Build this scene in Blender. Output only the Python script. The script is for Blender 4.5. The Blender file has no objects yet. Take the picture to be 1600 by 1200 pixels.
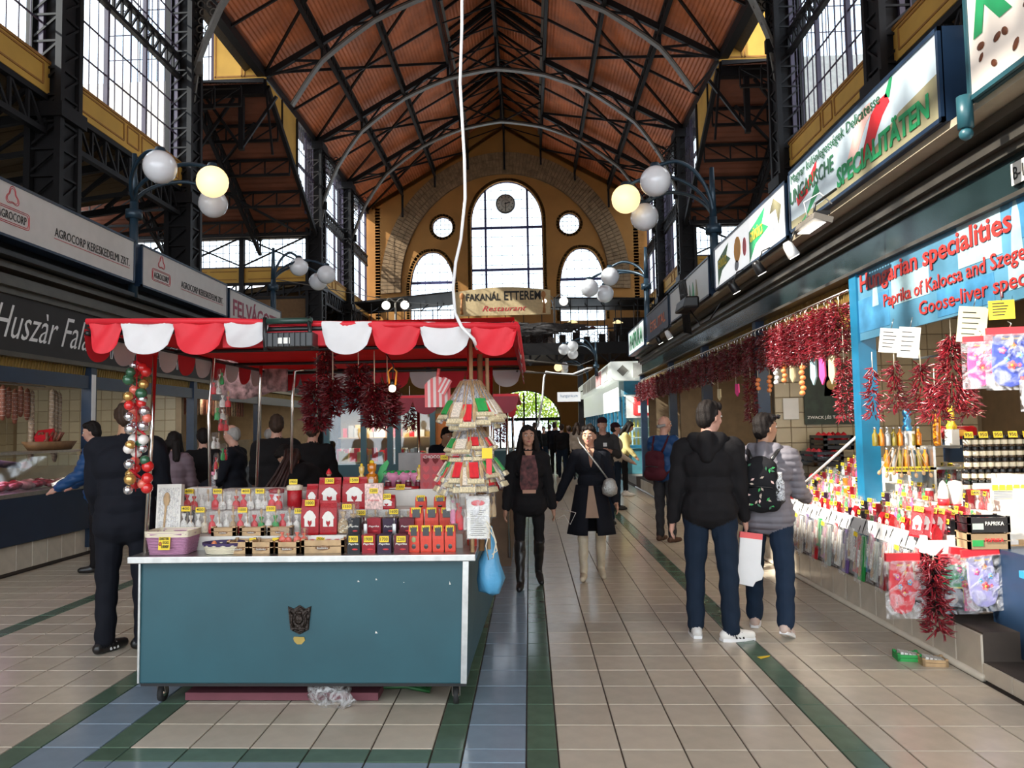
import bpy, bmesh, math, random
import numpy as np
from mathutils import Vector, Matrix, Quaternion, noise as mnoise
random.seed(7)
PI = math.pi
S = bpy.context.scene
COL = S.collection
# ------------------------------------------------------------------ camera
FL, PX, PY, EYE = 1195.0, 768.0, 600.0, 1.65
def cam_axes(yaw, pitch, roll):
    cy, sy, cp, sp, cr, sr = math.cos(yaw), math.sin(yaw), math.cos(pitch), math.sin(pitch), math.cos(roll), math.sin(roll)
    f = Vector((-sy*cp, cy*cp, sp)); r = Vector((cy, sy, 0)); u = r.cross(f)
    return r*cr+u*sr, u*cr-r*sr, -f
YAW, PITCH, ROLL = 0.048321865926298994, 0.05845644352804819, -0.016
AX, AY, AZ = cam_axes(YAW, PITCH, ROLL)
cd = bpy.data.cameras.new('camera'); cam = bpy.data.objects.new('camera', cd); COL.objects.link(cam)
cam.matrix_world = Matrix(((AX.x, AY.x, AZ.x, 0), (AX.y, AY.y, AZ.y, 0), (AX.z, AY.z, AZ.z, EYE), (0, 0, 0, 1)))
cd.sensor_fit = 'HORIZONTAL'; cd.sensor_width = 36.0; cd.lens = FL/1600*36
cd.shift_x = (800-PX)/1600; cd.clip_start = .05; cd.clip_end = 400
S.camera = cam
def at(px, py, X=None, Y=None, Z=None):
    d = AX*((px-PX)/FL)+AY*((PY-py)/FL)-AZ
    t = X/d.x if X is not None else (Y/d.y if Y is not None else (Z-EYE)/d.z)
    return Vector((0, 0, EYE))+d*t
# ------------------------------------------------------------------ world, sun, exposure
w = bpy.data.worlds.new('sky'); S.world = w; w.use_nodes = True
nt = w.node_tree; nt.nodes.clear()
wo = nt.nodes.new('ShaderNodeOutputWorld'); bg = nt.nodes.new('ShaderNodeBackground')
bg.inputs[0].default_value = (0.86, 0.93, 1.0, 1); bg.inputs[1].default_value = 3.0
nt.links.new(bg.outputs[0], wo.inputs[0])
sd = bpy.data.lights.new('sun', 'SUN'); sd.energy = 11.0; sd.angle = 0.012; sd.color = (1.0, .93, .82)
sun = bpy.data.objects.new('sun', sd); COL.objects.link(sun)
sun.rotation_euler = Vector((1, .30, -.72)).to_track_quat('-Z', 'Y').to_euler()
sun.location = (-30, -10, 30)
S.view_settings.view_transform = 'Standard'; S.view_settings.look = 'None'
S.view_settings.exposure = 0.32; S.view_settings.gamma = 1.0; S.view_settings.use_curve_mapping = False
try:
    S.cycles.transparent_max_bounces = 16
    S.cycles.max_bounces = 7
    S.cycles.sample_clamp_indirect = 6.0
    S.cycles.caustics_reflective = False; S.cycles.caustics_refractive = False
except Exception: pass
def area(name, loc, size, energy, color=(1, .85, .65), rot=(0, 0, 0), sy=None):
    l = bpy.data.lights.new(name, 'AREA'); l.energy = energy; l.color = color; l.size = size
    if sy: l.shape = 'RECTANGLE'; l.size_y = sy
    o = bpy.data.objects.new(name, l); COL.objects.link(o); o.location = loc; o.rotation_euler = rot
    return o
# lamps the stalls have under their roofs, above the goods
for y in (5.0, 7.6, 10.5, 14.0, 17.5): area('stall_lamp', (4.1, y, 3.15), 1.2, 34, sy=.3)
for y, e_ in ((8.6, 9), (12.0, 9), (15.5, 30), (20, 16)): area('stall_lamp', (-7.2, y, 2.55), 1.4, e_, sy=.3)
area('stall_lamp', (4.4, 27.8, 3.0), 1.5, 90, (.95, 1, .95))
area('display_lamp', (-6.6, 8.6, 1.38), .3, 9, (1, .55, .8), sy=1.6)
for y in (24, 32, 40): area('stall_lamp', (-3.5, y, 3.0), 1.5, 50)
# ------------------------------------------------------------------ materials
MATS = {}
def M(name, color=(.5, .5, .5), rough=.5, metal=0., var=.12, scale=6., bump=0., bscale=40., emit=None, estr=1., alpha=1., trans=0., coat=0., rand=0., spec=.5):
    if name in MATS: return MATS[name]
    m = bpy.data.materials.new(name); m.use_nodes = True; n = m.node_tree.nodes; L = m.node_tree.links
    b = n['Principled BSDF']; MATS[name] = m
    b.inputs['Roughness'].default_value = rough; b.inputs['Metallic'].default_value = metal
    b.inputs['Specular IOR Level'].default_value = spec
    b.inputs['Coat Weight'].default_value = coat; b.inputs['Coat Roughness'].default_value = .08
    b.inputs['Transmission Weight'].default_value = trans
    m.diffuse_color = (*color, 1)
    tc = n.new('ShaderNodeTexCoord')
    if var > 0:
        t = n.new('ShaderNodeTexNoise'); t.inputs['Scale'].default_value = scale; t.inputs['Detail'].default_value = 4
        L.new(tc.outputs['Object'], t.inputs['Vector'])
        mr = n.new('ShaderNodeMapRange'); mr.inputs[1].default_value = .3; mr.inputs[2].default_value = .7
        mr.inputs[3].default_value = 1-var; mr.inputs[4].default_value = 1+var
        L.new(t.outputs[0], mr.inputs[0])
        vm = n.new('ShaderNodeVectorMath'); vm.operation = 'SCALE'; vm.inputs[0].default_value = color
        last = mr.outputs[0]
        if rand > 0:
            oi = n.new('ShaderNodeObjectInfo'); m2 = n.new('ShaderNodeMapRange')
            m2.inputs[3].default_value = 1-rand; m2.inputs[4].default_value = 1+rand
            L.new(oi.outputs['Random'], m2.inputs[0])
            mm = n.new('ShaderNodeMath'); mm.operation = 'MULTIPLY'; L.new(last, mm.inputs[0]); L.new(m2.outputs[0], mm.inputs[1]); last = mm.outputs[0]
        L.new(last, vm.inputs['Scale']); L.new(vm.outputs[0], b.inputs['Base Color'])
    else:
        b.inputs['Base Color'].default_value = (*color, 1)
    if bump > 0:
        t2 = n.new('ShaderNodeTexNoise'); t2.inputs['Scale'].default_value = bscale; t2.inputs['Detail'].default_value = 3
        L.new(tc.outputs['Object'], t2.inputs['Vector'])
        bp = n.new('ShaderNodeBump'); bp.inputs['Strength'].default_value = bump; bp.inputs['Distance'].default_value = .01
        L.new(t2.outputs[0], bp.inputs['Height']); L.new(bp.outputs[0], b.inputs['Normal'])
    if emit:
        b.inputs['Emission Color'].default_value = (*emit, 1); b.inputs['Emission Strength'].default_value = estr
    if alpha < 1:
        out = [x for x in n if x.type == 'OUTPUT_MATERIAL'][0]
        tr = n.new('ShaderNodeBsdfTransparent'); mx = n.new('ShaderNodeMixShader'); mx.inputs[0].default_value = alpha
        L.new(tr.outputs[0], mx.inputs[1]); L.new(b.outputs[0], mx.inputs[2]); L.new(mx.outputs[0], out.inputs[0])
    return m
def film(name, color=(.9, .9, .92), alpha=.3, bscale=30):
    """clear cellophane: mostly see-through, crumpled and shiny"""
    if name in MATS: return MATS[name]
    m = bpy.data.materials.new(name); m.use_nodes = True; n = m.node_tree.nodes; L = m.node_tree.links; MATS[name] = m
    b = n['Principled BSDF']; b.inputs['Base Color'].default_value = (*color, 1); b.inputs['Roughness'].default_value = .12
    b.inputs['Specular IOR Level'].default_value = 1.0
    tc = n.new('ShaderNodeTexCoord'); t = n.new('ShaderNodeTexNoise'); t.inputs['Scale'].default_value = bscale
    t.inputs['Distortion'].default_value = 1.5
    L.new(tc.outputs['Object'], t.inputs['Vector'])
    bp = n.new('ShaderNodeBump'); bp.inputs['Strength'].default_value = 1; bp.inputs['Distance'].default_value = .02
    L.new(t.outputs[0], bp.inputs['Height']); L.new(bp.outputs[0], b.inputs['Normal'])
    mr = n.new('ShaderNodeMapRange'); mr.inputs[1].default_value = .4; mr.inputs[2].default_value = .68
    mr.inputs[3].default_value = alpha*.12; mr.inputs[4].default_value = min(1, alpha*1.9); L.new(t.outputs[0], mr.inputs[0])
    tr = n.new('ShaderNodeBsdfTransparent'); mx = n.new('ShaderNodeMixShader'); L.new(mr.outputs[0], mx.inputs[0])
    out = [x for x in n if x.type == 'OUTPUT_MATERIAL'][0]
    L.new(tr.outputs[0], mx.inputs[1]); L.new(b.outputs[0], mx.inputs[2]); L.new(mx.outputs[0], out.inputs[0])
    return m
def glass(name, color=(.93, .97, 1), refl=.07):
    if name in MATS: return MATS[name]
    m = bpy.data.materials.new(name); m.use_nodes = True; n = m.node_tree.nodes; L = m.node_tree.links; MATS[name] = m
    n.remove(n['Principled BSDF']); out = [x for x in n if x.type == 'OUTPUT_MATERIAL'][0]
    tr = n.new('ShaderNodeBsdfTransparent'); tr.inputs[0].default_value = (*color, 1)
    g = n.new('ShaderNodeBsdfGlossy'); g.inputs['Roughness'].default_value = .03
    mx = n.new('ShaderNodeMixShader'); mx.inputs[0].default_value = refl
    L.new(tr.outputs[0], mx.inputs[1]); L.new(g.outputs[0], mx.inputs[2]); L.new(mx.outputs[0], out.inputs[0])
    return m
# palette
IRON = M('dark_iron', (.013, .012, .013), .55, .2, spec=.3)
IRONW = M('worn_grey_iron', (.155, .14, .12), .5, .1)
IRONB = M('blue_grey_iron', (.02, .045, .07), .35, .2)
IRONM = M('purple_window_iron', (.06, .045, .08), .5)
YEL = M('ochre_plaster', (.40, .18, .042), .85, scale=.5, var=.14, bump=.15)
YELL = M('ochre_panel', (.60, .34, .06), .7, scale=.8)
YELD = M('ochre_trim', (.33, .15, .03), .7)
BRICK = M('tan_brick', (.30, .19, .10), .9, scale=3, var=.3, rand=.25)
BRICKJ = M('brick_mortar', (.20, .12, .06), .9)
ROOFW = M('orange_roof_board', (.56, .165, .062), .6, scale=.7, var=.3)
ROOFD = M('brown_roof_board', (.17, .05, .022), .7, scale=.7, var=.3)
PLANK = M('ochre_brown_ceiling', (.17, .11, .05), .8, scale=.7)
GLASS = glass('clear_window_glass')
TILEC = M('cream_tile', (.58, .515, .415), .22, scale=9, var=.06, rand=.07)
TILEG = M('green_tile', (.10, .165, .115), .2, scale=9, var=.1, rand=.1)
TILEB = M('blue_grey_tile', (.25, .33, .41), .16, scale=9, var=.06, rand=.08)
GROUT = M('dark_grout', (.06, .045, .035), .9)
BLUEP = M('petrol_blue_paint', (.020, .088, .112), .4, scale=3, var=.1)
BLUEL = M('bright_blue_paint', (.03, .26, .45), .35)
NAVY = M('dark_navy_paint', (.012, .03, .065), .35)
STEEL = M('brushed_steel', (.55, .55, .53), .28, .9, scale=20)
CHROME = M('chrome_tube', (.75, .72, .68), .15, 1.)
WHITE = M('white_plastic', (.80, .80, .80), .4, var=.03)
BLACK = M('black_plastic', (.012, .012, .013), .35)
RUBBER = M('black_rubber', (.02, .02, .02), .8)
RED = M('red_canvas', (.62, .012, .025), .6, var=.1, scale=3, bump=.1, bscale=12)
WHITEC = M('white_canvas', (.64, .62, .62), .7, var=.06, bump=.1, bscale=12)
PAPER = M('white_paper', (.78, .76, .70), .7, var=.04)
YCARD = M('yellow_price_card', (.86, .62, .03), .6, var=.05)
INK = M('black_ink', (.015, .015, .015), .6, var=0)
WOOD = M('pale_wood', (.50, .33, .17), .6, scale=12, var=.25)
WOODD = M('brown_wood', (.22, .11, .045), .6, scale=12, var=.25)
CARD = M('cardboard', (.36, .24, .13), .8)
# ------------------------------------------------------------------ mesh helpers
class MB:
    def __init__(s): s.v = []; s.f = []; s.m = []; s.s = []
    def add(s, vs, fs, mi=0, smooth=False):
        k = len(s.v); s.v.extend([tuple(p) for p in vs])
        for f in fs: s.f.append(tuple(i+k for i in f)); s.m.append(mi); s.s.append(smooth)
        return s
    def box(s, a, b, mi=0, R=None):
        x0, y0, z0 = [min(p, q) for p, q in zip(a, b)]; x1, y1, z1 = [max(p, q) for p, q in zip(a, b)]
        vs = [Vector(p) for p in ((x0, y0, z0), (x1, y0, z0), (x1, y1, z0), (x0, y1, z0), (x0, y0, z1), (x1, y0, z1), (x1, y1, z1), (x0, y1, z1))]
        if R is not None: vs = [R @ p for p in vs]
        return s.add(vs, [(0, 3, 2, 1), (4, 5, 6, 7), (0, 1, 5, 4), (1, 2, 6, 5), (2, 3, 7, 6), (3, 0, 4, 7)], mi)
    def hexa(s, b4, t4, mi=0): return s.add(list(b4)+list(t4), [(3, 2, 1, 0), (4, 5, 6, 7), (0, 1, 5, 4), (1, 2, 6, 5), (2, 3, 7, 6), (3, 0, 4, 7)], mi)
    def beam(s, p, q, w_, h, mi=0, up=(0, 0, 1)):
        p = Vector(p); q = Vector(q); d = (q-p).normalized(); u = Vector(up)
        if abs(d.dot(u)) > .97: u = Vector((0, 1, 0)) if abs(d.y) < .9 else Vector((1, 0, 0))
        r = d.cross(u).normalized()*(w_/2); u = r.cross(d).normalized()*(h/2)
        return s.add([p-r-u, p+r-u, p+r+u, p-r+u, q-r-u, q+r-u, q+r+u, q-r+u], [(0, 3, 2, 1), (4, 5, 6, 7), (0, 1, 5, 4), (1, 2, 6, 5), (2, 3, 7, 6), (3, 0, 4, 7)], mi)
    def tube(s, pts, r, n=6, mi=0, cap=True, smooth=True):
        pts = [Vector(p) for p in pts]; rs = r if isinstance(r, (list, tuple)) else [r]*len(pts)
        vs = []; fs = []; ref = None
        for i, p in enumerate(pts):
            d = (pts[min(i+1, len(pts)-1)]-pts[max(i-1, 0)]).normalized()
            if ref is None: ref = Vector((0, 0, 1)) if abs(d.z) < .9 else Vector((1, 0, 0))
            a = d.cross(ref)
            if a.length < 1e-4: a = d.orthogonal()
            a.normalize(); b = a.cross(d); ref = b
            for k in range(n):
                t = 2*PI*k/n; vs.append(p+(a*math.cos(t)+b*math.sin(t))*rs[i])
        for i in range(len(pts)-1):
            for k in range(n): fs.append((i*n+k, i*n+(k+1) % n, (i+1)*n+(k+1) % n, (i+1)*n+k))
        if cap: fs.append(tuple(range(n-1, -1, -1))); fs.append(tuple((len(pts)-1)*n+k for k in range(n)))
        return s.add(vs, fs, mi, smooth)
    def cyl(s, p, q, r, r2=None, n=12, mi=0, smooth=True): return s.tube([p, q], [r, r if r2 is None else r2], n, mi, True, smooth)
    def lathe(s, prof, c=(0, 0, 0), n=14, mi=0, smooth=True, sx=1, sy=1):
        c = Vector(c); vs = []; fs = []
        for r, z in prof:
            for k in range(n): t = 2*PI*k/n; vs.append(c+Vector((r*sx*math.cos(t), r*sy*math.sin(t), z)))
        for i in range(len(prof)-1):
            for k in range(n): fs.append((i*n+k, i*n+(k+1) % n, (i+1)*n+(k+1) % n, (i+1)*n+k))
        fs.append(tuple(range(n-1, -1, -1))); fs.append(tuple((len(prof)-1)*n+k for k in range(n)))
        return s.add(vs, fs, mi, smooth)
    def ball(s, c, r, n=14, m=8, mi=0, sc=(1, 1, 1)):
        c = Vector(c); vs = [c+Vector((0, 0, -r*sc[2]))]; fs = []
        for i in range(1, m):
            a = -PI/2+PI*i/m
            for k in range(n): t = 2*PI*k/n; vs.append(c+Vector((math.cos(a)*math.cos(t)*sc[0], math.cos(a)*math.sin(t)*sc[1], math.sin(a)*sc[2]))*r)
        vs.append(c+Vector((0, 0, r*sc[2]))); e = len(vs)-1
        for k in range(n):
            fs.append((0, 1+(k+1) % n, 1+k)); fs.append((e, e-n+k, e-n+(k+1) % n))
            for i in range(m-2): a = 1+i*n; fs.append((a+k, a+(k+1) % n, a+n+(k+1) % n, a+n+k))
        return s.add(vs, fs, mi, True)
    def prism(s, poly, d, O=(0, 0, 0), U=(1, 0, 0), V=(0, 0, 1), mi=0, N=None):
        """polygon in the U,V plane at O, extruded by d along N"""
        O = Vector(O); U = Vector(U); V = Vector(V); N = Vector(N) if N else U.cross(V)
        a = [O+U*p[0]+V*p[1] for p in poly]; b = [p+N*d for p in a]; n = len(poly)
        return s.add(a+b, [tuple(range(n-1, -1, -1)), tuple(range(n, 2*n))]+[(i, (i+1) % n, n+(i+1) % n, n+i) for i in range(n)], mi)
    def strip(s, A, B, mi=0, smooth=False):
        """wall of quads between two point rows"""
        n = len(A); return s.add(list(A)+list(B), [(i, i+1, n+i+1, n+i) for i in range(n-1)], mi, smooth)
    def arr(s, V, F, mi=0, smooth=True):
        k = len(s.v); s.v.extend(map(tuple, V.tolist()))
        for f in F.tolist(): s.f.append(tuple(i+k for i in f)); s.m.append(mi); s.s.append(smooth)
    def mesh(s, name, mats):
        me = bpy.data.meshes.new(name); me.from_pydata(s.v, [], s.f)
        for m in (mats if isinstance(mats, (list, tuple)) else [mats]): me.materials.append(m)
        me.polygons.foreach_set('material_index', s.m); me.polygons.foreach_set('use_smooth', s.s); me.update()
        return me
    def build(s, name, mats, parent=None, loc=None, rot=None, kind=None, bevel=0):
        return link(name, s.mesh(name, mats), parent, loc, rot, kind, bevel)
def link(name, me, parent=None, loc=None, rot=None, kind=None, bevel=0):
    o = bpy.data.objects.new(name, me); COL.objects.link(o)
    if parent: o.parent = parent
    if loc is not None: o.location = loc
    if rot is not None: o.rotation_euler = rot
    if kind: o['kind'] = kind
    if bevel: b = o.modifiers.new('bevel', 'BEVEL'); b.width = bevel; b.segments = 2; b.limit_method = 'ANGLE'
    return o
def tag(o, label, cat, group=None):
    o['label'] = label; o['category'] = cat
    if group: o['group'] = group
    return o
def thing(name, label, cat, loc=(0, 0, 0), rot=0, group=None):
    o = bpy.data.objects.new(name, None); COL.objects.link(o); o.empty_display_size = .1
    o.location = loc; o.rotation_euler = rot if isinstance(rot, (tuple, list)) else (0, 0, rot)
    return tag(o, label, cat, group)
def struct(o): o['kind'] = 'structure'; return o
def copy_tree(o, parent=None):
    c = o.copy(); COL.objects.link(c)
    if parent: c.parent = parent
    for ch in KIDS.get(o.name) or list(o.children): copy_tree(ch, c)
    return c
KIDS = {}
def Rz(a): return Matrix.Rotation(a, 4, 'Z')
def Rx(a): return Matrix.Rotation(a, 4, 'X')
def Ry(a): return Matrix.Rotation(a, 4, 'Y')
def T(*p): return Matrix.Translation(Vector(p))
ORD = ['first', 'second', 'third', 'fourth', 'fifth', 'sixth', 'seventh', 'eighth', 'ninth', 'tenth', 'eleventh', 'twelfth', 'thirteenth', 'fourteenth', 'fifteenth', 'sixteenth', 'seventeenth', 'eighteenth', 'nineteenth', 'twentieth',
       ]
for d_ in ('twenty', 'thirty', 'forty'): ORD += [d_+'-'+q_ for q_ in ORD[:9]]+[{'twenty': 'thirtieth', 'thirty': 'fortieth', 'forty': 'fiftieth'}[d_]]
TXT = {}
def text_mesh(s, w_, h, depth=.002, bold=0., shear=0., mat=None, font_space=1.):
    """flat lettering, fitted to w_ x h, centred, in the local X-Z plane facing -Y"""
    key = (s, round(w_, 4), round(h, 4), mat.name, bold, shear)
    if key in TXT: return TXT[key]
    c = bpy.data.curves.new('lettering', 'FONT'); c.body = s; c.size = 1; c.resolution_u = 2
    c.align_x = 'CENTER'; c.align_y = 'CENTER'; c.offset = bold; c.shear = shear; c.space_character = font_space; c.extrude = .01
    o = bpy.data.objects.new('lettering', c); COL.objects.link(o)
    me = bpy.data.meshes.new_from_object(o)
    COL.objects.unlink(o); bpy.data.objects.remove(o)
    n = len(me.vertices); co = np.empty(n*3); me.vertices.foreach_get('co', co); co = co.reshape(-1, 3)
    lo, hi = co.min(0), co.max(0); cc = (lo+hi)/2; sz = np.maximum(hi-lo, 1e-6)
    out = np.empty_like(co); out[:, 0] = (co[:, 0]-cc[0])*w_/sz[0]; out[:, 2] = (co[:, 1]-cc[1])*h/sz[1]; out[:, 1] = -(co[:, 2]-lo[2])/sz[2]*depth
    me.vertices.foreach_set('co', out.ravel()); me.materials.clear(); me.materials.append(mat); me.update()
    TXT[key] = me; return me
def text(s, w_, h, mat, loc, parent, rot=0, bold=0., shear=0., depth=.003, name='lettering', tilt=0.):
    return link(name, text_mesh(s, w_, h, depth, bold, shear, mat), parent, loc, (tilt, 0, rot))
# ================================================================== FLOOR
TW, Y00, RW = .322, 4.043, .3227
cols = []          # (x0, x1, kind)
x = -.369; cols.append((-.369, -.046, 'b')); cols.append((-.046, .116, 'g'))
for i in range(4): cols.append((.116+TW*i, .116+TW*(i+1), 'c'))
cols += [(1.404, 1.539, 'c'), (1.539, 1.70, 'g'), (1.70, 1.87, 'c')]+[(1.87+TW*i, 1.87+TW*(i+1), 'c') for i in range(3)]
cols += [(-.53, -.369, 'g')]+[(-.53-TW*(i+1), -.53-TW*i, 'c') for i in range(5)]+[(-2.30, -2.14, 'g'), (-2.622, -2.30, 'b'), (-2.78, -2.622, 'g')]
cols += [(-2.78-TW*(i+1), -2.78-TW*i, 'c') for i in range(5)]+[(-4.55, -4.39, 'g')]+[(-4.55-TW*(i+1), -4.55-TW*i, 'c') for i in range(5)]
TM = {'c': TILEC, 'g': TILEG, 'b': TILEB}
tcache = {}
def tile_pts(wx, wy, g=.004, ch=.003):
    a, b = wx/2-g, wy/2-g; c, d = a-ch, b-ch
    return ([(-a, -b, -.012), (a, -b, -.012), (a, b, -.012), (-a, b, -.012), (-a, -b, -ch), (a, -b, -ch), (a, b, -ch), (-a, b, -ch), (-c, -d, 0), (c, -d, 0), (c, d, 0), (-c, d, 0)],
            [(0, 1, 5, 4), (1, 2, 6, 5), (2, 3, 7, 6), (3, 0, 4, 7), (4, 5, 9, 8), (5, 6, 10, 9), (6, 7, 11, 10), (7, 4, 8, 11), (8, 9, 10, 11)])
floor = struct(MB().box((-6.3, -8, -.2), (3.0, 62, -.008)).build('floor', GROUT))
side = struct(MB().box((-26, -8, -.2), (-6.3, 62, -.009)).box((3.0, -8, -.2), (22, 62, -.009)).build('floor', M('grey_service_floor', (.25, .22, .19), .6), parent=None))
side.name = 'floor_2'
one, many = [], {k: MB() for k in 'cgb'}
def lay(x0, x1, y0, y1, k):
    cx, cy = (x0+x1)/2, (y0+y1)/2
    inview = 3.5 < cy < 7.0 and abs(cx-.0) < .70*cy+.2 and not (-2.2 < cx < -.45 and cy > 4.95) and cx > -4.7
    if inview: one.append((cy, cx, cy, x1-x0, y1-y0, k))
    else:
        v, f = tile_pts(x1-x0, y1-y0); many[k].add([(p[0]+cx, p[1]+cy, p[2]) for p in v], f)
k0 = -36
for r in range(k0, 180):
    y0 = Y00+RW*r
    for (x0, x1, k) in cols:
        if -2.622 < x0 < -.3 and -2.63 < x0 and x1 < -.04 and r <= 0 and r >= -1:
            # near end of the island: green strip then a row of blue tiles
            if r == -1 and x0 > -2.7:
                lay(x0, x1, y0+RW-.161, y0+RW, 'g' if (x0 > -2.31 and x1 < -.36) else k); lay(x0, x1, y0, y0+RW-.161, 'b'); continue
        if r < -1 and x0 > -2.7 and x1 < -.04: k = 'b' if r == -2 else ('g' if r == -3 else 'c')
        if k == 'g' and x0 > -.1: lay(x0, x1, y0, y0+RW, 'g')
        else: lay(x0, x1, y0, y0+RW, k)
one.sort(); extra = one[300:]; one = one[:300]
for _, cx, cy, wx, wy, k in one:
    key = (round(wx, 3), round(wy, 3), k)
    if key not in tcache:
        v, f = tile_pts(wx, wy); tcache[key] = MB().add(v, f).mesh('tile', TM[k])
    link('tile', tcache[key], floor, (cx, cy, 0))
for _, cx, cy, wx, wy, k in extra:
    v, f = tile_pts(wx, wy); many[k].add([(p[0]+cx, p[1]+cy, p[2]) for p in v], f)
for k in 'cgb': many[k].build('distant_tiles', TM[k], floor, kind='stuff')
# ================================================================== NAVE
XC, HW = -1.65, 11.4
XL, XR, YE = XC-HW, XC+HW, 62.0
COLY = [-11.8, -3.8, 4.2, 12.2, 20.2, 28.2, 37.2, 46.4, 54.2, 62.0]
ZS0, ZS1, ZT = 10.95, 11.85, 19.6      # ochre sill band, window top
def side_x(sgn): return XL if sgn < 0 else XR
def latt(mb, p, q, up, h, n, t=.05, mi=0):
    """lattice girder between p and q, depth h along up"""
    p = Vector(p); q = Vector(q); u = Vector(up)*h
    mb.beam(p, q, t*1.6, t*1.3, mi); mb.beam(p+u, q+u, t*1.6, t*1.3, mi)
    for i in range(n):
        a = p.lerp(q, i/n); b = p.lerp(q, (i+1)/n)
        mb.beam(a, a+u, t*.7, t*.7, mi); mb.beam(a, b+u, t*.6, t*.6, mi)
    mb.beam(q, q+u, t*.7, t*.7, mi)
wl = {}
wl[-1] = struct(MB().box((XL-.35, -5, ZT), (XL+.05, YE, ZT+.55)).build('wall_left', IRON))
wl[1] = struct(MB().box((XR-.05, -5, ZT), (XR+.35, YE, ZT+.55)).build('wall_right', IRON))
WN = [0]
def bay_window(sgn, y0, y1, panes):
    """tall clerestory window of one bay: frames, transoms, thin bars and panes"""
    WN[0] += 1; X = side_x(sgn)+sgn*.12
    W = struct(MB().box((X-.06, y0, ZS1-.06), (X+.06, y1, ZS1+.06)).build('window_%d' % WN[0], IRONM))
    ns = 3; fw = (y1-y0)/ns; fr = MB(); ba = MB()
    for i in range(ns+1): fr.box((X-.07, y0+fw*i-.06, ZS1), (X+.07, y0+fw*i+.06, ZT))
    fr.build('window_frame', IRONM, W)
    zt = 15.2
    g = MB(); latt(g, (X-sgn*.1, y0, zt), (X-sgn*.1, y1, zt), (0, 0, 1), .75, 14, .11); g.build('transom_girder', IRON, W)
    npn = 5; zr = [ZS1, 13.0, 14.1, 15.25, 16.4, 17.5, 18.6, ZT]
    for i in range(ns):
        for j in range(1, npn): y = y0+fw*i+fw*j/npn; ba.box((X-.015, y-.014, ZS1), (X+.015, y+.014, ZT))
    for z in zr[1:-1]: ba.box((X-.02, y0, z-.022), (X+.02, y1, z+.022))
    ba.build('glazing_bars', IRONM, W, kind='stuff')
    pw = fw/npn-.028
    for k in range(len(zr)-1):
        hh = zr[k+1]-zr[k]-.044; key = ('pane', round(pw, 3), round(hh, 3))
        if key not in tcache: tcache[key] = MB().box((-.004, -pw/2, -hh/2), (.004, pw/2, hh/2)).mesh('pane', GLASS)
        for i in range(ns):
            for j in range(npn):
                if panes: link('pane', tcache[key], W, (X, y0+fw*i+fw*(j+.5)/npn, (zr[k]+zr[k+1])/2))
    return W
def sill_band(sgn, y0, y1, par):
    X = side_x(sgn)
    b = MB().box((X-.12, y0, ZS0), (X+.12, y1, ZS1)).build('sill_panel', YELL, par)
    t = MB(); xi = X-sgn*.125
    def rect(a, c):
        for (p, q) in (((a, ZS0+.2), (c, ZS0+.2)), ((a, ZS1-.14), (c, ZS1-.14)), ((a, ZS0+.2), (a, ZS1-.14)), ((c, ZS0+.2), (c, ZS1-.14))):
            t.beam((xi, p[0], p[1]), (xi, q[0], q[1]), .05, .05)
    L = y1-y0; rect(y0+.3, y0+L*.42); rect(y0+L*.45, y0+L*.55); rect(y0+L*.58, y1-.3)
    t.box((X-.16, y0, ZS1-.06), (X+.16, y1, ZS1+.02)); t.build('panel_moulding', YELD, par)
    g = MB(); latt(g, (X, y0, ZS0-.08), (X, y1, ZS0-.08), (0, 0, -1), .95, 10, .12)
    for i in range(5):
        y = y0+(i+.5)*L/5; g.beam((X, y, ZS0-.1), (X+sgn*1.6, y, ZS0-1.4), .1, .12)
    g.build('sill_girder', IRON, par)
for sgn in (-1, 1):
    for i in range(len(COLY)-1):
        y0, y1 = COLY[i]+.4, COLY[i+1]-.4
        if i in (0, 5, 6): continue          # behind the back wall; transept opening
        sill_band(sgn, y0, y1, wl[sgn])
        if i == 2 or (sgn > 0 and i < 3):    # unseen blank ochre bays; the left one added to block the sun
            MB().box((side_x(sgn)-.12, y0, ZS1), (side_x(sgn)+.12, y1, ZT)).build('unseen_blank_panel', YELL, wl[sgn]); continue
        bay_window(sgn, y0, y1, i >= 4 or (sgn < 0 and i == 3))
# --- columns
def column(sgn, Y, label):
    X = side_x(sgn); t = thing('iron_column', label, 'column', (X, Y, 0), 0, 'iron columns of the nave')
    s = MB()
    for dx in (-.42, .42):
        for dy in (-.42, .42): s.box((dx-.09, dy-.09, 0), (dx+.09, dy+.09, ZT))
    s.box((-.40, -.30, 0), (.40, .30, ZT)); s.build('column_shaft', IRON, t)
    l = MB()
    for z in np.arange(.5, ZT-.7, .75):
        for (a, b) in (((-.42, -.45), (.42, -.45)), ((-.42, .45), (.42, .45)), ((-.45, -.42), (-.45, .42)), ((.45, -.42), (.45, .42))):
            l.beam((*a, z), (*b, z+.7), .05, .06); l.beam((*a, z+.7), (*b, z+.7), .05, .06)
    l.build('column_lattice', IRON, t)
    m = MB(); m.box((-.62, -.62, 0), (.62, .62, .7)); m.box((-.6, -.6, 10.3), (.6, .6, 10.7)); m.box((-.62, -.62, ZT-.5), (.62, .62, ZT))
    m.build('column_band', IRON, t)
    return t
nm = {20.2: 'in front of the transept', 28.2: 'at the near side of the transept opening', 46.4: 'at the far side of the transept opening', 54.2: 'nearest the end wall'}
for sgn in (-1, 1):
    sd_ = 'left' if sgn < 0 else 'right'
    for Y in COLY[3:9]:
        if Y == 37.2: continue
        column(sgn, Y, 'dark riveted iron lattice column on the %s, %s' % (sd_, nm.get(Y, 'nearest the viewpoint')))
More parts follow.
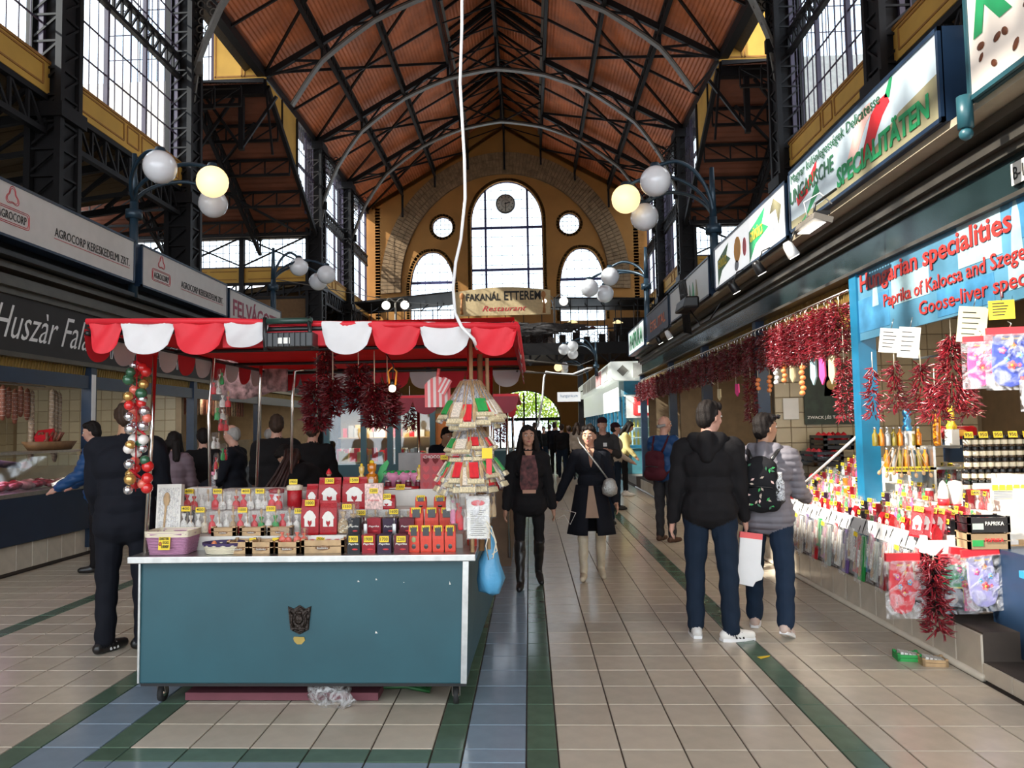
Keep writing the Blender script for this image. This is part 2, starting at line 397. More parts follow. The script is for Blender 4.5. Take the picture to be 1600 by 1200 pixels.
# --- roof skin: corrugated boards
def roof_z(u): return 20.15+(HW-abs(u))*.565 if abs(u) > 3.0 else 26.0+(3.0-abs(u))*.80
def corrug(u0, u1, n, y0, y1, off=0):
    A, B = [], []
    for i in range(n*2+1):
        u = u0+(u1-u0)*i/(2*n); dz = .045 if i % 2 else 0
        A.append((XC+u, y0, roof_z(u)+dz+off)); B.append((XC+u, y1, roof_z(u)+dz+off))
    return A, B
rf = MB()
for (a, b) in ((-HW-.4, -3.001), (3.001, HW+.4)):
    A, B = corrug(a, b, 48, -5, YE); rf.strip(A, B)
for (a, b) in ((-2.999, 0), (0, 2.999)):
    A, B = corrug(a, b, 16, -5, YE); rf.strip(A, B)
ceil = struct(rf.build('ceiling', ROOFW))
dk = MB()
for s_ in (-1, 1):
    dk.beam((XC+s_*3, -5, 25.4), (XC+s_*3, YE, 25.4), .12, 1.3)
dk.box((XC-HW-.6, -5, 20.05), (XC-HW+.1, YE, 20.2)); dk.box((XC+HW-.1, -5, 20.05), (XC+HW+.6, YE, 20.2))
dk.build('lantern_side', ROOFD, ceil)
sh = MB()
for s_ in (-1, 1): sh.add([(XC+s_*12.4, -5, 19.9), (XC+s_*12.4, YE, 19.9), (XC+s_*2.8, YE, 25.9), (XC+s_*2.8, -5, 25.9)], [(0, 1, 2, 3)])
sh.add([(XC-3.2, -5, 26.2), (XC-3.2, YE, 26.2), (XC, YE, 28.9), (XC, -5, 28.9), (XC+3.2, YE, 26.2), (XC+3.2, -5, 26.2)], [(0, 1, 2, 3), (3, 2, 4, 5)])
sh.build('roof_covering', IRONW, ceil)
# --- purlins (lattice, along the nave) and wind bracing
UN = [0, 3.0, 5.75, 8.45]
def arch_z(u):
    P = [(0, 24.0), (3.0, 23.5), (5.75, 22.35), (8.45, 20.35), (10.0, 18.1), (11.0, 15.6), (11.35, 12.4)]
    u = abs(u)
    for (a, za), (b, zb) in zip(P, P[1:]):
        if a <= u <= b: return za+(zb-za)*(u-a)/(b-a)
    return P[-1][1]
TRY = [4.2, 12.2, 20.2, 28.2, 37.2, 46.4, 54.6]
for u in (-8.45, -5.75, -3.0, 0, 3.0, 5.75, 8.45):
    p = MB(); z = roof_z(u)-.25 if abs(u) > 3.01 else (25.0 if u else 27.7)
    ys = [4.2]+TRY[1:]+[61.9]
    for a, b in zip(ys, ys[1:]):
        zb = min(z-.9, arch_z(u)+1.1) if u else 25.1
        latt(p, (XC+u, a, z), (XC+u, b, z), (0, 0, -1), (z-zb)*.62, 10, .11)
    q = p.build('roof_purlin', IRON)
    tag(q, 'dark lattice roof purlin running along the nave, %s' % {0: 'under the ridge', 3.0: 'under the right edge of the lantern', -3.0: 'under the left edge of the lantern', 5.75: 'inner one on the right roof slope', 8.45: 'outer one on the right roof slope', -5.75: 'inner one on the left roof slope', -8.45: 'outer one on the left roof slope'}[u], 'roof beam', 'roof purlins')
# --- trusses
def truss(Y, label):
    t = thing('roof_truss', label, 'roof truss', (XC, Y, 0), 0, 'arched roof trusses of the nave')
    us = [-11.35, -11.0, -10.0, -8.45, -5.75, -3.0, 0, 3.0, 5.75, 8.45, 10.0, 11.0, 11.35]
    if Y == 37.2: us = us[2:-2]
    lo = [Vector((u, 0, arch_z(u))) for u in us]
    a = MB(); f = MB()
    # smooth the arch a little by subdividing
    pts = []
    for i in range(len(lo)-1):
        p0 = lo[max(i-1, 0)]; p1 = lo[i]; p2 = lo[i+1]; p3 = lo[min(i+2, len(lo)-1)]
        for k in range(4):
            s_ = k/4; c = .5*((2*p1)+(p2-p0)*s_+(2*p0-5*p1+4*p2-p3)*s_*s_+(3*p1-p0-3*p2+p3)*s_**3)
            pts.append(c.lerp(p1.lerp(p2, s_), .5))
    pts.append(lo[-1])
    for p, q in zip(pts, pts[1:]): a.beam(p, q, .34, .10, 0, (0, 0, 1)); f.beam(p+Vector((0, 0, .1)), q+Vector((0, 0, .1)), .12, .16)
    a.build('lower_chord', IRONW, t); f.build('chord_web', IRON, t)
    up = MB(); tops = [Vector((u, 0, roof_z(u)-.45)) for u in (-HW, -8.45, -5.75, -3.01)]
    tops += [Vector((-3.0, 0, 25.9)), Vector((0, 0, 28.2)), Vector((3.0, 0, 25.9))]+[Vector((u, 0, roof_z(u)-.45)) for u in (3.01, 5.75, 8.45, HW)]
    for p, q in zip(tops, tops[1:]): up.beam(p, q, .22, .3)
    up.build('upper_chord', IRON, t)
    w_ = MB()
    for s_ in (-1, 1):
        P = lambda u, hi: Vector((s_*u, 0, (roof_z(u if u > 3 else 3.01)-.5) if hi else arch_z(u)))
        for u in (3.01, 5.75, 8.45): w_.beam(P(u, 1)+Vector((0, 0, .2)), P(u, 0)-Vector((0, 0, .0)), .14, .14)
        for a_, b_ in (((3.01, 0), (4.4, 1)), ((5.75, 0), (4.4, 1)), ((5.75, 0), (7.1, 1)), ((8.45, 0), (7.1, 1)), ((8.45, 0), (10.0, 1)), ((8.45, 0), (11.4, 1)), ((10.0, 0), (11.4, 1)), ((11.0, 0), (11.4, 1))):
            w_.beam(P(*a_), P(*b_), .10, .10)
        w_.beam((0, 0, arch_z(0)), (s_*3, 0, 25.4), .10, .10); w_.beam((s_*3, 0, 23.6), (0, 0, 26.4), .08, .08); w_.beam((s_*3, 0, 25.4), (0, 0, 27.8), .10, .10)
    w_.beam((0, 0, arch_z(0)), (0, 0, 28), .14, .14); w_.build('truss_web', IRON, t)
    # pierced scroll brackets where the arch springs
    for s_ in (-1, 1):
        if Y == 37.2: continue
        b = MB()
        for i in range(18):
            z = 13.0+i*.33; e = 11.45-.15; ins = [u for u in np.arange(8.5, 11.36, .05) if arch_z(u) > z]
            inner = max(ins) if ins else 11.3
            wdt = e-inner
            if wdt < .12: continue
            nn = max(1, int(wdt/.32))
            for j in range(nn):
                cx = s_*(inner+(j+.5)*wdt/nn); r = .14
                ring = [(cx+r*math.cos(q), 0, z+r*math.sin(q)) for q in np.linspace(0, 2*PI*.8, 9)]
                b.tube(ring, .028, 4, smooth=False)
        b.beam((s_*11.3, 0, 15.7), (s_*10.7, 0, 15.7), .2, .5); b.build('scroll_bracket', IRONW if s_ < 0 and Y < 30 else IRON, t)
    return t
tl = {4.2: 'above the viewpoint', 12.2: 'second from the viewpoint', 20.2: 'above the columns before the transept', 28.2: 'at the near side of the transept', 37.2: 'in the middle of the transept', 46.4: 'at the far side of the transept', 54.6: 'nearest the end wall'}
for Y in TRY[2:]: truss(Y, 'arched dark iron roof truss with pale lower rib, '+tl[Y])
wb = MB()
for a, b in zip(TRY, TRY[1:]+[61.8]):
    for s_ in (-1, 1):
        for (u0, u1) in ((3.1, HW),):
            p = lambda u, y: (XC+s_*u, y, roof_z(u)-.3)
            wb.beam(p(u0, a), p(u1, b), .1, .14); wb.beam(p(u1, a), p(u0, b), .1, .14)
            m_ = (a+b)/2; wb.beam(p(u0, m_), p(u1, m_), .1, .12)
    for k in range(4):
        y = a+(b-a)*(k+.5)/4
        for s_ in (-1, 1): wb.beam((XC, y, 28.1), (XC+s_*3, y, 25.9), .1, .14); wb.beam((XC+s_*3, y, 25.2), (XC, y, 26.2), .07, .07)
wb.build('wind_bracing', IRON, ceil)
struct(MB().box((XC-HW-15, -5.3, 9.5), (XC+HW+15, -5, 30)).build('wall_unseen_back', YEL))  # unseen wall, added to cut the light entering from the open rear
# ================================================================== TRANSEPT WINGS AND AISLES
YT0, YT1, YM = 28.2, 46.4, 37.2
for sgn in (-1, 1):
    X0 = side_x(sgn); X1 = X0+sgn*14
    nmw = 'left' if sgn < 0 else 'right'
    sl = MB()
    # far and near slopes of the wing roof, boards running across
    def zf(y): return 13.9+(19.3-13.9)*(YT1-y)/(YT1-YM) if y > YM else 15.1+(19.3-15.1)*(y-YT0)/(YM-YT0)
    for (ya, yb) in ((YT0, YM), (YM, YT1)):
        A, B = [], []
        for i in range(61):
            y = ya+(yb-ya)*i/60; dz = .04 if i % 2 else 0
            A.append((X0, y, zf(y)+dz)); B.append((X1, y, zf(y)+dz))
        sl.strip(A, B)
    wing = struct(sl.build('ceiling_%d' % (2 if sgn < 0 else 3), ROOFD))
    MB().add([(X0, YT0-.2, 15.1), (X1, YT0-.2, 15.1), (X1, YM, 19.36), (X0, YM, 19.36), (X1, YT1+.2, 14.05), (X0, YT1+.2, 14.05)], [(0, 1, 2, 3), (3, 2, 4, 5)]).build('roof_covering', IRONW, wing)
    g = MB()
    for y in (31, 34, 39.2, 41.2, 43.2, 45.2):
        latt(g, (X0, y, zf(y)-.15), (X1, y, zf(y)-.15), (0, 0, -1), .85, 10, .1)
    for xo in (3.5, 9.5):
        latt(g, (X0+sgn*xo, YM, 19.0), (X0+sgn*xo, YT1, 13.6), (0, 0, -1), .9, 9, .12)
    g.beam((X0+sgn*1, 45.5, 13.9), (X0+sgn*9, 38.5, 17.8), .12, .12); g.beam((X0+sgn*9, 45.5, 13.9), (X0+sgn*1, 38.5, 17.8), .12, .12)
    g.build('wing_girder', IRON, wing)
    MB().box((X0-sgn*.2, 28.6, 25.6), (X1, 38, 25.9)).build('shade_slab', IRON, wing)  # unseen slab, added to keep the sun off the gable panel
    # beam and raised clerestory wall over the middle of the wing
    b = MB(); b.box((X0, YM-.2, 18.7), (X1, YM+.2, 19.5)); 
    for k in range(6):
        x_ = X0+sgn*(1.2+2.2*k); b.beam((x_, YM, 18.7), (x_, YM, 15.9), .25, .25); b.beam((x_, YM, 16), (x_+sgn*1.8, YM, 18.6), .14, .14); b.beam((x_, YM, 16), (x_-sgn*1.8, YM, 18.6), .14, .14)
    b.build('cross_beam', IRON, wing)
    c = MB()
    c.box((X0-sgn*.1, YM-.1, 19.5), (X0+sgn*2.6, YM+.1, 25.5)); c.build('gable_panel', YELL, wing)
    tr = MB()
    for x_ in (.12, 1.0, 1.15, 2.5): tr.box((X0+sgn*x_-.03, YM-.14, 19.6), (X0+sgn*x_+.03, YM-.1, 22.5))
    tr.box((X0, YM-.14, 19.62), (X0+sgn*2.6, YM-.1, 19.7)); tr.build('panel_moulding', YELD, wing)
    WN[0] += 1
    W = struct(MB().box((X0+sgn*2.6, YM-.08, 19.5), (X0+sgn*2.75, YM+.08, 26)).build('window_%d' % WN[0], IRONM))
    ba = MB()
    for k in range(12): x_ = X0+sgn*(2.9+k*.45); ba.box((x_-.02, YM-.02, 19.5), (x_+.02, YM+.02, 26))
    for z in (20.8, 22.1, 23.4, 24.7): ba.box((X0+sgn*2.7, YM-.02, z-.02), (X0+sgn*8.2, YM+.02, z+.02))
    ba.build('glazing_bars', IRONM, W, kind='stuff')
    pm = MB().box((-.2, -.004, -.62), (.2, .004, .62)).mesh('pane', GLASS)
    for k in range(11):
        for z in (20.15, 21.45, 22.75): link('pane', pm, W, (X0+sgn*(3.13+k*.45), YM, z))
    # triangular infill between the wing roof and the nave eaves
    tp = MB()
    tri = [(YM+.1, 19.45), (YT1-4.2, 19.55), (YT1-4.2, zf(YT1-4.2)+.3)]
    tp.prism(tri, .14, (X0-.07, 0, 0), (0, 1, 0), (0, 0, 1))
    tp.build('spandrel_panel', YELL, wing)
    st = MB(); st.beam((X0-sgn*.12, YM, 19.1), (X0-sgn*.12, YT1-.3, 13.75), .2, .3)
    st.beam((X0-sgn*.1, YM+2.4, 19.5), (X0-sgn*.1, YM+2.4, 17.9), .1, .1); st.beam((X0-sgn*.1, YT1-4.2, 19.5), (X0-sgn*.1, YT1-4.2, zf(YT1-4.2)), .14, .14)
    st.build('verge_beam', IRON, wing)
    WN[0] += 1
    W = struct(MB().box((X0-.05, YT1-2.2, 14.6), (X0+.05, YT1-2.08, 19.5)).build('window_%d' % WN[0], IRONM))
    ba = MB(); ba.box((X0-.05, YT1-4.2, 17.0), (X0+.05, YT1-.4, 17.16))
    for k in range(1, 10): y = YT1-4.2+k*.4; ba.box((X0-.015, y-.014, zf(y)+.2), (X0+.015, y+.014, 19.5))
    for z in (15.6, 18.0): ba.box((X0-.02, YT1-(4.2 if z > 17 else 2.6), z-.02), (X0+.02, YT1-.4, z+.02))
    ba.build('glazing_bars', IRONM, W, kind='stuff')
    for k in range(9):
        y = YT1-4.2+(k+.5)*.4; zb = zf(y)+.3
        MB().box((X0-.004, y-.18, zb), (X0+.004, y+.18, 19.5)).build('pane', GLASS, W)
    MB().box((X0+sgn*.35, YT0-.35, 11.2), (X1, YT0-.2, 15.1)).build('outer_wall', M('pale_render', (.8, .78, .72), .8), wing)
    # far wall of the wing: ochre below, windows, ochre band
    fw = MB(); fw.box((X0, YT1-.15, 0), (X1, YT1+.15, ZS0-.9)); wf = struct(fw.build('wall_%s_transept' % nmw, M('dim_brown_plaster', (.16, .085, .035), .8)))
    MB().box((X0, YT1-.18, ZS0), (X1, YT1+.18, ZS1)).build('sill_panel', YELL, wf)
    g = MB(); latt(g, (X0, YT1-.1, ZS0-.1), (X1, YT1-.1, ZS0-.1), (0, 0, -1), .9, 14, .12)
    for k in range(4): x_ = X0+sgn*(.4+k*4.2); g.box((x_-.15, YT1-.3, 0), (x_+.15, YT1, 14)); 
    for k in range(3):
        x_ = X0+sgn*(.4+k*4.2); g.beam((x_, YT1-.2, ZS1+.1), (x_+sgn*4.2, YT1-.2, 13.8), .09, .09); g.beam((x_, YT1-.2, 13.8), (x_+sgn*4.2, YT1-.2, ZS1+.1), .09, .09)
    g.box((X0, YT1-.2, 13.7), (X1, YT1+.2, 14.3)); g.build('wall_girder', IRON, wf)
    t2 = MB()
    for k in range(3):
        for (a, c2) in ((.7, 2.4), (2.6, 4.2)): 
            xa, xb = X0+sgn*(a+k*4.2), X0+sgn*(c2+k*4.2)
            for z in (ZS0+.2, ZS1-.2): t2.beam((xa, YT1-.2, z), (xb, YT1-.2, z), .03, .05)
    t2.build('panel_moulding', YELD, wf)
    WN[0] += 1
    W = struct(MB().box((X0, YT1-.05, ZS1), (X1, YT1+.05, ZS1+.12)).build('window_%d' % WN[0], IRONM))
    ba = MB()
    for k in range(32): x_ = X0+sgn*(k*.42); ba.box((x_-.014, YT1-.02, ZS1), (x_+.014, YT1+.02, 13.8))
    for z in (12.35, 12.85, 13.35): ba.box((X0, YT1-.02, z-.014), (X1, YT1+.02, z+.014))
    ba.build('glazing_bars', IRONM, W, kind='stuff')
    pm = MB().box((-.195, -.004, -.235), (.195, .004, .235)).mesh('pane', GLASS)
    for k in range(26):
        for z in (12.1, 12.6, 13.1, 13.6): link('pane', pm, W, (X0+sgn*(.21+k*.42), YT1, z))
    # outer wall of wing and aisles, gallery
    ow = MB()
    ow.box((X1, YT0, 0), (X1+sgn*.3, YT1, 13.9))
    for ya, yb in ((-12, YT0), (YT1, YE)):
        ow.box((X1, ya, 0), (X1+sgn*.3, yb, 9.2))
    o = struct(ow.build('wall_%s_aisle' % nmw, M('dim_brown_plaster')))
    ac = MB()
    for ya, yb in ((-12, YT0-.1), (YT1+.1, YE)):
        n = int((yb-ya)/.45)
        for k in range(n):
            y = ya+k*(yb-ya)/n; ac.hexa([(X0, y, 10.9), (X1, y, 9.0), (X1, y+(yb-ya)/n-.03, 9.0), (X0, y+(yb-ya)/n-.03, 10.9)], [(X0, y, 11.1), (X1, y, 9.2), (X1, y+(yb-ya)/n-.03, 9.2), (X0, y+(yb-ya)/n-.03, 11.1)])
        ac.hexa([(X0, ya, 11.1), (X1, ya, 9.2), (X1, yb, 9.2), (X0, yb, 11.1)], [(X0, ya, 11.2), (X1, ya, 9.3), (X1, yb, 9.3), (X0, yb, 11.2)])
    a_ = struct(ac.build('ceiling_%d' % (4 if sgn < 0 else 5), PLANK))
    g = MB()
    for y in (12.2, 16.2, 20.2, 24.2, 28.2, 46.4, 50.3, 54.2):
        g.beam((X0, y, 10.6), (X1, y, 8.8), .16, .25); g.beam((X0, y, 9.6), (X1, y, 7.9), .12, .12)
        for k in range(7):
            xa = X0+sgn*2*k; za = 10.6-1.8*k/7; g.beam((xa, y, za), (xa+sgn*2, y, za-1.25), .08, .08); g.beam((xa, y, za-.95), (xa, y, za), .09, .09)
        arc = [(X0+sgn*7+sgn*7*math.cos(q), y, 6.6+2.2*math.sin(q)) for q in np.linspace(0, PI, 13)]
        for p, q in zip(arc, arc[1:]): g.beam(p, q, .14, .12)
    g.build('aisle_truss', IRON, a_)
    gl = MB(); gl.box((X0+sgn*.5, 10, 4.9), (X1, 28, 5.15)); gl.box((X0+sgn*.5, 46.6, 4.9), (X1, YE, 5.15))
    for y in np.arange(10, 28, .9): gl.beam((X0+sgn*.6, y, 5.1), (X0+sgn*.6, y, 6.1), .04, .04)
    gl.beam((X0+sgn*.6, 10, 6.1), (X0+sgn*.6, 28, 6.1), .07, .07); gl.build('side_gallery', IRON, o)
    # ground floor row of shops below the side gallery, dim
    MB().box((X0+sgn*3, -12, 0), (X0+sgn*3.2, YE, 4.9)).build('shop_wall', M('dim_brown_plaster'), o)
# ================================================================== END WALL
def arch_pts(cx, hw, zs, zt, n=20, pointed=False):
    """outline of an opening head from right spring to left spring"""
    pts = []
    if pointed:
        for i in range(n+1):
            t = -1+2*i/n; u = -t; pts.append((cx+u*hw, zs+(zt-zs)*(1-abs(u)**2.3)**.62 if abs(u) < 1 else zs))
    else:
        for i in range(n+1): a = PI*i/n; pts.append((cx+hw*math.cos(a), zs+(zt-zs)*math.sin(a)))
    return pts
def holed_wall(name, mat, y, thick, outer, holes, parent=None):
    """vertical wall with openings, triangulated"""
    bm = bmesh.new(); edges = []
    for loop in [outer]+holes:
        vs = [bm.verts.new((p[0], y, p[1])) for p in loop]
        for i in range(len(vs)): edges.append(bm.edges.new((vs[i], vs[(i+1) % len(vs)])))
    bmesh.ops.triangle_fill(bm, use_beauty=True, use_dissolve=False, edges=edges)
    r = bmesh.ops.extrude_face_region(bm, geom=bm.faces[:])
    bmesh.ops.translate(bm, vec=(0, thick, 0), verts=[v for v in r['geom'] if isinstance(v, bmesh.types.BMVert)])
    bmesh.ops.recalc_face_normals(bm, faces=bm.faces[:])
    me = bpy.data.meshes.new(name); bm.to_mesh(me); bm.free(); me.materials.append(mat)
    return link(name, me, parent)
def win_loop(cx, hw, zb, zs, zt, pointed=False, n=20): return [(cx-hw, zb), (cx+hw, zb)]+arch_pts(cx, hw, zs, zt, n, pointed)
circ = lambda cx, cz, r: [(cx+r*math.cos(a), cz+r*math.sin(a)) for a in np.linspace(0, 2*PI, 24, endpoint=False)]
CW = win_loop(XC+.1, 2.95, 11.2, 18.6, 22.05)
LW = win_loop(XC-6.1, 1.85, 10.3, 13.4, 16.3, True); RW_ = win_loop(XC+6.2, 1.85, 10.3, 13.4, 16.3, True)
LW2 = [(XC-7.8, 8.0), (XC-3.4, 8.0), (XC-3.4, 9.9), (XC-7.8, 9.9)]; RW2 = [(XC+3.6, 8.0), (XC+8.2, 8.0), (XC+8.2, 9.9), (XC+3.6, 9.9)]
C1 = circ(XC-5.2, 18.35, .86); C2 = circ(XC+5.25, 18.35, .86)
DA = win_loop(XC+1.25, 2.95, .01, 2.4, 4.75)
ew = struct(holed_wall('wall_end', YEL, YE, .6, [(XL-.3, 0), (XR+.3, 0), (XR+.3, 20.3), (XC+3, 25.2), (XC+3, 26.2), (XC, 28.6), (XC-3, 26.2), (XC-3, 25.2), (XL-.3, 20.3)], [CW, LW, RW_, C1, C2, DA, LW2, RW2]))
for s_ in (-1, 1): MB().box((XC+s_*(HW+.2), YE, 0), (XC+s_*(HW+18), YE+.4, 11.5)).build('side_infill', YEL, ew)
# brick arch band, cornices, pilasters
def band(name, cx, cz, r0, r1, a0, a1, n, y, dep, mat, par, gap=.12, sz=1.):
    a_list = np.linspace(a0, a1, n+1)
    for rr0, rr1 in [(r0+(r1-r0)*k/3, r0+(r1-r0)*(k+1)/3) for k in range(3)]:
        for i in range(n):
            b0, b1 = a_list[i], a_list[i+1]-gap*(a_list[1]-a_list[0])
            P = lambda r, a: (cx+r*math.cos(a), cz+r*math.sin(a)*sz)
            q = [P(rr0+.01, b0), P(rr1-.01, b0), P(rr1-.01, b1), P(rr0+.01, b1)]
            mbx = par.prism(q, -dep, (0, y, 0), (1, 0, 0), (0, 0, 1))
bb = MB(); band('b', XC-.15, 13.4, 8.55, 10.2, -.05, PI+.05, 110, YE, -.16, None, bb, sz=1.08)
bb.build('brick_arch', BRICK, ew, kind='stuff')
ej = MB()
pts = [(XC-.15+10.25*math.cos(a), YE-.02, 13.4+10.25*1.08*math.sin(a)) for a in np.linspace(-.05, PI+.05, 40)]
pt2 = [(XC-.15+8.5*math.cos(a), YE-.02, 13.4+8.5*1.08*math.sin(a)) for a in np.linspace(-.05, PI+.05, 40)]
ej.strip(pts, pt2)
ej.build('arch_mortar', BRICKJ, ew)
def brick_line(pts, step, w_, mb, y=YE):
    for p, q in zip(pts, pts[1:]):
        p = Vector(p); q = Vector(q); n = max(1, int((q-p).length/step))
        for i in range(n):
            a = p.lerp(q, i/n); b = p.lerp(q, (i+.8)/n); d = (b-a).normalized(); nn = Vector((-d.y, d.x))*w_/2
            mb.prism([tuple(a-nn), tuple(b-nn), tuple(b+nn), tuple(a+nn)], -.12, (0, y, 0), (1, 0, 0), (0, 0, 1))
bl = MB()
for W_ in (CW, LW, RW_): brick_line([( p[0]+(.16 if p[0] > sum(q[0] for q in W_)/len(W_) else -.16), p[1]+.12) for p in W_[1:]]+[(W_[0][0]-.16, W_[0][1])], .2, .24, bl)
for c_ in (C1, C2):
    m = Vector((sum(p[0] for p in c_)/24, sum(p[1] for p in c_)/24)); brick_line([tuple(m+(Vector(p)-m)*1.15) for p in c_+c_[:1]], .16, .22, bl)
for s_ in (-1, 1):
    brick_line([(XC+s_*11.1, 20.1), (XC+s_*3, 24.7)], .22, .35, bl); brick_line([(XC+s_*3, 24.7), (XC, 26.6)], .22, .3, bl)
    brick_line([(XC+s_*10.6, 9), (XC+s_*10.6, 20.1)], .25, .4, bl)
bl.build('brick_edging', BRICK, ew, kind='stuff')
# pendant posts of the last purlins against the wall
pe = MB()
for u, zz in ((0, 22.9), (-3, 23), (3, 23.2), (-5.75, 21.6), (5.75, 21.8), (-8.45, 19.2), (8.45, 19.5)):
    pe.beam((XC+u, YE-.3, roof_z(u)-.3), (XC+u, YE-.3, zz), .16, .16)
pe.build('wall_post', IRON, ew)
WINB = M('blue_window_iron', (.05, .05, .16), .5)
def end_window(loop, zb, ct, hw, nx, dz, bars_x=(), bars_z=(), pane_ok=True):
    WN[0] += 1; xs = [p[0] for p in loop]; zs_ = [p[1] for p in loop]; x0, x1, zt = min(xs), max(xs), max(zs_)
    def top(x_):
        best = zb
        n = len(loop)
        for i in range(n):
            (xa, za), (xb, zb2) = loop[i], loop[(i+1) % n]
            if min(xa, xb) <= x_ <= max(xa, xb) and abs(xb-xa) > 1e-6: best = max(best, za+(zb2-za)*(x_-xa)/(xb-xa))
        return best
    def bot(x_):
        best = zt
        n = len(loop)
        for i in range(n):
            (xa, za), (xb, zb2) = loop[i], loop[(i+1) % n]
            if min(xa, xb) <= x_ <= max(xa, xb) and abs(xb-xa) > 1e-6: best = min(best, za+(zb2-za)*(x_-xa)/(xb-xa))
        return best
    fr = MB(); y = YE+.3
    for p, q in zip(loop, loop[1:]+loop[:1]): fr.beam((p[0], y, p[1]), (q[0], y, q[1]), .14, .1)
    W = struct(fr.build('window_%d' % WN[0], WINB)); t = MB()
    dx = (x1-x0)/nx
    for k in range(1, nx): xx = x0+dx*k; t.box((xx-.018, y-.02, bot(xx)), (xx+.018, y+.02, top(xx)))
    z = zb+dz
    while z < zt-.1:
        xa, xb = x0, x1
        ins = [x_ for x_ in np.linspace(x0+.01, x1-.01, 60) if bot(x_) <= z <= top(x_)]
        if ins: t.box((min(ins), y-.02, z-.018), (max(ins), y+.02, z+.018))
        z += dz
    t.build('glazing_bars', WINB, W, kind='stuff')
    if bars_x or bars_z:
        h = MB()
        for bx in bars_x: h.box((bx-.09, y-.1, zb), (bx+.09, y+.06, top(bx)))
        for bz in bars_z:
            ins = [x_ for x_ in np.linspace(x0+.01, x1-.01, 60) if bot(x_) <= bz <= top(x_)]
            h.box((min(ins), y-.08, bz-.1), (max(ins), y+.06, bz+.1))
        h.build('heavy_bar', WINB, W)
    if pane_ok:
        nz = int((zt-zb)/dz)+1
        for i in range(nx):
            for j in range(nz):
                xa, xb = x0+dx*i+.02, x0+dx*(i+1)-.02; za, zc = zb+dz*j+.02, zb+dz*(j+1)-.02
                ta, tb = top(xa), top(xb); ba_, bb_ = bot(xa), bot(xb)
                q = [(xa, max(za, ba_)), (xb, max(za, bb_)), (xb, min(zc, tb)), (xa, min(zc, ta))]
                if min(zc, ta)-max(za, ba_) < .03 and min(zc, tb)-max(za, bb_) < .03: continue
                q = [(a, b) for a, b in q]; q[3] = (xa, max(q[3][1], q[0][1]+.01)); q[2] = (xb, max(q[2][1], q[1][1]+.01))
                MB().prism(q, -.008, (0, y+.004, 0), (1, 0, 0), (0, 0, 1)).build('pane', GLASS, W)
    return W
end_window(CW, 11.2, 0, 0, 7, .78, (XC+.1-1.75, XC+.1+1.72), (18.2, 14.7))
end_window(LW, 10.3, 0, 0, 6, .72, (), (13.75,)); end_window(RW_, 10.3, 0, 0, 6, .72, (), (13.75,))
end_window(C1, 17.49, 0, 0, 5, .36); end_window(C2, 17.49, 0, 0, 5, .36)
end_window(LW2, 8.0, 0, 0, 8, .6); end_window(RW2, 8.0, 0, 0, 8, .6)
# arched doorway with iron grille: the setting's door
dr = MB(); y = YE+.3
for p, q in zip(DA, DA[1:]+DA[:1]): dr.beam((p[0], y, p[1]), (q[0], y, q[1]), .16, .16)
dxc = XC+1.25
for k in range(-2, 3): dr.box((dxc+k*.98-.07, y-.05, 0), (dxc+k*.98+.07, y+.05, 2.35 if abs(k) == 2 else 4.5))
dr.box((dxc-2.95, y-.06, 2.25), (dxc+2.95, y+.06, 2.5)); 
door = struct(dr.build('door_1', IRON)); gr = MB()
for k in range(-11, 12): 
    xx = dxc+k*.245; gr.box((xx-.012, y-.02, 0), (xx+.012, y+.02, 4.5 if abs(k) < 6 else 3.4))
for z in (1.0, 2.0, 3.1, 3.7): gr.box((dxc-2.6, y-.02, z-.012), (dxc+2.6, y+.02, z+.012))
for k in range(-9, 10, 2):
    for z in (1.5, 2.75): gr.tube([(dxc+k*.245+.12*math.cos(a), y, z+.12*math.sin(a)) for a in np.linspace(0, 2*PI, 9)], .01, 4)
gr.build('door_grille', IRON, door)
MB().box((dxc-2.9, y+.02, .02), (dxc+2.9, y+.028, 2.3)).build('door_glass', GLASS, door)
# trees in the sun outside the doorway
LEAF = M('sunlit_leaf', (.30, .50, .05), .6, var=.35, scale=3)
def foliage(c, r, n, seed, h=.8):
    rs = np.random.RandomState(seed); mb = MB(); d = rs.normal(size=(n, 3)); d /= np.linalg.norm(d, axis=1)[:, None]
    p = d*(rs.uniform(.55, 1, n)[:, None])*np.array([r, r, r*h])+np.array(c)
    q = rs.normal(size=(n, 3)); q /= np.linalg.norm(q, axis=1)[:, None]; e = np.cross(q, d); e /= np.linalg.norm(e, axis=1)[:, None]
    s_ = rs.uniform(.10, .2, n)[:, None]
    V = np.stack([p-q*s_, p-e*s_*.5, p+q*s_, p+e*s_*.5], 1).reshape(-1, 3); F = np.arange(n*4).reshape(-1, 4)
    mb.arr(V, F, 0, False); return mb
for i, (x_, z_, lb) in enumerate(((-3.4, 3.6, 'leftmost'), (-.6, 4.1, 'middle'), (2.4, 3.4, 'rightmost'))):
    t = thing('street_tree', 'bright green sunlit tree outside the arched doorway, %s of three' % lb, 'tree', (x_, 70, 0), 0, 'trees outside the doorway')
    foliage((0, 0, z_), 2.2, 1500, i, .9).build('foliage', LEAF, t, kind='stuff')
    MB().tube([(0, 0, 0), (.1, 0, 1.2), (.02, 0, 2.6)], [.16, .12, .08], 7).build('trunk', WOODD, t)
struct(MB().box((-30, 62.6, -.3), (30, 100, -.02)).build('floor_3', M('street_paving', (.45, .43, .4), .8)))
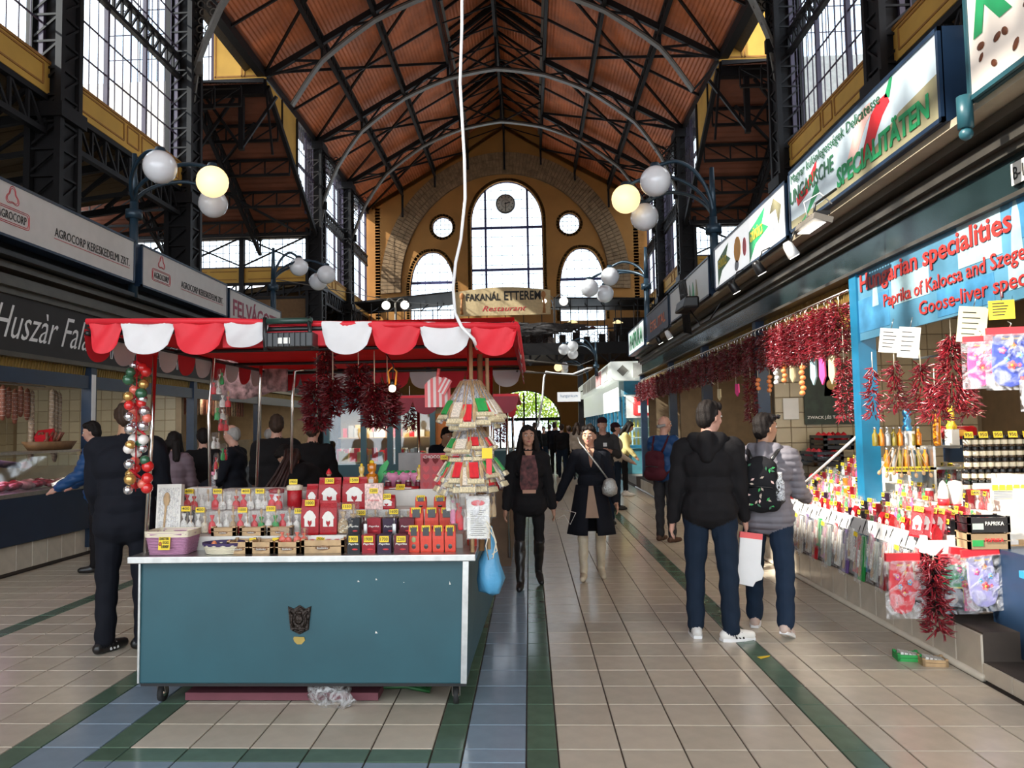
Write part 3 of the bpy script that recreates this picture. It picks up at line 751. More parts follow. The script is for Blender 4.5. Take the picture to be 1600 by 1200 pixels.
# clock hanging in the middle window
ck = thing('wall_clock', 'round dark-rimmed clock with pale dial hanging in the central arched window', 'clock', (XC+.05, YE-.4, 20.0))
f = MB(); f.tube([(0, y_, 0) for y_ in (-.06, .12)], .80, 28); f.build('clock_case', M('clock_rim', (.13, .12, .11), .5), ck)
MB().tube([(0, -.07, 0), (0, -.08, 0)], .68, 28).build('dial', M('clock_dial', (.62, .58, .5), .6), ck)
h = MB()
for k in range(12):
    a = PI/6*k; h.beam((.52*math.sin(a), -.09, .52*math.cos(a)), (.64*math.sin(a), -.09, .64*math.cos(a)), .06, .02, 0, (0, 1, 0))
h.tube([(.32*math.cos(a), -.085, .32*math.sin(a)) for a in np.linspace(0, 2*PI, 25)], .012, 4); h.build('hour_marks', INK, ck)
h = MB(); h.beam((0, -.1, .1), (0, -.1, -.55), .06, .02, 0, (0, 1, 0)); h.beam((-.08, -.1, -.02), (.4, -.1, .12), .08, .02, 0, (0, 1, 0)); h.build('clock_hands', INK, ck)
MB().beam((0, 0, .8), (0, 0, 1.05), .04, .04).beam((-.7, 0, .4), (-.95, .3, .7), .03, .03).beam((.7, 0, .4), (.95, .3, .7), .03, .03).build('clock_bracket', IRON, ck)
# ================================================================== GALLERY AT THE END
YG = 52.0
gal = struct(MB().box((XL, YG, 6.7), (XR, YE, 7.25)).build('floor_4', M('gallery_deck', (.05, .035, .03), .7)))
g = MB(); g.box((XL, YG-.15, 6.6), (XR, YG, 7.4))
for k in range(13):
    x_ = XL+.6+k*1.8; g.beam((x_, YG+.1, 6.7), (x_, YG+.1, 5.9), .16, .16); g.beam((x_, YG+.1, 6.0), (x_+.7, YG+.1, 6.6), .1, .1); g.beam((x_, YG+.1, 6.0), (x_-.7, YG+.1, 6.6), .1, .1)
for x_ in (XL+1.2, XL+6.2, XR-6.2, XR-1.2): g.box((x_-.18, YG+.2, 0), (x_+.18, YG+.55, 6.7))
g.build('gallery_girder', IRON, gal)
rl = MB()
for x_ in np.arange(XL+.3, XR, 1.25): rl.beam((x_, YG, 7.3), (x_, YG, 9.9), .05, .05)
rl.beam((XL, YG, 9.85), (XR, YG, 9.85), .06, .06); rl.beam((XL, YG, 8.35), (XR, YG, 8.35), .08, .08)
rl.build('gallery_railing', IRON, gal)
# scroll infill of the railing
sc = MB()
for x_ in np.arange(XL+.5, XR-.4, .42):
    for z in (7.6, 8.0): sc.tube([(x_+.16*math.cos(a), YG, z+.16*math.sin(a)) for a in np.linspace(0, 2*PI, 9)], .022, 4)
sc.build('railing_scrollwork', IRON, gal, kind='stuff')
cf = MB()
for (xa, xb, z0, z1) in ((XL, XR, 7.25, 8.0), (XL, XC-7.8, 8, 9.9), (XC-3.4, XC+3.6, 8, 9.6), (XC+8.2, XR, 8, 9.9)): cf.box((xa, YG+6, z0), (xb, YG+6.2, z1))
for k in range(26): x_ = XL+.6+k*.87; cf.box((x_, YG+1+(k*7 % 5)*.8, 7.25), (x_+.45, YG+1.4+(k*7 % 5)*.8, 8.1+(k*3 % 4)*.12))
cf.build('cafe_dark_backing', M('dark_cafe', (.03, .018, .016), .7), gal)  # dark panels put in for the gloomy cafe interior, with furniture blocks
pc_ = foliage((0, 0, 0), 1.0, 900, 9, .5); pc_.v = [(XC+.5+p[0]*5.5, YG-.15+p[1]*.18, 8.4+p[2]*.9) for p in pc_.v]; pc_.build('railing_planting', M('dry_planting', (.05, .045, .045), .8, var=.5), gal, kind='stuff')
# roofs of the cafe awnings on the gallery
aw = MB()
for (xa, xb) in ((XL+1, XC-3.4), (XC+3.5, XR-1)):
    aw.beam((xa, YG+3, 10.6), (xb, YG+3, 11.2 if xa < XC else 10.4), 5.0, .12, 0, (0, 0, 1))
    for k in range(7): x_ = xa+(xb-xa)*k/6; aw.beam((x_, YG+.6, 9.9), (x_, YG+5.5, 11.3), .06, .06); aw.beam((x_, YG+.6, 7.3), (x_, YG+.6, 10.5), .06, .06)
aw.build('terrace_frame', IRON, gal)
for k, (x_, z_) in enumerate(((-9.5, 9.2), (3.2, 9.1), (4.6, 8.6), (6.4, 9.0), (1.9, 8.5))):
    t = thing('pendant_lamp', ('dark red' if k in (2, 4) else 'cream')+' shaded pendant lamp over the gallery cafe, '+ORD[k]+' counted from its left end', 'lamp', (x_, YG+2.2, z_), 0, 'cafe pendant lamps')
    MB().lathe([(.04, .2), (.12, .16), (.38, 0), (.36, -.01), (.1, .1)], n=14).build('lamp_shade', M('red_shade', (.4, .02, .02), .4) if k in (2, 4) else M('lit_shade', (.7, .6, .35), .5, emit=(1, .8, .4), estr=1.), t)
    MB().beam((0, 0, .2), (0, 0, 1.6), .015, .015).build('lamp_cord', BLACK, t)
# gallery cafe sign
sg = thing('restaurant_sign', 'cream curved-top restaurant sign board with red script below, on the gallery railing', 'sign', (XC, YG-.35, 0))
top = [(3.25-6.5*i/12, 11.0+.28*math.sin(PI*i/12)) for i in range(13)]
MB().prism([(-3.25, 9.35), (3.25, 9.35)]+top, -.12, (0, 0, 0), (1, 0, 0), (0, 0, 1)).build('sign_board', M('cream_sign', (.62, .47, .26), .6), sg)
text('FAKANÁL', 2.35, .62, INK, (-1.32, -.01, 10.68), sg, bold=.025); text('ETTEREM', 2.5, .62, INK, (1.35, -.01, 10.68), sg, bold=.025)
text('Restaurant', 3.0, .36, M('red_neon', (.6, .02, .05), .5), (.1, -.01, 9.82), sg, shear=.4)
for s_ in (-1, 1):
    sp = MB(); sp.ball((s_*2.78, -.03, 10.7), .2, 10, 6, sc=(.8, .25, 1.2)); sp.tube([(s_*2.78, -.03, 10.5), (s_*2.82, -.03, 9.9), (s_*2.8, -.03, 9.45)], [.05, .07, .11], 8)
    sp.build('painted_spoon', M('spoon_brown', (.42, .17, .05), .6), sg)
# ================================================================== STALLS, RIGHT ROW
WALLT = M('beige_wall_tile', (.46, .38, .24), .3, var=.05, rand=.08)
DARKG = M('glossy_dark_green', (.015, .03, .032), .18, .3, var=.1, scale=2)
MOLD = M('bronze_moulding', (.11, .10, .085), .3, .6)
MESHG = M('golden_grille', (.42, .26, .07), .35, .5)
SOFF = M('cream_soffit', (.42, .36, .26), .6)
FACE, XP = 3.05, 2.87
NODES = [1.7, 4.9, 8.05, 11.3, 14.7, 17.9, 20.9]
def tiles_on(par, mat, O, U, V, nu, nv, w_, h_, gap=.004, name='wall_tile', dep=.01, limit=300):
    """a grid of separate tiles standing proud of a wall at O along U,V"""
    U = Vector(U); V = Vector(V); O = Vector(O); N = U.cross(V); a, b = w_/2-gap, h_/2-gap
    k = (name, w_, h_, mat.name, tuple(U), tuple(V))
    if k not in tcache:
        mb = MB(); c = min(a, b)*.04
        P = lambda x_, y_, z_: U*x_+V*y_+N*z_
        mb.add([P(-a, -b, 0), P(a, -b, 0), P(a, b, 0), P(-a, b, 0), P(-a+c, -b+c, dep), P(a-c, -b+c, dep), P(a-c, b-c, dep), P(-a+c, b-c, dep)], [(4, 5, 6, 7), (0, 1, 5, 4), (1, 2, 6, 5), (2, 3, 7, 6), (3, 0, 4, 7)])
        tcache[k] = mb.mesh(name, mat)
    for i in range(nu):
        for j in range(nv): link(name, tcache[k], par, O+U*(w_*(i+.5))+V*(h_*(j+.5)))
st = thing('market_stall', 'long dark-fronted stall on the right hung with dried red paprika under lit sign boxes', 'market stall', (0, 0, 0))
m = MB()
m.box((FACE+.05, 1.5, 3.05), (FACE+.2, 21, 3.33)); m.build('fascia', DARKG, st)
m = MB()
for (x0, z0, z1) in ((FACE, 3.33, 3.38), (FACE-.05, 3.38, 3.43), (FACE-.02, 3.43, 3.48), (FACE-.12, 3.50, 3.56), (FACE-.05, 3.02, 3.05)): m.box((x0, 1.5, z0), (FACE+.2, 21, z1))
m.build('cornice', MOLD, st)
m = MB(); m.box((2.80, 1.5, 3.57), (6.0, 21, 3.62)); m.build('soffit', SOFF, st)
m = MB(); m.box((2.95, 1.5, 3.62), (6.0, 21, 4.2)); m.build('stall_roof', NAVY, st)
for y in (1.7, 7.22, 10.35, 13.5, 16.7, 20.9): MB().box((FACE-.02, y-.075, .12), (FACE+.14, y+.075, 3.05)).build('stall_post', NAVY if y > 8 else M('sky_blue_post', (.012, .16, .30), .35), st)
m = MB()      # pierced golden shutter strip above the garlands
for y in np.arange(7.35, 20.8, .055): m.beam((FACE+.1, y, 2.78), (FACE+.1, y+.05, 3.05), .012, .012); m.beam((FACE+.1, y+.05, 2.78), (FACE+.1, y, 3.05), .012, .012)
m.box((FACE+.16, 7.3, 2.6), (FACE+.18, 20.9, 3.05)); m.build('shutter_grille', MESHG, st)
m = MB(); m.tube([(FACE-.02, 7.3, 2.90), (FACE-.02, 20.8, 2.90)], .014, 6)
for y in np.arange(7.5, 20.8, .17): m.tube([(FACE-.02, y, 2.90), (FACE-.05, y, 2.86), (FACE-.03, y, 2.80)], .006, 4)
m.build('hanging_rail', CHROME, st)
m = MB(); m.box((5.9, 1.5, .12), (6.0, 21, 3.57)); m.box((FACE+.2, 10.3, .12), (5.9, 10.4, 3.57)); m.box((FACE+.2, 16.6, .12), (5.9, 16.7, 3.57)); m.box((FACE+.2, 20.9, .12), (6, 21, 3.57)); m.build('partition', M('dim_stall_wall', (.2, .14, .08), .7), st)
m = MB(); m.box((FACE+.1, 1.5, 0), (5.9, 21, .12)); m.build('stall_floor', M('brown_floor_tile', (.20, .13, .09), .4), st)
m = MB(); m.box((FACE+.15, 8.85, .3), (FACE+.6, 20.9, .78)); m.box((FACE+.1, 8.82, .78), (FACE+.75, 20.9, .82)); m.box((3.25, 5.6, .3), (3.6, 8.82, .755)); m.build('counter', NAVY, st)
tiles_on(st, WALLT, (FACE+.2, 10.3, 1.0), (1, 0, 0), (0, 0, 1), 13, 10, .2, .2)
# plinth of cream tiles and the low step in front
pl = MB(); pl.box((XP, 5.12, -.01), (FACE+.3, 21, .30)); pl.box((XP, 1.5, -.01), (5.9, 5.12, .115)); pl.build('plinth', GROUT, st)
tiles_on(st, TILEC, (XP, 5.12+.3*50, 0.03), (0, -1, 0), (0, 0, 1), 50, 1, .3, .26, name='plinth_tile', dep=.012)
tiles_on(st, TILEC, (XP, 5.12, 0.005), (0, -1, 0), (0, 0, 1), 11, 1, .3, .11, name='plinth_tile', dep=.012)
tiles_on(st, M('brown_step_tile', (.26, .17, .11), .35, rand=.1), (XP, 5.12, .115), (0, -1, 0), (1, 0, 0), 11, 4, .3, .3, name='step_tile', dep=-.008)
cv = MB(); cv.tube([(XP-.02, 5.1, .02), (XP-.02, 21, .02)], .025, 6); cv.build('cove_strip', TILEC, st)
# dark cupboard below the counter at the near end
m = MB(); m.box((3.10, 4.62, .13), (3.42, 5.4, .80)); m.box((3.5, 3.4, .13), (5.8, 5.6, .2)); m.build('under_cupboard', NAVY, st, bevel=.005)
# poster on the tiled partition
po = thing('poster', 'dark framed advertising poster with a small gold emblem on the beige tiled partition', 'poster', (3.98, 10.27, 2.06))
MB().box((-.36, -.02, -.42), (.36, 0, .42)).build('poster_panel', M('dark_green_print', (.02, .035, .02), .5, var=.5, scale=8), po)
MB().ball((0, -.022, .1), .07, 12, 6, sc=(1, .1, 1)).build('emblem', M('gold_print', (.6, .4, .12), .5), po)
MB().prism([(-.1, -.05), (.1, -.05), (.06, .35), (-.06, .35)], -.006, (0, -.02, 0), (1, 0, 0), (0, 0, 1)).build('bottle_print', M('black_print', (.01, .01, .01), .5), po)
text('ZWACK J.ÉS T. BUDAPEST', .66, .06, PAPER, (0, -.024, -.33), po, bold=.02)
nb = thing('notice', 'white paper notice on the beige tiled partition beside the poster', 'notice', (3.45, 10.27, 1.85)); MB().box((-.1, -.006, -.14), (.1, 0, .14)).build('notice_sheet', PAPER, nb)
# ------------------------------------------------------------------ sign boxes
def sign_box(name, label, x, y0, y1, z0, z1, face, side=1, frame=NAVY, depth=.19):
    """projecting sign box; local frame: face toward the aisle, x runs left to right for a reader"""
    yc = (y0+y1)/2; W_ = y1-y0; H_ = z1-z0; rot = -PI/2 if side > 0 else PI/2
    t = thing(name, label, 'sign', (x, yc, (z0+z1)/2), rot)
    MB().box((-W_/2, .012, -H_/2), (W_/2, depth, H_/2)).build('sign_case', frame, t)
    f = MB(); e = .03
    for (a, b) in (((-W_/2, -H_/2), (W_/2, -H_/2+e)), ((-W_/2, H_/2-e), (W_/2, H_/2)), ((-W_/2, -H_/2), (-W_/2+e, H_/2)), ((W_/2-e, -H_/2), (W_/2, H_/2))): f.box((a[0], -.012, a[1]), (b[0], .02, b[1]))
    f.build('sign_frame', frame, t)
    MB().box((-W_/2+e, 0, -H_/2+e), (W_/2-e, .01, H_/2-e)).build('sign_face', face, t)
    return t
def blob(par, name, pts, mat, y=-.004, d=-.003): return MB().prism(pts, d, (0, y, 0), (1, 0, 0), (0, 0, 1)).build(name, mat, par)
def lit(name, col, e=.0): return M(name, col, .3, var=.04, scale=1.5, emit=col, estr=e) if e else M(name, col, .3, var=.04, scale=1.5)
GRN = M('sign_green', (.02, .33, .12), .4); SRED = M('sign_red', (.70, .03, .04), .4); DGRN = M('sign_dark_green', (.02, .12, .05), .4)
# coffee sign nearest the viewer
s1 = sign_box('shop_sign', 'cream sign box with brown beans and a dark cup, nearest one on the right', 2.75, 1.9, 4.75, 3.61, 4.45, lit('cream_lit_sign', (.78, .70, .62), .25), 1, BLUEP, .32)
text('Ke', .62, .40, GRN, (-1.03, -.004, .13), s1, bold=.03, shear=.2); BEAN = M('bean_brown', (.16, .05, .02), .4)
for i in range(16):
    a = random.uniform(-1.32, -.2); b = random.uniform(-.33, -.04)-.05*(a > -.8)
    c = MB(); c.ball((0, 0, 0), .022+.012*random.random(), 8, 5, sc=(1.3, .15, .8)); c.build('bean', BEAN, s1, (a, -.004, b), (0, random.uniform(-1, 1), 0))
blob(s1, 'cup_print', [(-.62+.28*math.cos(a), .2+.17*math.sin(a)) for a in np.linspace(0, 2*PI, 20, endpoint=False)], BEAN); blob(s1, 'crema_print', [(-.64+.2*math.cos(a), .21+.1*math.sin(a)) for a in np.linspace(0, 2*PI, 20, endpoint=False)], M('coffee_cream', (.5, .25, .1), .4), -.008)
pf = thing('sign_finial', 'blue painted pipe end with a ball under the corner of the coffee sign', 'pipe', (2.72, 4.75, 3.45)); MB().cyl((0, 0, 0), (0, 0, .2), .045, n=12).build('pipe', BLUEP, pf); MB().ball((0, 0, -.035), .04).build('ball_end', BLUEP, pf)
# sign two
s2 = sign_box('shop_sign', 'sky-coloured lit sign box with green lettering and a big red pepper', 2.75, 5.05, 7.98, 3.62, 4.26, lit('pale_blue_lit_sign', (.50, .60, .66), .22))
blob(s2, 'tricolor_red', [(-1.26, -.01), (-.95, .06), (-.7, .19), (-.72, .07), (-.95, -.05), (-1.22, -.1)], SRED); blob(s2, 'tricolor_green', [(-1.2, -.3), (-1.0, -.24), (-.72, -.02), (-.66, -.12), (-.9, -.22), (-1.1, -.3)], GRN)
pep = [(.2, -.18), (.34, -.02), (.45, .14), (.6, .2), (.72, .2), (.76, .12), (.64, .06), (.55, -.02), (.44, -.14), (.3, -.22)]; blob(s2, 'pepper_print', pep, SRED); blob(s2, 'pepper_print', [(p[0]-.28, p[1]+.05) for p in pep], M('pale_pink_print', (.85, .55, .5), .5), -.003); blob(s2, 'stalk_print', [(.68, .18), (.78, .29), (.82, .28), (.76, .15)], GRN)
blob(s2, 'plain_print', [(-1.43, -.29), (1.43, -.29), (1.43, .02), (.9, -.02), (.4, -.16), (-.6, -.24), (-1.43, -.2)], M('brown_green_print', (.36, .33, .2), .5), -.002)
text('Magyar különlegességek Delicatesse', 2.0, .12, DGRN, (-.38, -.008, .20), s2); text('UNGARISCHE', 1.12, .15, DGRN, (-.86, -.008, .03), s2, bold=.01); text('SPECIALITÄTEN', 1.55, .21, GRN, (.54, -.008, -.13), s2, bold=.035)
# sign three with pennant
s3 = sign_box('shop_sign', 'white lit sign box with two green pennants and painted fruit beside the right lamp post', 2.75, 8.08, 11.2, 3.60, 4.22, lit('white_lit_sign', (.86, .88, .88), .55))
for cx, sz, mt in ((.55, 1., GRN), (-1.05, .9, M('dull_green_print', (.12, .25, .12), .5))):
    blob(s3, 'pennant_print', [(cx-.36*sz, -.27), (cx-.36*sz, .1*sz), (cx+.3*sz, .24*sz), (cx+.16*sz, .08*sz), (cx+.4*sz, -.02), (cx-.1*sz, -.1*sz)], mt)
    text('GYÜMÖLCS', .5*sz, .15, M('print_yellow', (.8, .65, .08), .5), (cx-.05, -.008, .03), s3, bold=.01)
blob(s3, 'fruit_print', [(-.35+.16*math.cos(a), .02+.17*math.sin(a)) for a in np.linspace(0, 2*PI, 12, endpoint=False)], M('print_orange', (.85, .4, .05), .5)); blob(s3, 'fruit_print', [(-.02+.08*math.cos(a), -.02+.12*math.sin(a)) for a in np.linspace(0, 2*PI, 12, endpoint=False)], SRED); blob(s3, 'fruit_print', [(-.4+.1*math.cos(a), -.18+.07*math.sin(a)) for a in np.linspace(0, 2*PI, 12, endpoint=False)], M('print_grey', (.35, .37, .4), .5)); blob(s3, 'herb_print', [(1.0, .1), (1.15, .24), (1.4, .1), (1.3, -.08), (1.22, .1)], M('print_olive', (.35, .33, .2), .5))
s4 = sign_box('shop_sign', 'pale sign box with leaves and a chef figure left of the right lamp post', 2.75, 11.55, 14.75, 3.60, 4.2, lit('grey_white_sign', (.55, .57, .55)))
for k in range(5): blob(s4, 'leaf_print', [(.2+.25*k-.6, -.2), (.3+.25*k-.6, .12), (.42+.25*k-.6, -.15)], (GRN, M('print_olive'), DGRN)[k % 3])
s5 = sign_box('shop_sign', 'navy sign box with orange lettering on the right, far behind', 2.75, 14.95, 17.7, 3.58, 4.2, M('navy_sign', (.03, .04, .08), .4)); text('ÉTEL ITAL', 1.9, .26, M('sign_orange', (.7, .2, .08), .5), (.1, -.004, -.02), s5, bold=.02)
s6 = sign_box('shop_sign', 'pale sign box with tall green letters at the far end of the right stall row', 2.75, 18.1, 20.9, 3.55, 4.2, lit('pale_green_sign', (.72, .8, .76), .3)); text('PAPRIKA', 2.2, .4, GRN, (0, -.004, 0), s6, bold=.02)
# fabric-like board with the big red text
hb = thing('shop_sign', 'blue photo-print banner board with three lines of red lettering above the spice stall', 'sign', (FACE, 5.6, 2.72), -PI/2)
MB().box((-1.68, 0, -.32), (1.68, .03, .32)).build('sign_board', M('blue_print', (.07, .20, .30), .25, var=.25, scale=2.5), hb)
LB = M('light_blue_print', (.30, .45, .5), .25, var=.2); DB = M('deep_blue_print', (.05, .2, .36), .3, var=.3)
for (a, b, c, d, mt) in ((-1.6, -.25, -.95, .05, DB), (-.9, -.1, -.3, .12, LB), (.1, .0, .6, .3, LB), (.7, .05, 1.6, .3, DB), (-.2, -.3, .5, -.1, DB), (.65, -.25, 1.3, -.05, LB)): MB().box((a, -.003, b), (c, 0, d)).build('photo_print', mt, hb)
for (x_, hh) in ((-1.2, .2), (.75, .35), (-.35, .18), (1.1, .28)): blob(hb, 'tower_print', [(x_-.06, -.05), (x_+.06, -.05), (x_+.04, hh*.6), (x_, hh), (x_-.04, hh*.6)], LB, -.004)
RT = M('red_letter', (.42, .03, .025), .4)
text('Hungarian specialities', 2.2, .20, RT, (-.38, -.008, .17), hb, bold=.02); text('Paprika of Kalocsa and Szeged', 1.95, .14, RT, (-.06, -.008, -.05), hb, bold=.01); text('Goose-liver specialities', 1.75, .14, RT, (.42, -.008, -.21), hb, bold=.01)
tg = thing('number_tag', 'small white number tag on the dark fascia beyond the blue banner', 'tag', (FACE+.03, 4.72, 3.2), -PI/2); MB().box((-.2, 0, -.07), (.2, .006, .07)).build('tag_plate', PAPER, tg); text('B-11', .14, .08, INK, (-.1, -.003, 0), tg)
# handwritten sheets hung below the banner
for i, (x_, y_, w_, h_, c) in enumerate(((1391, 532, .16, .20, PAPER), (1420, 535, .15, .24, PAPER), (1519, 507, .17, .24, M('cream_sheet', (.8, .76, .45), .6)), (1565, 484, .14, .12, YCARD))):
    p = at(x_, y_, X=FACE-.08); t = thing('price_sheet', ('white' if i < 2 else 'cream' if i == 2 else 'small yellow')+' handwritten price sheet hanging under the blue banner, '+ORD[i]+' from the left', 'price sheet', p, (0, .12 if i < 3 else 0, -.35), 'hanging price sheets')
    MB().box((-w_/2, 0, -h_/2), (w_/2, .003, h_/2)).build('sheet', c, t)
    l = MB()
    for k in range(5): l.box((-w_*.35, -.002, h_*(.32-.15*k)), (w_*(.1+.05*(k*7 % 4)), 0, h_*(.32-.15*k)+.006))
    l.build('handwriting', INK, t); MB().tube([(0, 0, h_/2), (.01, 0, h_/2+.08)], .003, 4).build('wire_hook', STEEL, t)
# flood lamps and spot lamps below the signs
def spot(x_, y_, z_, label, big=False):
    t = thing('spot_lamp', label, 'lamp', (x_, y_, z_), -PI/2, 'sign spot lamps')
    if big:
        MB().beam((-.22, -.1, 0), (.22, -.1, 0), .16, .05, 0, (0, .3, 1)).build('lamp_head', IRONW, t); MB().box((-.19, -.17, -.035), (.19, -.04, -.028)).build('lamp_lens', M('lamp_lens_lit', (1, .98, .9), .3, emit=(1, .97, .9), estr=3), t)
        f = MB(); 
        for k in range(9): f.box((-.2+k*.05, -.16, .025), (-.19+k*.05, -.04, .06))
        f.build('cooling_fins', BLACK, t); MB().tube([(0, -.1, .03), (.05, -.1, .16), (0, .1, .3)], .012, 6).build('lamp_arm', BLACK, t); MB().tube([(-.25, -.05, .1), (-.2, -.1, .25), (-.1, 0, .3), (-.1, .1, .2)], .006, 5).build('cable', WHITE, t)
    else:
        MB().lathe([(.03, .1), (.05, .06), (.06, -.06), (.055, -.065)], n=12).build('lamp_head', WHITE if 'white' in label else BLACK, t, None, (.5, 0, 0)); MB().lathe([(.05, -.062), (.05, -.07)], n=12).build('lamp_lens', M('lamp_lens_lit'), t, None, (.5, 0, 0)); MB().tube([(0, 0, .08), (0, .04, .2), (0, .15, .25)], .009, 5).build('lamp_arm', BLACK, t)
p = at(1290, 350, X=2.55); spot(*p, 'wide silver floodlight on an arm beneath the pepper sign', True)
for (a, b, l) in ((1236, 392, 'white boxy spot lamp under the near edge of the pennant sign'), (1186, 420, 'small black spot lamp under the pennant sign, nearer one'), (1147, 450, 'small black spot lamp under the pennant sign, farther one'), (1045, 524, 'white spot lamp under the navy sign with orange letters'), (1030, 532, 'small black spot lamp under the navy sign')):
    p = at(a, b, X=2.62); spot(*p, l)
fl = thing('wire_rack', 'dark wire frame and speaker case hanging by the leaf sign', 'rack', at(1072, 480, X=2.5), -PI/2)
f = MB()
for k in range(6): f.tube([(-.32+.1*k, 0, -.42), (-.36+.1*k, 0, .42)], .012, 4)
for z in (-.42, -.1, .2, .42): f.tube([(-.34, 0, z), (.2, 0, z)], .012, 4)
f.build('wire_frame', BLACK, fl, None, (.1, .15, 0)); MB().hexa([(.05, -.2, -.12), (.5, -.15, -.08), (.5, .1, -.08), (.05, .1, -.12)], [(.05, -.16, .06), (.5, -.1, .1), (.5, .1, .1), (.05, .1, .06)]).build('speaker_case', BLACK, fl, bevel=.03); MB().tube([(.3, 0, -.1), (.5, .1, -.35), (.7, .2, -.3), (.9, .3, -.1)], .012, 5).build('cable', BLACK, fl)
# ------------------------------------------------------------------ kiosk at the far end
KX, KY = 3.05, 27.0
kk = thing('corner_kiosk', 'brightly lit white and blue corner kiosk with a red jars frieze', 'kiosk', (0, 0, 0))
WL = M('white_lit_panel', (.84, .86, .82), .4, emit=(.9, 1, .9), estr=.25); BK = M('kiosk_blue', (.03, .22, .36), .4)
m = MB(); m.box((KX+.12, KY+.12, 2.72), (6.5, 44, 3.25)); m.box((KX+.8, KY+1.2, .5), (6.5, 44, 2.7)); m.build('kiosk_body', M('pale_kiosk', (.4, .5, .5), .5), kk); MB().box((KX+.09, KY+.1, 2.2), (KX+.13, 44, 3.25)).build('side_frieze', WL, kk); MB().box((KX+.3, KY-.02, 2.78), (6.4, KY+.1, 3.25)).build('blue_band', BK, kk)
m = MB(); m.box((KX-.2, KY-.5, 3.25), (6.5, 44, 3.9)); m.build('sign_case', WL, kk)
for (p, q) in (((KX+.55, KY-.52), (6.3, KY-.52)),):
    MB().box((p[0], p[1]-.01, 3.32), (q[0], p[1], 3.84)).build('sign_face', M('tokaj_sign', (.82, .82, .76), .4), kk)
text('TOKAJI', .7, .14, M('sign_grey', (.3, .3, .26), .5), (KX+1.7, KY-.54, 3.66), kk); text('BORKÜLÖNLEGESSÉGEK', 1.3, .07, M('sign_grey'), (KX+1.7, KY-.54, 3.48), kk)
MB().prism([(-.2, 0), (0, -.2), (.2, 0), (0, .2)], -.01, (KX+.2, KY-.515, 3.58), (1, 0, 0), (0, 0, 1)).build('emblem', M('sign_grey'), kk)
for k in range(5):
    y = KY+.4+k*2.6; MB().box((KX-.22, y, 3.32), (KX-.2, y+2.3, 3.84)).build('side_sign', M('tokaj_sign') if k != 1 else M('pink_sign', (.75, .4, .4), .4), kk)
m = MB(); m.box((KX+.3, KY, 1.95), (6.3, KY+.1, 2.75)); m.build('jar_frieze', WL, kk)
for k, x_ in enumerate((KX+.95, KX+1.9, KX+2.85)):
    MB().lathe([(.30, 0), (.36, .05), (.36, .45), (.3, .52), (.32, .54), (.32, .66)], (x_, KY-.04, 2.02), 16, sy=.2).build('jar_print', M('red_jar_print', (.75, .05, .05), .4, emit=(.8, .05, .05), estr=.3), kk); MB().box((x_-.2, KY-.13, 2.12), (x_+.2, KY-.11, 2.38)).build('jar_label', WL, kk)
m = MB()
for x_ in (KX+.3, KX+1.2, 6.2): m.box((x_-.05, KY, 0), (x_+.05, KY+.1, 2.7))
for y in np.arange(KY+.2, 44, 1.3): m.box((KX+.1, y-.04, 0), (KX+.2, y+.04, 2.7))
m.box((KX+.1, KY, .9), (6.3, KY+.12, 1.0)); m.box((KX+.08, KY, .9), (KX+.22, 44, 1.0)); m.build('kiosk_frame', BK, kk)
m = MB(); m.box((KX+.15, KY+.05, .0), (6.2, 44, .88)); m.build('kiosk_counter', M('teal_panel', (.10, .32, .38), .4), kk)
MB().box((KX+.2, KY+.03, 1.0), (6.2, KY+.04, 1.95)).box((KX+.14, KY+.1, 1.0), (KX+.15, 44, 2.7)).build('kiosk_glass', GLASS, kk)
m = MB()
for z in (1.25, 1.6): m.box((KX+.3, KY+.3, z), (6.2, KY+.8, z+.02))
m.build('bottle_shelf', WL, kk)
bt = MB().lathe([(.035, 0), (.04, .02), (.04, .16), (.015, .21), (.015, .27)], n=8).mesh('bottle', M('amber_bottle', (.55, .45, .12), .2, emit=(.6, .5, .1), estr=.2))
for z in (1.0, 1.27, 1.62):
    for k in range(20): o = link('bottle', bt, None, (KX+.4+k*.14, KY+.5, z)); tag(o, 'small amber wine bottle on the kiosk shelves beneath the red jars frieze', 'bottle', 'wine bottles in the far kiosk')
sg2 = thing('hanging_sign', 'small white hanging sign with blue letters at the far end of the aisle', 'sign', at(889, 620, Y=40)); MB().box((-.6, -.05, -.25), (.6, .05, .25)).build('sign_board', lit('white_lit_sign', (.86, .88, .88), .55), sg2); text('hungarikum', .9, .22, M('sign_blue', (.1, .25, .5), .5), (0, -.054, .03), sg2); MB().beam((.5, 0, .2), (1.2, 0, .5), .05, .05).build('bracket', IRON, sg2)
# ================================================================== STALLS, LEFT ROW
XS = -6.15
ls = thing('market_stall', 'long dark-fronted butcher stall on the left under white sign boxes', 'market stall', (0, 0, 0))
m = MB(); m.box((XS-.2, 6.5, 2.66), (XS, 22, 3.34)); m.build('fascia', M('charcoal_board', (.022, .02, .02), .6), ls)
m = MB()
for (x0, z0, z1) in ((XS+.03, 3.34, 3.42), (XS+.1, 3.42, 3.5), (XS+.06, 3.5, 3.56), (XS+.16, 3.6, 3.68), (XS+.04, 2.6, 2.66)): m.box((XS-.2, 6.5, z0), (x0, 22, z1))
m.build('cornice', MOLD, ls)
m = MB(); m.box((XS-3.4, 6.5, 3.7), (XS+.3, 22, 3.76)); m.box((XS-3.4, 6.5, 3.76), (XS-.0, 22, 4.3)); m.build('stall_roof', BLACK, ls)
for y in (6.6, 7.55, 10.5, 13.8, 17.2, 21.8): MB().box((XS-.12, y-.07, .1), (XS+.02, y+.07, 2.6)).build('stall_post', NAVY, ls)
MB().box((XS-.1, 6.5, 2.3), (XS, 22, 2.48)).build('stall_beam', NAVY, ls)
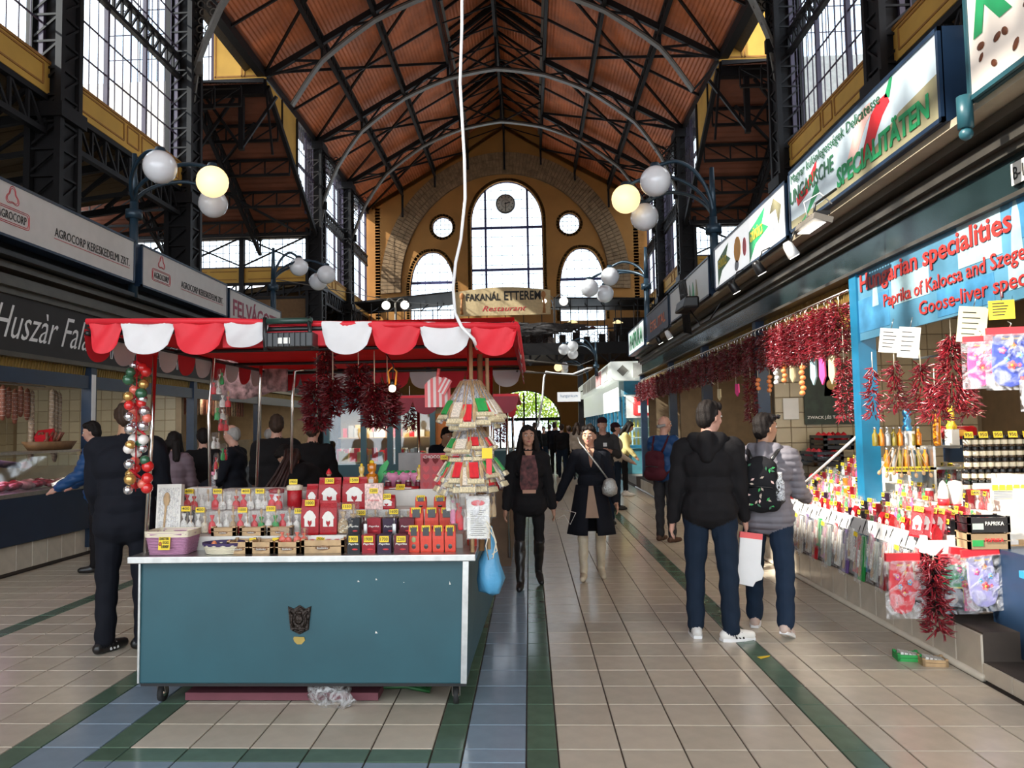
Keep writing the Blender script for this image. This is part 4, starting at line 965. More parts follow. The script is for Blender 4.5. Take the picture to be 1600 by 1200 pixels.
m = MB()
for y in np.arange(6.6, 21.8, .06): m.beam((XS-.06, y, 2.48), (XS-.06, y+.05, 2.66), .014, .012)
m.box((XS-.12, 6.5, 2.46), (XS-.1, 22, 2.64)); m.build('shutter_grille', MESHG, ls)
m = MB(); m.box((XS-3.4, 6.5, .1), (XS-3.3, 22, 3.7)); m.box((XS-3.3, 13.7, .1), (XS-.2, 13.8, 3.7)); m.box((XS-3.3, 21.9, .1), (XS, 22, 3.7)); m.build('partition', M('tan_stall_wall', (.36, .26, .15), .6), ls)
tiles_on(ls, WALLT, (XS-3.3, 10.6, 1.1), (0, 1, 0), (0, 0, 1), 15, 7, .2, .2); tiles_on(ls, WALLT, (XS-3.3, 13.7, 1.1), (1, 0, 0), (0, 0, 1), 15, 7, .2, .2)
m = MB(); m.box((XS-.05, 6.5, 0), (XS-.9, 22, .36)); m.build('plinth', GROUT, ls)
tiles_on(ls, TILEC, (XS-.05, 6.6, .03), (0, 1, 0), (0, 0, 1), 50, 1, .3, .32, name='plinth_tile', dep=.012)
m = MB(); m.box((XS-.9, 6.5, .36), (XS+.02, 22, .92)); m.build('counter_front', NAVY, ls)
m = MB(); m.box((XS-.9, 6.5, .92), (XS+.03, 10.3, .97)); m.box((XS-.5, 6.5, 1.43), (XS-.0, 10.3, 1.46)); m.build('counter_top', STEEL, ls)
m = MB(); m.hexa([(XS-.02, 6.5, .97), (XS, 6.5, .97), (XS, 10.3, .97), (XS-.02, 10.3, .97)], [(XS-.12, 6.5, 1.43), (XS-.10, 6.5, 1.43), (XS-.10, 10.3, 1.43), (XS-.12, 10.3, 1.43)]); m.build('display_glass', GLASS, ls)
m = MB(); m.box((XS-.06, 10.6, .92), (XS-.055, 13.6, 1.5)).box((XS-.06, 13.9, .92), (XS-.055, 17, 1.5)); m.build('counter_glass', GLASS, ls)
m = MB(); m.box((XS-3.28, 7.0, 1.55), (XS-3.26, 9.9, 2.35)); m.build('lit_window', M('warm_glow_panel', (.75, .72, .62), .5, emit=(1, .9, .7), estr=.35), ls)
m = MB(); m.box((XS-.0, 10.44, 1.0), (XS+.025, 10.54, 2.5)); m.build('price_strip', WHITE, ls)
# meat under the pink lamp
MEAT = M('raw_meat', (.42, .06, .07), .25, var=.5, scale=20, coat=.5); MEAT2 = M('pale_meat', (.62, .26, .22), .3, var=.3, scale=20, coat=.5)
for i in range(26):
    y = 7.3+(i % 13)*.24; x_ = XS-.25-.3*(i//13); c = MB(); c.ball((0, 0, 0), .09, 9, 6, sc=(1.1, 1.2, .55))
    o = c.build('meat_cut', MEAT if i % 3 else MEAT2, None, (x_, y, 1.03), (random.uniform(-.3, .3), random.uniform(-.3, .3), random.uniform(0, 3)))
    for v in o.data.vertices: v.co *= 1+.25*mnoise.noise(v.co*14+Vector((i, 0, 0)))
    tag(o, 'raw meat cut glowing pink on the tray behind the glass of the left counter', 'meat', 'meat cuts in the left display')
# salami hanging in the left stall
SAL = M('white_salami', (.35, .25, .17), .7, var=.5, scale=30, bump=.4); SALD = M('dark_salami', (.22, .07, .04), .5, var=.4, scale=30)
rod = tag(MB().tube([(XS-.5, 7.1, 2.32), (XS-.5, 10.2, 2.32)], .012, 6).build('salami_rail', STEEL), 'steel rail holding salamis inside the left stall', 'rail')
for i, (px_, z1, mt, ll) in enumerate([(5, 2.2, SALD, .45), (14, 2.2, SALD, .4), (24, 2.2, SALD, .45), (33, 2.2, SALD, .4), (43, 2.2, SALD, .42), (50, 2.25, SAL, .95), (82, 2.2, SAL, .9), (87, 2.15, SAL, 1.0), (93, 2.2, SAL, .85)]):
    p = at(px_, 600, X=XS-.5); c = MB(); c.lathe([(.004, 0), (.028, -.03), (.036, -.08), (.037, -ll*.5), (.036, -ll+.06), (.02, -ll), (.004, -ll-.01)], n=9)
    t = thing('salami', ('long white-moulded' if mt is SAL else 'short dark red')+' salami hanging in the left stall, '+ORD[i]+' from the left edge', 'salami', (XS-.5, p.y, 2.31-.02*(i % 3)), .3*i, 'salamis hanging in the left stall')
    c.build('casing', mt, t)
    n_ = MB()
    for k in range(int(ll/.06)): n_.tube([(.037*math.cos(a), .037*math.sin(a), -.06-k*.055+.008*math.sin(a)) for a in np.linspace(0, 2*PI, 8)], .0025, 3, cap=False)
    n_.build('netting', PAPER, t)
bs = thing('sausage_basket', 'brown wicker basket of packaged sausages on top of the left meat counter', 'basket', at(78, 700, X=XS-.35)+Vector((0, 0, -.03)))
MB().lathe([(.20, 0), (.26, .12), (.25, .12), (.18, .02)], n=18, sy=1.8).build('basket', WOODD, bs); c = MB()
for i in range(16): a = random.uniform(0, 6.3); r = random.uniform(0, .16); c.tube([(r*math.cos(a), 1.6*r*math.sin(a), .1), (r*math.cos(a)+random.uniform(-.1, .1), 1.6*r*math.sin(a)+random.uniform(-.15, .15), .24)], .018, 6)
c.build('sausages', SALD, bs, kind='stuff'); MB().box((-.1, -.1, .15), (.1, .1, .27), 0, Rx(.5) @ Rz(.3)).build('red_packet', RED, bs)
# left stall lettering
t = thing('shop_lettering', 'white hand-script lettering on the charcoal fascia of the left stall', 'lettering', (XS+.004, 9.42, 3.02), PI/2); text('Huszàr Fala', 1.95, .40, WHITE, (0, 0, 0), t, shear=.5, bold=-.005)
t = thing('cow_drawing', 'thin white outline drawing of farm animals on the charcoal fascia', 'drawing', (XS+.006, 12.2, 2.93), PI/2); c = MB()
for k in range(4):
    o_ = -1.1+k*.62; P_ = [(-.2, 0), (-.22, .14), (-.12, .2), (.1, .19), (.16, .25), (.22, .22), (.24, .1), (.17, .1), (.15, -.02), (.15, -.16), (.11, -.16), (.1, -.02), (-.1, -.02), (-.12, -.16), (-.16, -.16), (-.16, 0), (-.2, 0)]; c.tube([(o_+p[0], -.002, p[1]) for p in P_], .0045, 3, smooth=False)
c.build('outline', WHITE, t)
def agro(t, s, ox):
    """trefoil and rounded badge with the company name"""
    R_ = M('badge_red', (.55, .05, .07), .5)
    c = MB()
    for r_, g_ in ((1, .008), (.8, .007)):
        pts = []
        for a in np.linspace(-PI/2-.35, 3*PI/2-.65, 36): rr = .085*s*r_*(1+.28*math.cos(3*(a-PI/2))); pts.append((ox+rr*math.cos(a), -.004, .14*s+rr*math.sin(a)))
        c.tube(pts+pts[:1], g_*.5, 4, smooth=False)
    for e_ in (0, .02):
        w_, h_, r_ = .27*s-e_, .085*s-e_, .04; pts = []
        for (cx, cz, a0) in ((w_-r_, h_-r_, 0), (-w_+r_, h_-r_, PI/2), (-w_+r_, -h_+r_, PI), (w_-r_, -h_+r_, 3*PI/2)):
            for a in np.linspace(a0, a0+PI/2, 4): pts.append((ox+cx+r_*math.cos(a), -.004, -.06*s+cz+r_*math.sin(a)))
        c.tube(pts+pts[:1], .004, 4, smooth=False)
    c.build('badge_outline', R_, t); text('AGROCORP', .44*s, .085*s, INK, (ox, -.004, -.06*s), t)
GS = M('grey_white_panel', (.62, .60, .58), .5, var=.04)
# strings of sausages and added glowing panels that brighten the far left row
sm_ = MB().lathe([(.004, 0), (.025, -.03), (.03, -.1), (.03, -.38), (.02, -.42), (.004, -.43)], n=7)
sm_ = [sm_.mesh('salami', q) for q in (SALD, SAL)]
for i in range(26): tag(link('salami', sm_[i % 3 == 2], None, (XS-.55-.12*(i % 2), 14.0+i*.15, 2.45), (0, 0, i)), 'thin salami on the far left rail, %s from the near end' % ORD[i], 'salami', 'salamis on the far left rail')
tag(MB().tube([(XS-.6, 13.9, 2.47), (XS-.6, 18, 2.47)], .012, 5).build('salami_rail', STEEL), 'long steel rail of salamis farther along the left stall', 'rail')
MB().box((XS-3.27, 14.2, 1.3), (XS-3.25, 17.8, 2.5)).box((XS-3.2, 13.82, 1.9), (XS-.4, 13.84, 2.4)).build('glow_panel', M('warm_glow_panel'), ls)
# glazed island shop seen under the canopy
gs = thing('glazed_shop', 'blue-framed glazed island shop full of small goods, seen under the red canopy', 'kiosk', (0, 0, 0)); x0, x1, y0, y1 = -3.85, -1.75, 14.2, 19
MB().box((x0, y0+.05, 0), (x1, y1, .5)).build('tiled_base', WALLT, gs); MB().box((x0, y0, .5), (x1, y1, 1.02)).build('blue_panel', BLUEP, gs); m = MB()
for x_ in (x0+.05, x0+.75, x0+1.25, x1-.7, x1-.05): m.box((x_-.05, y0-.02, 1.0), (x_+.05, y0+.08, 2.12))
m.box((x0, y0-.03, 2.08), (x1, y0+.1, 2.3)); m.box((x0, y0+.1, 2.12), (x1, y1, 2.28)); m.build('shop_frame', BLUEP, gs); MB().box((x0, y0+.02, 1.02), (x1, y0+.025, 2.1)).build('shop_glass', GLASS, gs)
MB().box((x0, y0+1.3, 1.0), (x1, y0+1.35, 2.1)).build('back_panel', M('tan_stall_wall'), gs); m = MB(); m.box((x0+.1, y0+.3, 1.02), (x1-.1, y0+.9, 1.06)).box((x0+.1, y0+.7, 1.5), (x1-.1, y0+1.1, 1.52)); m.build('shop_shelf', WOOD, gs)
c = [MB(), MB(), MB(), MB()]; rs_ = random.Random(5)
for k in range(150): a = rs_.uniform(x0+.15, x1-.15); u = k % 3; b = y0+(.35, .6, .85)[u]+rs_.uniform(0, .1); z = (1.06, 1.06, 1.52)[u]; s_ = rs_.uniform(.03, .06); c[k % 4].box((a-s_, b, z), (a+s_, b+.08, z+rs_.uniform(.08, .26)))
for k, (mt, nm_) in enumerate(((PAPER, 'white'), (SRED, 'red'), (M('goods_ochre', (.5, .33, .1), .5), 'ochre'), (M('goods_grey', (.35, .33, .3), .5), 'grey'))): c[k].build('boxed_goods', mt, gs, kind='stuff')
area('stall_lamp', (-2.8, 14.7, 2.05), 1.6, 22, sy=.3)
bx = thing('standing_board', 'orange and cream poster board standing right of the glazed island shop', 'board', (-1.45, 14.3, 0)); MB().box((-.3, 0, .0), (-.05, .03, 1.95)).build('orange_board', M('orange_board', (.7, .2, .03), .6), bx); MB().box((0, 0, 0), (.55, .03, 2.1)).build('cream_board', M('cream_board', (.6, .5, .3), .6), bx)
for k, (a, b, w2, lb) in enumerate(((641, 725, .28, 'larger grey-white carton left of the vendor behind the cart'), (667, 728, .22, 'smaller grey-white carton beside the vendor behind the cart'))):
    p = at(a, b, Y=9.0); t = thing('carton', lb, 'carton', (p.x, 9.0+.2*k, 0)); MB().box((-w2/2, 0, 1.12), (w2/2, .25, 1.12+(.26, .12)[k])).build('carton_body', M('carton_white', (.5, .5, .5), .6), t); MB().box((-w2/2, .02, 0), (w2/2, .23, 1.12)).build('carton_stand', CARD, t)
for i, (y0, y1, lb) in enumerate(((7.7, 10.85, 'nearer white sign box with red badge on the left row'), (11.05, 14.3, 'farther white sign box with red badge on the left row'))):
    t = sign_box('shop_sign', lb, -5.75, y0, y1, 3.86, 4.5, GS, -1); agro(t, 1.1, -(y1-y0)/2+.62 if i else -(y1-y0)/2+.48)
    text('AGROCORP KERESKEDELMI ZRT.', 1.75, .11, INK, (.55, -.004, -.04), t); MB().box((-.33, -.006, -.125), (1.43, -.003, -.118)).build('underline', M('badge_red'), t)
t = sign_box('shop_sign', 'white sign box with dark red letters behind the red canopy', -5.75, 14.4, 17.5, 3.84, 4.46, GS, -1); text('FELVÁGOTT', 2.7, .42, M('wine_red', (.3, .02, .06), .5), (0, -.004, 0), t, bold=.02)
# ================================================================== LAMP POSTS WITH GLOBES
GLOBE = M('milky_globe', (.82, .83, .86), .12, var=.04, coat=.5); GLOBEL = M('lit_globe', (1, .85, .55), .3, var=0, emit=(1, .72, .35), estr=1.0)
def lamp(Y, s_, zt, lit_i, label, globes, X=None):
    """post on the stall roof with three arching arms; globes given relative to the post axis"""
    X = X if X is not None else (-5.9 if s_ < 0 else 2.8)
    t = thing('globe_lamp', label, 'lamp', (X, Y, 3.7))
    c = MB(); c.cyl((0, 0, 0), (0, 0, zt-3.7), .07, .06); c.cyl((0, 0, zt-3.7-.25), (0, 0, zt-3.7-.12), .12, .12); c.cyl((0, 0, zt-3.7), (0, 0, zt-3.7+.75), .055, .035); c.build('lamp_post', IRONB, t)
    for i, g in enumerate(globes):
        g = Vector(g); b = Vector((0, 0, zt-3.7)); e = Vector((g.x-X, g.y-Y, g.z-3.7)); pts = []
        side = Vector((e.x, e.y, 0)); top = max(e.z+.32, b.z+.35)
        for k in range(13):
            u = k/12; pts.append(Vector((side.x*(1-math.cos(u*PI/2))**.9 if u < 1 else side.x, side.y*u, b.z+(top-b.z)*math.sin(min(1, u*1.25)*PI/2)-(max(0, u-.7)/.3)**2*(top-e.z-.2))))
        MB().tube(pts, .03, 7).build('lamp_arm', IRONB, t); MB().cyl((e.x, e.y, e.z+.14), (e.x, e.y, e.z+.27), .11, .06).build('globe_cap', IRONB, t)
        MB().ball(e, .225, 20, 12).build('lamp_globe', GLOBEL if i == lit_i else GLOBE, t)
    return t
def G(x_, y_, Y): return at(x_, y_, Y=Y)
lamp(11.1, -1, 5.15, 1, 'lamp post with three globes on the left between the red-badged signs, one lit', [G(250, 261, 10.0), G(332, 284, 10.6), G(333, 318, 11.6)])
lamp(11.4, 1, 4.75, 1, 'lamp post with three globes on the right beside the pennant sign, one lit', [G(1024, 283, 11.1), G(978, 311, 11.9), G(1007, 339, 12.3)])
lamp(17.4, -1, 5.2, 9, 'unlit three-globe lamp post on the left behind the red canopy', [G(467, 417, 18.0), G(510, 429, 18.2), G(497, 440, 18.8)])
lamp(17.9, 1, 5.1, 9, 'unlit three-globe lamp post on the right above the navy sign', [G(953, 432, 18.5), G(921, 450, 18.8), G(945, 459, 19.2)])
lamp(31, 1, 4.3, 9, 'distant unlit three-globe lamp post behind the kiosk roof', [G(895, 541, 31), G(881, 546, 31), G(895, 553, 32)], 2.75)
lamp(44, 1, 4.4, 0, 'farthest three-globe lamp post on the right, its left globe lit', [G(872, 574, 43), G(882, 572, 43), G(882, 578, 43.5)], 3.4)
for i, (x_, z_) in enumerate(((XC-8.2, 0), (XC+3.5, 0))):
    t = thing('twin_lamp', 'small two-globe lamp on the gallery railing '+('left' if i == 0 else 'right')+' of the restaurant sign', 'lamp', (x_+.8*(i == 0), YG-.1, 9.8), 0); c = MB(); c.cyl((0, 0, -2.4), (0, 0, .6), .07)
    for s_ in (-1, 1): c.tube([(s_*.65*math.sin(a*PI/2)*.95, 0, .6+.35*math.sin(a*PI)) for a in np.linspace(0, 1, 8)], .03, 5)
    c.build('lamp_post', IRONW, t)
    for s_ in (-1, 1): MB().ball((s_*.65, 0, .45), .3, 12, 8).build('lamp_globe', M('warm_white_globe', (1, .95, .9), .3, emit=(1, .92, .8), estr=1.6), t)
# white cable dropping from the roof, and the one slung to the kiosk
c = MB(); P_ = [at(722, -30, Y=4.6), at(722, 40, Y=4.5), at(719, 130, Y=4.45), at(726, 250, Y=4.4), at(727, 310, Y=4.35), at(720, 375, Y=4.3), at(712, 410, Y=4.25), at(708, 450, Y=4.2), at(711, 490, Y=4.1), at(722, 512, Y=4.05), at(740, 530, Y=4.05), at(746, 545, Y=4.12)]
tag(c.tube(P_, .0095, 6).build('hanging_cable', WHITE), 'thick white cable dropping from the roof to the canopy corner', 'cable')
c = MB(); P_ = [at(741+18, 560, Y=7)]+[at(x_, y_, Y=20) for x_, y_ in ((840, 668), (848, 620), (850, 590), (853, 581), (870, 584), (895, 585), (917, 576), (926, 575))]
tag(MB().tube(P_[1:], .03, 6).build('slung_cable', WHITE), 'white cable slung from the kiosk roof and dropping behind the walking women', 'cable')
for i, (a, b) in enumerate(((at(430, 436, Y=17.4), at(706, 478, Y=40)), (at(808, 562, Y=7.2), at(926, 562, Y=31)), (at(808, 580, Y=7.2), at(925, 577, Y=31)))):
    mid = (a+b)/2+Vector((0, 0, -.15)); tag(MB().tube([a, mid, b], .012, 4).build('stay_wire', IRONW), 'thin grey wire strung '+('from the left lamp post to the gallery', 'from the canopy to the far lamp, upper', 'from the canopy to the far lamp, lower')[i], 'wire')
# ================================================================== PRODUCT BUILDERS
KRED = M('kraft_red_paper', (.72, .06, .03), .5, var=.08, bump=.3, bscale=25); DRED = M('dark_red_foil', (.36, .006, .012), .35, var=.15, bump=.4, bscale=18, coat=.1, spec=.35)
FILM = film('cellophane', (.9, .88, .88), .21); FILMB = film('glossy_clear_bag', (.95, .95, .97), .2, 11)
CREAM = M('cream_cloth', (.74, .66, .5), .8, bump=.3); BEIGE = M('beige_goods', (.5, .36, .2), .7, var=.4, scale=30); GREEN = M('bright_green_goods', (.03, .36, .08), .5)
BURG = M('burgundy_tin', (.12, .008, .02), .4, spec=.35); TBLK = M('black_tin', (.008, .008, .011), .4, spec=.35); TRED = M('red_tin', (.30, .008, .018), .4, spec=.35); TNAV = M('plum_tin', (.03, .01, .035), .4, spec=.35)
BLKG = M('black_gloss', (.01, .01, .012), .15, coat=.5)
def card(par, s_, loc, w_=.055, h_=.034, rot=0, tilt=-.2, mat=None):
    k = ('card', round(w_, 3), round(h_, 3))
    if k not in tcache: tcache[k] = MB().box((-w_/2, -.0008, -h_/2), (w_/2, .0008, h_/2)).mesh('price_card', YCARD)
    c = link('price_card', tcache[k], par, loc, (tilt, 0, rot)); sc = par.scale
    c.scale = (1/sc[0], 1/sc[1], 1/sc[2])
    if s_: text(s_, w_*.8, h_*.55, INK, (0, -.0016, 0), c, bold=.01, depth=.0006)
    return c
def unit(key, fn, name, mat):
    if key not in tcache: tcache[key] = fn().mesh(name, mat)
    return tcache[key]
def bag_unit(fold=True, n=7):
    """standing paper bag, 1x1x1 from z=0, gusseted and pinched at the top"""
    mb = MB(); V = []; prof = [(0, .95, .9), (.06, 1, 1), (.5, 1, .95), (.78, .99, .6), (.93, .98, .12), (1.0, .98, .10)]
    for z, a, b in prof:
        for k in range(12):
            t = k/12*4; i = int(t); f_ = t-i
            c = [(-1, -1), (1, -1), (1, 1), (-1, 1)]; p, q = c[i], c[(i+1) % 4]; x_, y_ = p[0]+(q[0]-p[0])*f_, p[1]+(q[1]-p[1])*f_
            if abs(x_) == 1 and i in (1, 3): x_ *= 1-.10*math.sin(z*PI)*(1-abs(y_))
            V.append((x_*a/2, y_*b/2-(.02 if z > .9 else 0), z))
    F = []
    for j in range(len(prof)-1):
        for k in range(12): F.append((j*12+k, j*12+(k+1) % 12, (j+1)*12+(k+1) % 12, (j+1)*12+k))
    F += [tuple(range(11, -1, -1)), tuple((len(prof)-1)*12+k for k in range(12))]
    return mb.add(V, F, 0, False)
def pillow_unit():
    """flat sealed pouch, belly in the middle"""
    mb = MB(); V = []; F = []; nx, nz = 7, 8
    for sgn in (-1, 1):
        for j in range(nz+1):
            for i in range(nx+1):
                u, v = i/nx*2-1, j/nz*2-1; d = (max(0, 1-u**4)*max(0, 1-v**4))**.6*.5
                V.append((u/2*(1-.05*(1-v*v)), sgn*d+sgn*.01, j/nz))
    n = (nx+1)*(nz+1)
    for s_ in (0, 1):
        for j in range(nz):
            for i in range(nx):
                a = s_*n+j*(nx+1)+i; q = (a, a+1, a+nx+2, a+nx+1); F.append(q if s_ == 0 else q[::-1])
    rim = [i for i in range(nx+1)]+[j*(nx+1)+nx for j in range(1, nz+1)]+[nz*(nx+1)+i for i in range(nx-1, -1, -1)]+[j*(nx+1) for j in range(nz-1, 0, -1)]
    for a, b in zip(rim, rim[1:]+rim[:1]): F.append((b, a, a+n, b+n))
    return mb.add(V, F, 0, True)
def sack_unit():
    return MB().lathe([(.38, 0), (.5, .08), (.48, .4), (.36, .58), (.12, .68), (.10, .72), (.26, .9), (.3, 1.0)], n=12)
def root(name, label, cat, loc, w_, d, h, rot=0, group=None):
    t = thing(name, label, cat, loc, rot if isinstance(rot, tuple) else (0, 0, rot), group); t.scale = (w_, d, h); return t
def kraft_bag(loc, w_, h, label, group, price='1400', mat=KRED, d=None, badge=False, rot=0, face='black', cat='bag', name='paprika_bag'):
    d = d or w_*.6; t = root(name, label, cat, loc, w_, d, h, rot, group)
    link('bag_body', unit(('bagu', mat.name), bag_unit, 'bag_body', mat), t)
    if face == 'black':
        link('front_label', unit('flab', lambda: MB().box((-.27, -.52, .62), (.27, -.35, .93)), 'front_label', BLKG), t, None, (0, 0, 0))
        link('oval_badge', unit('oval', lambda: MB().ball((0, -.5, .22), .16, 12, 6, sc=(1.2, .2, .6)), 'oval_badge', BLKG), t)
        if badge: link('round_badge', unit('rbad', lambda: MB().ball((0, -.5, .48), .2, 14, 6, sc=(1, .2, .55)), 'round_badge', M('olive_badge', (.3, .35, .15), .5)), t)
    elif face == 'white':
        link('front_label', unit('wlab', lambda: MB().prism([(-.3, .12), (.3, .12), (.3, .45), (.36, .5), (.3, .56), (.16, .66), (0, .7), (-.16, .66), (-.3, .56), (-.36, .5), (-.3, .45)], -.03, (0, -.49, 0), (1, 0, 0), (0, 0, 1)), 'front_label', PAPER), t)
        link('heart_print', unit('heart', lambda: MB().prism([(0, .22), (.12, .34), (.1, .42), (0, .38), (-.1, .42), (-.12, .34)], -.01, (0, -.525, 0), (1, 0, 0), (0, 0, 1)), 'heart_print', DRED), t)
    if price: card(t, price, (0, -.45, .9), min(.06, w_*.75), .036)
    return t
def tin(loc, w_, h, label, group, price, mat):
    t = root('paprika_tin', label, 'tin', loc, w_, w_*.8, h, 0, group)
    link('tin_body', unit(('tin', mat.name), lambda: MB().box((-.47, -.5, 0), (.47, .5, .86)), 'tin_body', mat), t)
    link('tin_lid', unit(('tinl', mat.name), lambda: MB().box((-.49, -.53, .86), (.49, .53, 1)).box((-.3, -.3, 1), (.3, .3, 1.03)), 'tin_lid', mat), t)
    tm = text_mesh('Paprika', .74, .14, .01, .02, .1, PAPER); link('lettering', tm, t, (0, -.505, .5))
    link('pepper_print', unit('ppr', lambda: MB().ball((.1, -.5, .22), .2, 10, 5, sc=(1.1, .08, .22)), 'pepper_print', SRED), t)
    if price: card(t, price, (0, -.56, .78), .055, .036, tilt=-.1)
    return t
def gift_pack(loc, w_, h, label, group, price=None, a=SRED, b=WHITE, rot=0, name='gift_pack', tilt=0):
    """see-through pack with two small pouches inside"""
    t = root(name, label, 'gift pack', loc, w_, w_*.45, h, (tilt, 0, rot), group)
    link('cellophane', unit('cello', pillow_unit, 'cellophane', FILM), t)
    link('pouch', unit(('sk', a.name), sack_unit, 'pouch', a), t, (-.22, 0, .04)).scale = (.5, .7, .68)
    link('pouch', unit(('sk', b.name), sack_unit, 'pouch', b), t, (.22, 0, .04)).scale = (.5, .7, .6)
    link('spoon', unit('spn', lambda: MB().tube([(.3, -.2, .1), (.25, -.2, .8)], .03, 5).ball((.25, -.2, .85), .09, 8, 5, sc=(1, .5, 1.3)), 'spoon', WOOD), t)
    if price: card(t, price, (0, -.5, .88), .058, .032, tilt=-.3)
    return t
def crate(loc, w_, d, h, label, group=None, rot=0, brand=True, mat=WOOD, name='wooden_crate', cat='crate'):
    t = thing(name, label, cat, loc, rot, group); s_ = MB(); e = .006
    for (a, b) in (((-w_/2, -d/2), (w_/2, -d/2+e)), ((-w_/2, d/2-e), (w_/2, d/2)), ((-w_/2, -d/2), (-w_/2+e, d/2)), ((w_/2-e, -d/2), (w_/2, d/2))):
        MB().box((a[0], a[1], .008), (b[0], b[1], h*.52)).build('slat', mat, t); MB().box((a[0], a[1], h*.58), (b[0], b[1], h)).build('slat', mat, t)
    for sx in (-1, 1):
        for sy in (-1, 1): s_.box((sx*(w_/2-.009)-.009, sy*(d/2-.009)-.009, 0), (sx*(w_/2-.009)+.009, sy*(d/2-.009)+.009, h+.008))
    s_.build('corner_post', mat, t, kind='stuff'); MB().box((-w_/2, -d/2, 0), (w_/2, d/2, .008)).build('crate_bottom', mat, t)
    if brand:
        MB().ball((0, -d/2-.001, h*.42), h*.27, 12, 5, sc=(2.2, .05, .7)).build('oval_stamp', WOODD, t); text('Szalánka', h*.85, h*.17, PAPER, (0, -d/2-.004, h*.42), t)
    return t
def pepper_cloud(n, fn, seed, size=.05, rad=.0065):
    """n curved pods scattered by fn(rs)->(pos, dir)"""
    rs = np.random.RandomState(seed); pos, dr_ = fn(rs, n); dr_ /= np.linalg.norm(dr_, axis=1)[:, None]+1e-9
    up = rs.normal(size=(n, 3)); a = np.cross(dr_, up); a /= np.linalg.norm(a, axis=1)[:, None]+1e-9; b = np.cross(dr_, a)
    L_ = size*rs.uniform(.7, 1.25, n); cur = rs.uniform(-.25, .25, n); V = []
    for t_, r_ in ((0, .55), (.35, 1.), (.75, .7), (1.0, .08)):
        c = pos+dr_*(L_*t_)[:, None]+a*(cur*L_*t_*t_)[:, None]
        for k in range(4): q = PI/2*k; V.append(c+(a*math.cos(q)+b*math.sin(q))*(rad*r_*(.8+.5*rs.rand(n)))[:, None] if False else c+(a*math.cos(q)+b*math.sin(q))*rad*r_)
    V = np.stack(V, 1); F = []
    for j in range(3):
        for k in range(4): F.append((j*4+k, j*4+(k+1) % 4, (j+1)*4+(k+1) % 4, (j+1)*4+k))
    F = np.array(F)[None]+(np.arange(n)*16)[:, None, None]; F = F.reshape(-1, 4); V = V.reshape(-1, 3)
    me = bpy.data.meshes.new('peppers'); me.vertices.add(len(V)); me.vertices.foreach_set('co', V.ravel().astype(np.float32))
    me.loops.add(len(F)*4); me.loops.foreach_set('vertex_index', F.ravel().astype(np.int32)); me.polygons.add(len(F))
    me.polygons.foreach_set('loop_start', np.arange(len(F))*4); me.polygons.foreach_set('loop_total', np.full(len(F), 4))
    me.polygons.foreach_set('use_smooth', np.ones(len(F), bool)); me.update(calc_edges=True); return me
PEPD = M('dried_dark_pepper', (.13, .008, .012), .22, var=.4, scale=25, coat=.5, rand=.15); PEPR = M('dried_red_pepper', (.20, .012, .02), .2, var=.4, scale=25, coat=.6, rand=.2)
def rope_fn(h, r, taper=.3):
    def fn(rs, n):
        z = -h*rs.rand(n); a = rs.rand(n)*2*PI; rr = r*(.25+.55*rs.rand(n))*(1-taper*np.abs(z/h*2+1)**2)
        pos = np.stack([rr*np.cos(a), rr*np.sin(a), z], 1)
        d = np.stack([np.cos(a+rs.normal(size=n)*.5), np.sin(a+rs.normal(size=n)*.5), rs.normal(size=n)*.5-.25], 1); return pos, d
    return fn
def garland(loc, mesh, label, group, rot=0, sc=1., wire=.1):
    t = thing('pepper_garland', label, 'garland', loc, rot, group); t.scale = (sc, sc, sc)
    link('peppers', mesh, t, kind='stuff'); link('string', unit(('gstr', wire), lambda: MB().tube([(0, 0, wire), (0, 0, -.05)], .004, 4), 'string', CREAM), t); return t
# ================================================================== THE CART
ct = thing('vending_cart', 'petrol-blue steel market cart with red and white scalloped canopy in the foreground', 'market cart', (0, 0, 0))
cx0, cx1, cy0, cy1 = -2.36, -.40, 4.56, 6.9
m = MB(); m.hexa([(cx0, cy0-.01, .165), (cx1+.0, cy0-.01, .165), (cx1+.06, cy1, .165), (cx0, cy1, .165)], [(cx0, cy0, .885), (cx1, cy0, .885), (cx1+.02, cy1, .885), (cx0, cy1, .885)])
m.build('cart_body', BLUEP, ct, bevel=.008)
m = MB(); m.beam((cx1-.01, cy0-.018, .17), (cx1+.012, cy0-.012, .885), .035, .012, 0, (0, 1, 0)); m.build('corner_trim', STEEL, ct); m = MB(); m.beam((cx0+.005, cy0-.015, .17), (cx0+.005, cy0-.012, .885), .012, .012, 0, (0, 1, 0)); m.build('corner_trim', STEEL, ct)
m = MB(); m.box((-2.395, 4.47, .885), (-.325, 6.95, .925)); m.build('worktop', STEEL, ct, bevel=.005)
m = MB(); m.box((cx0, cy0+.02, .14), (cx1, cy1, .165)); m.build('bottom_frame', BLACK, ct)
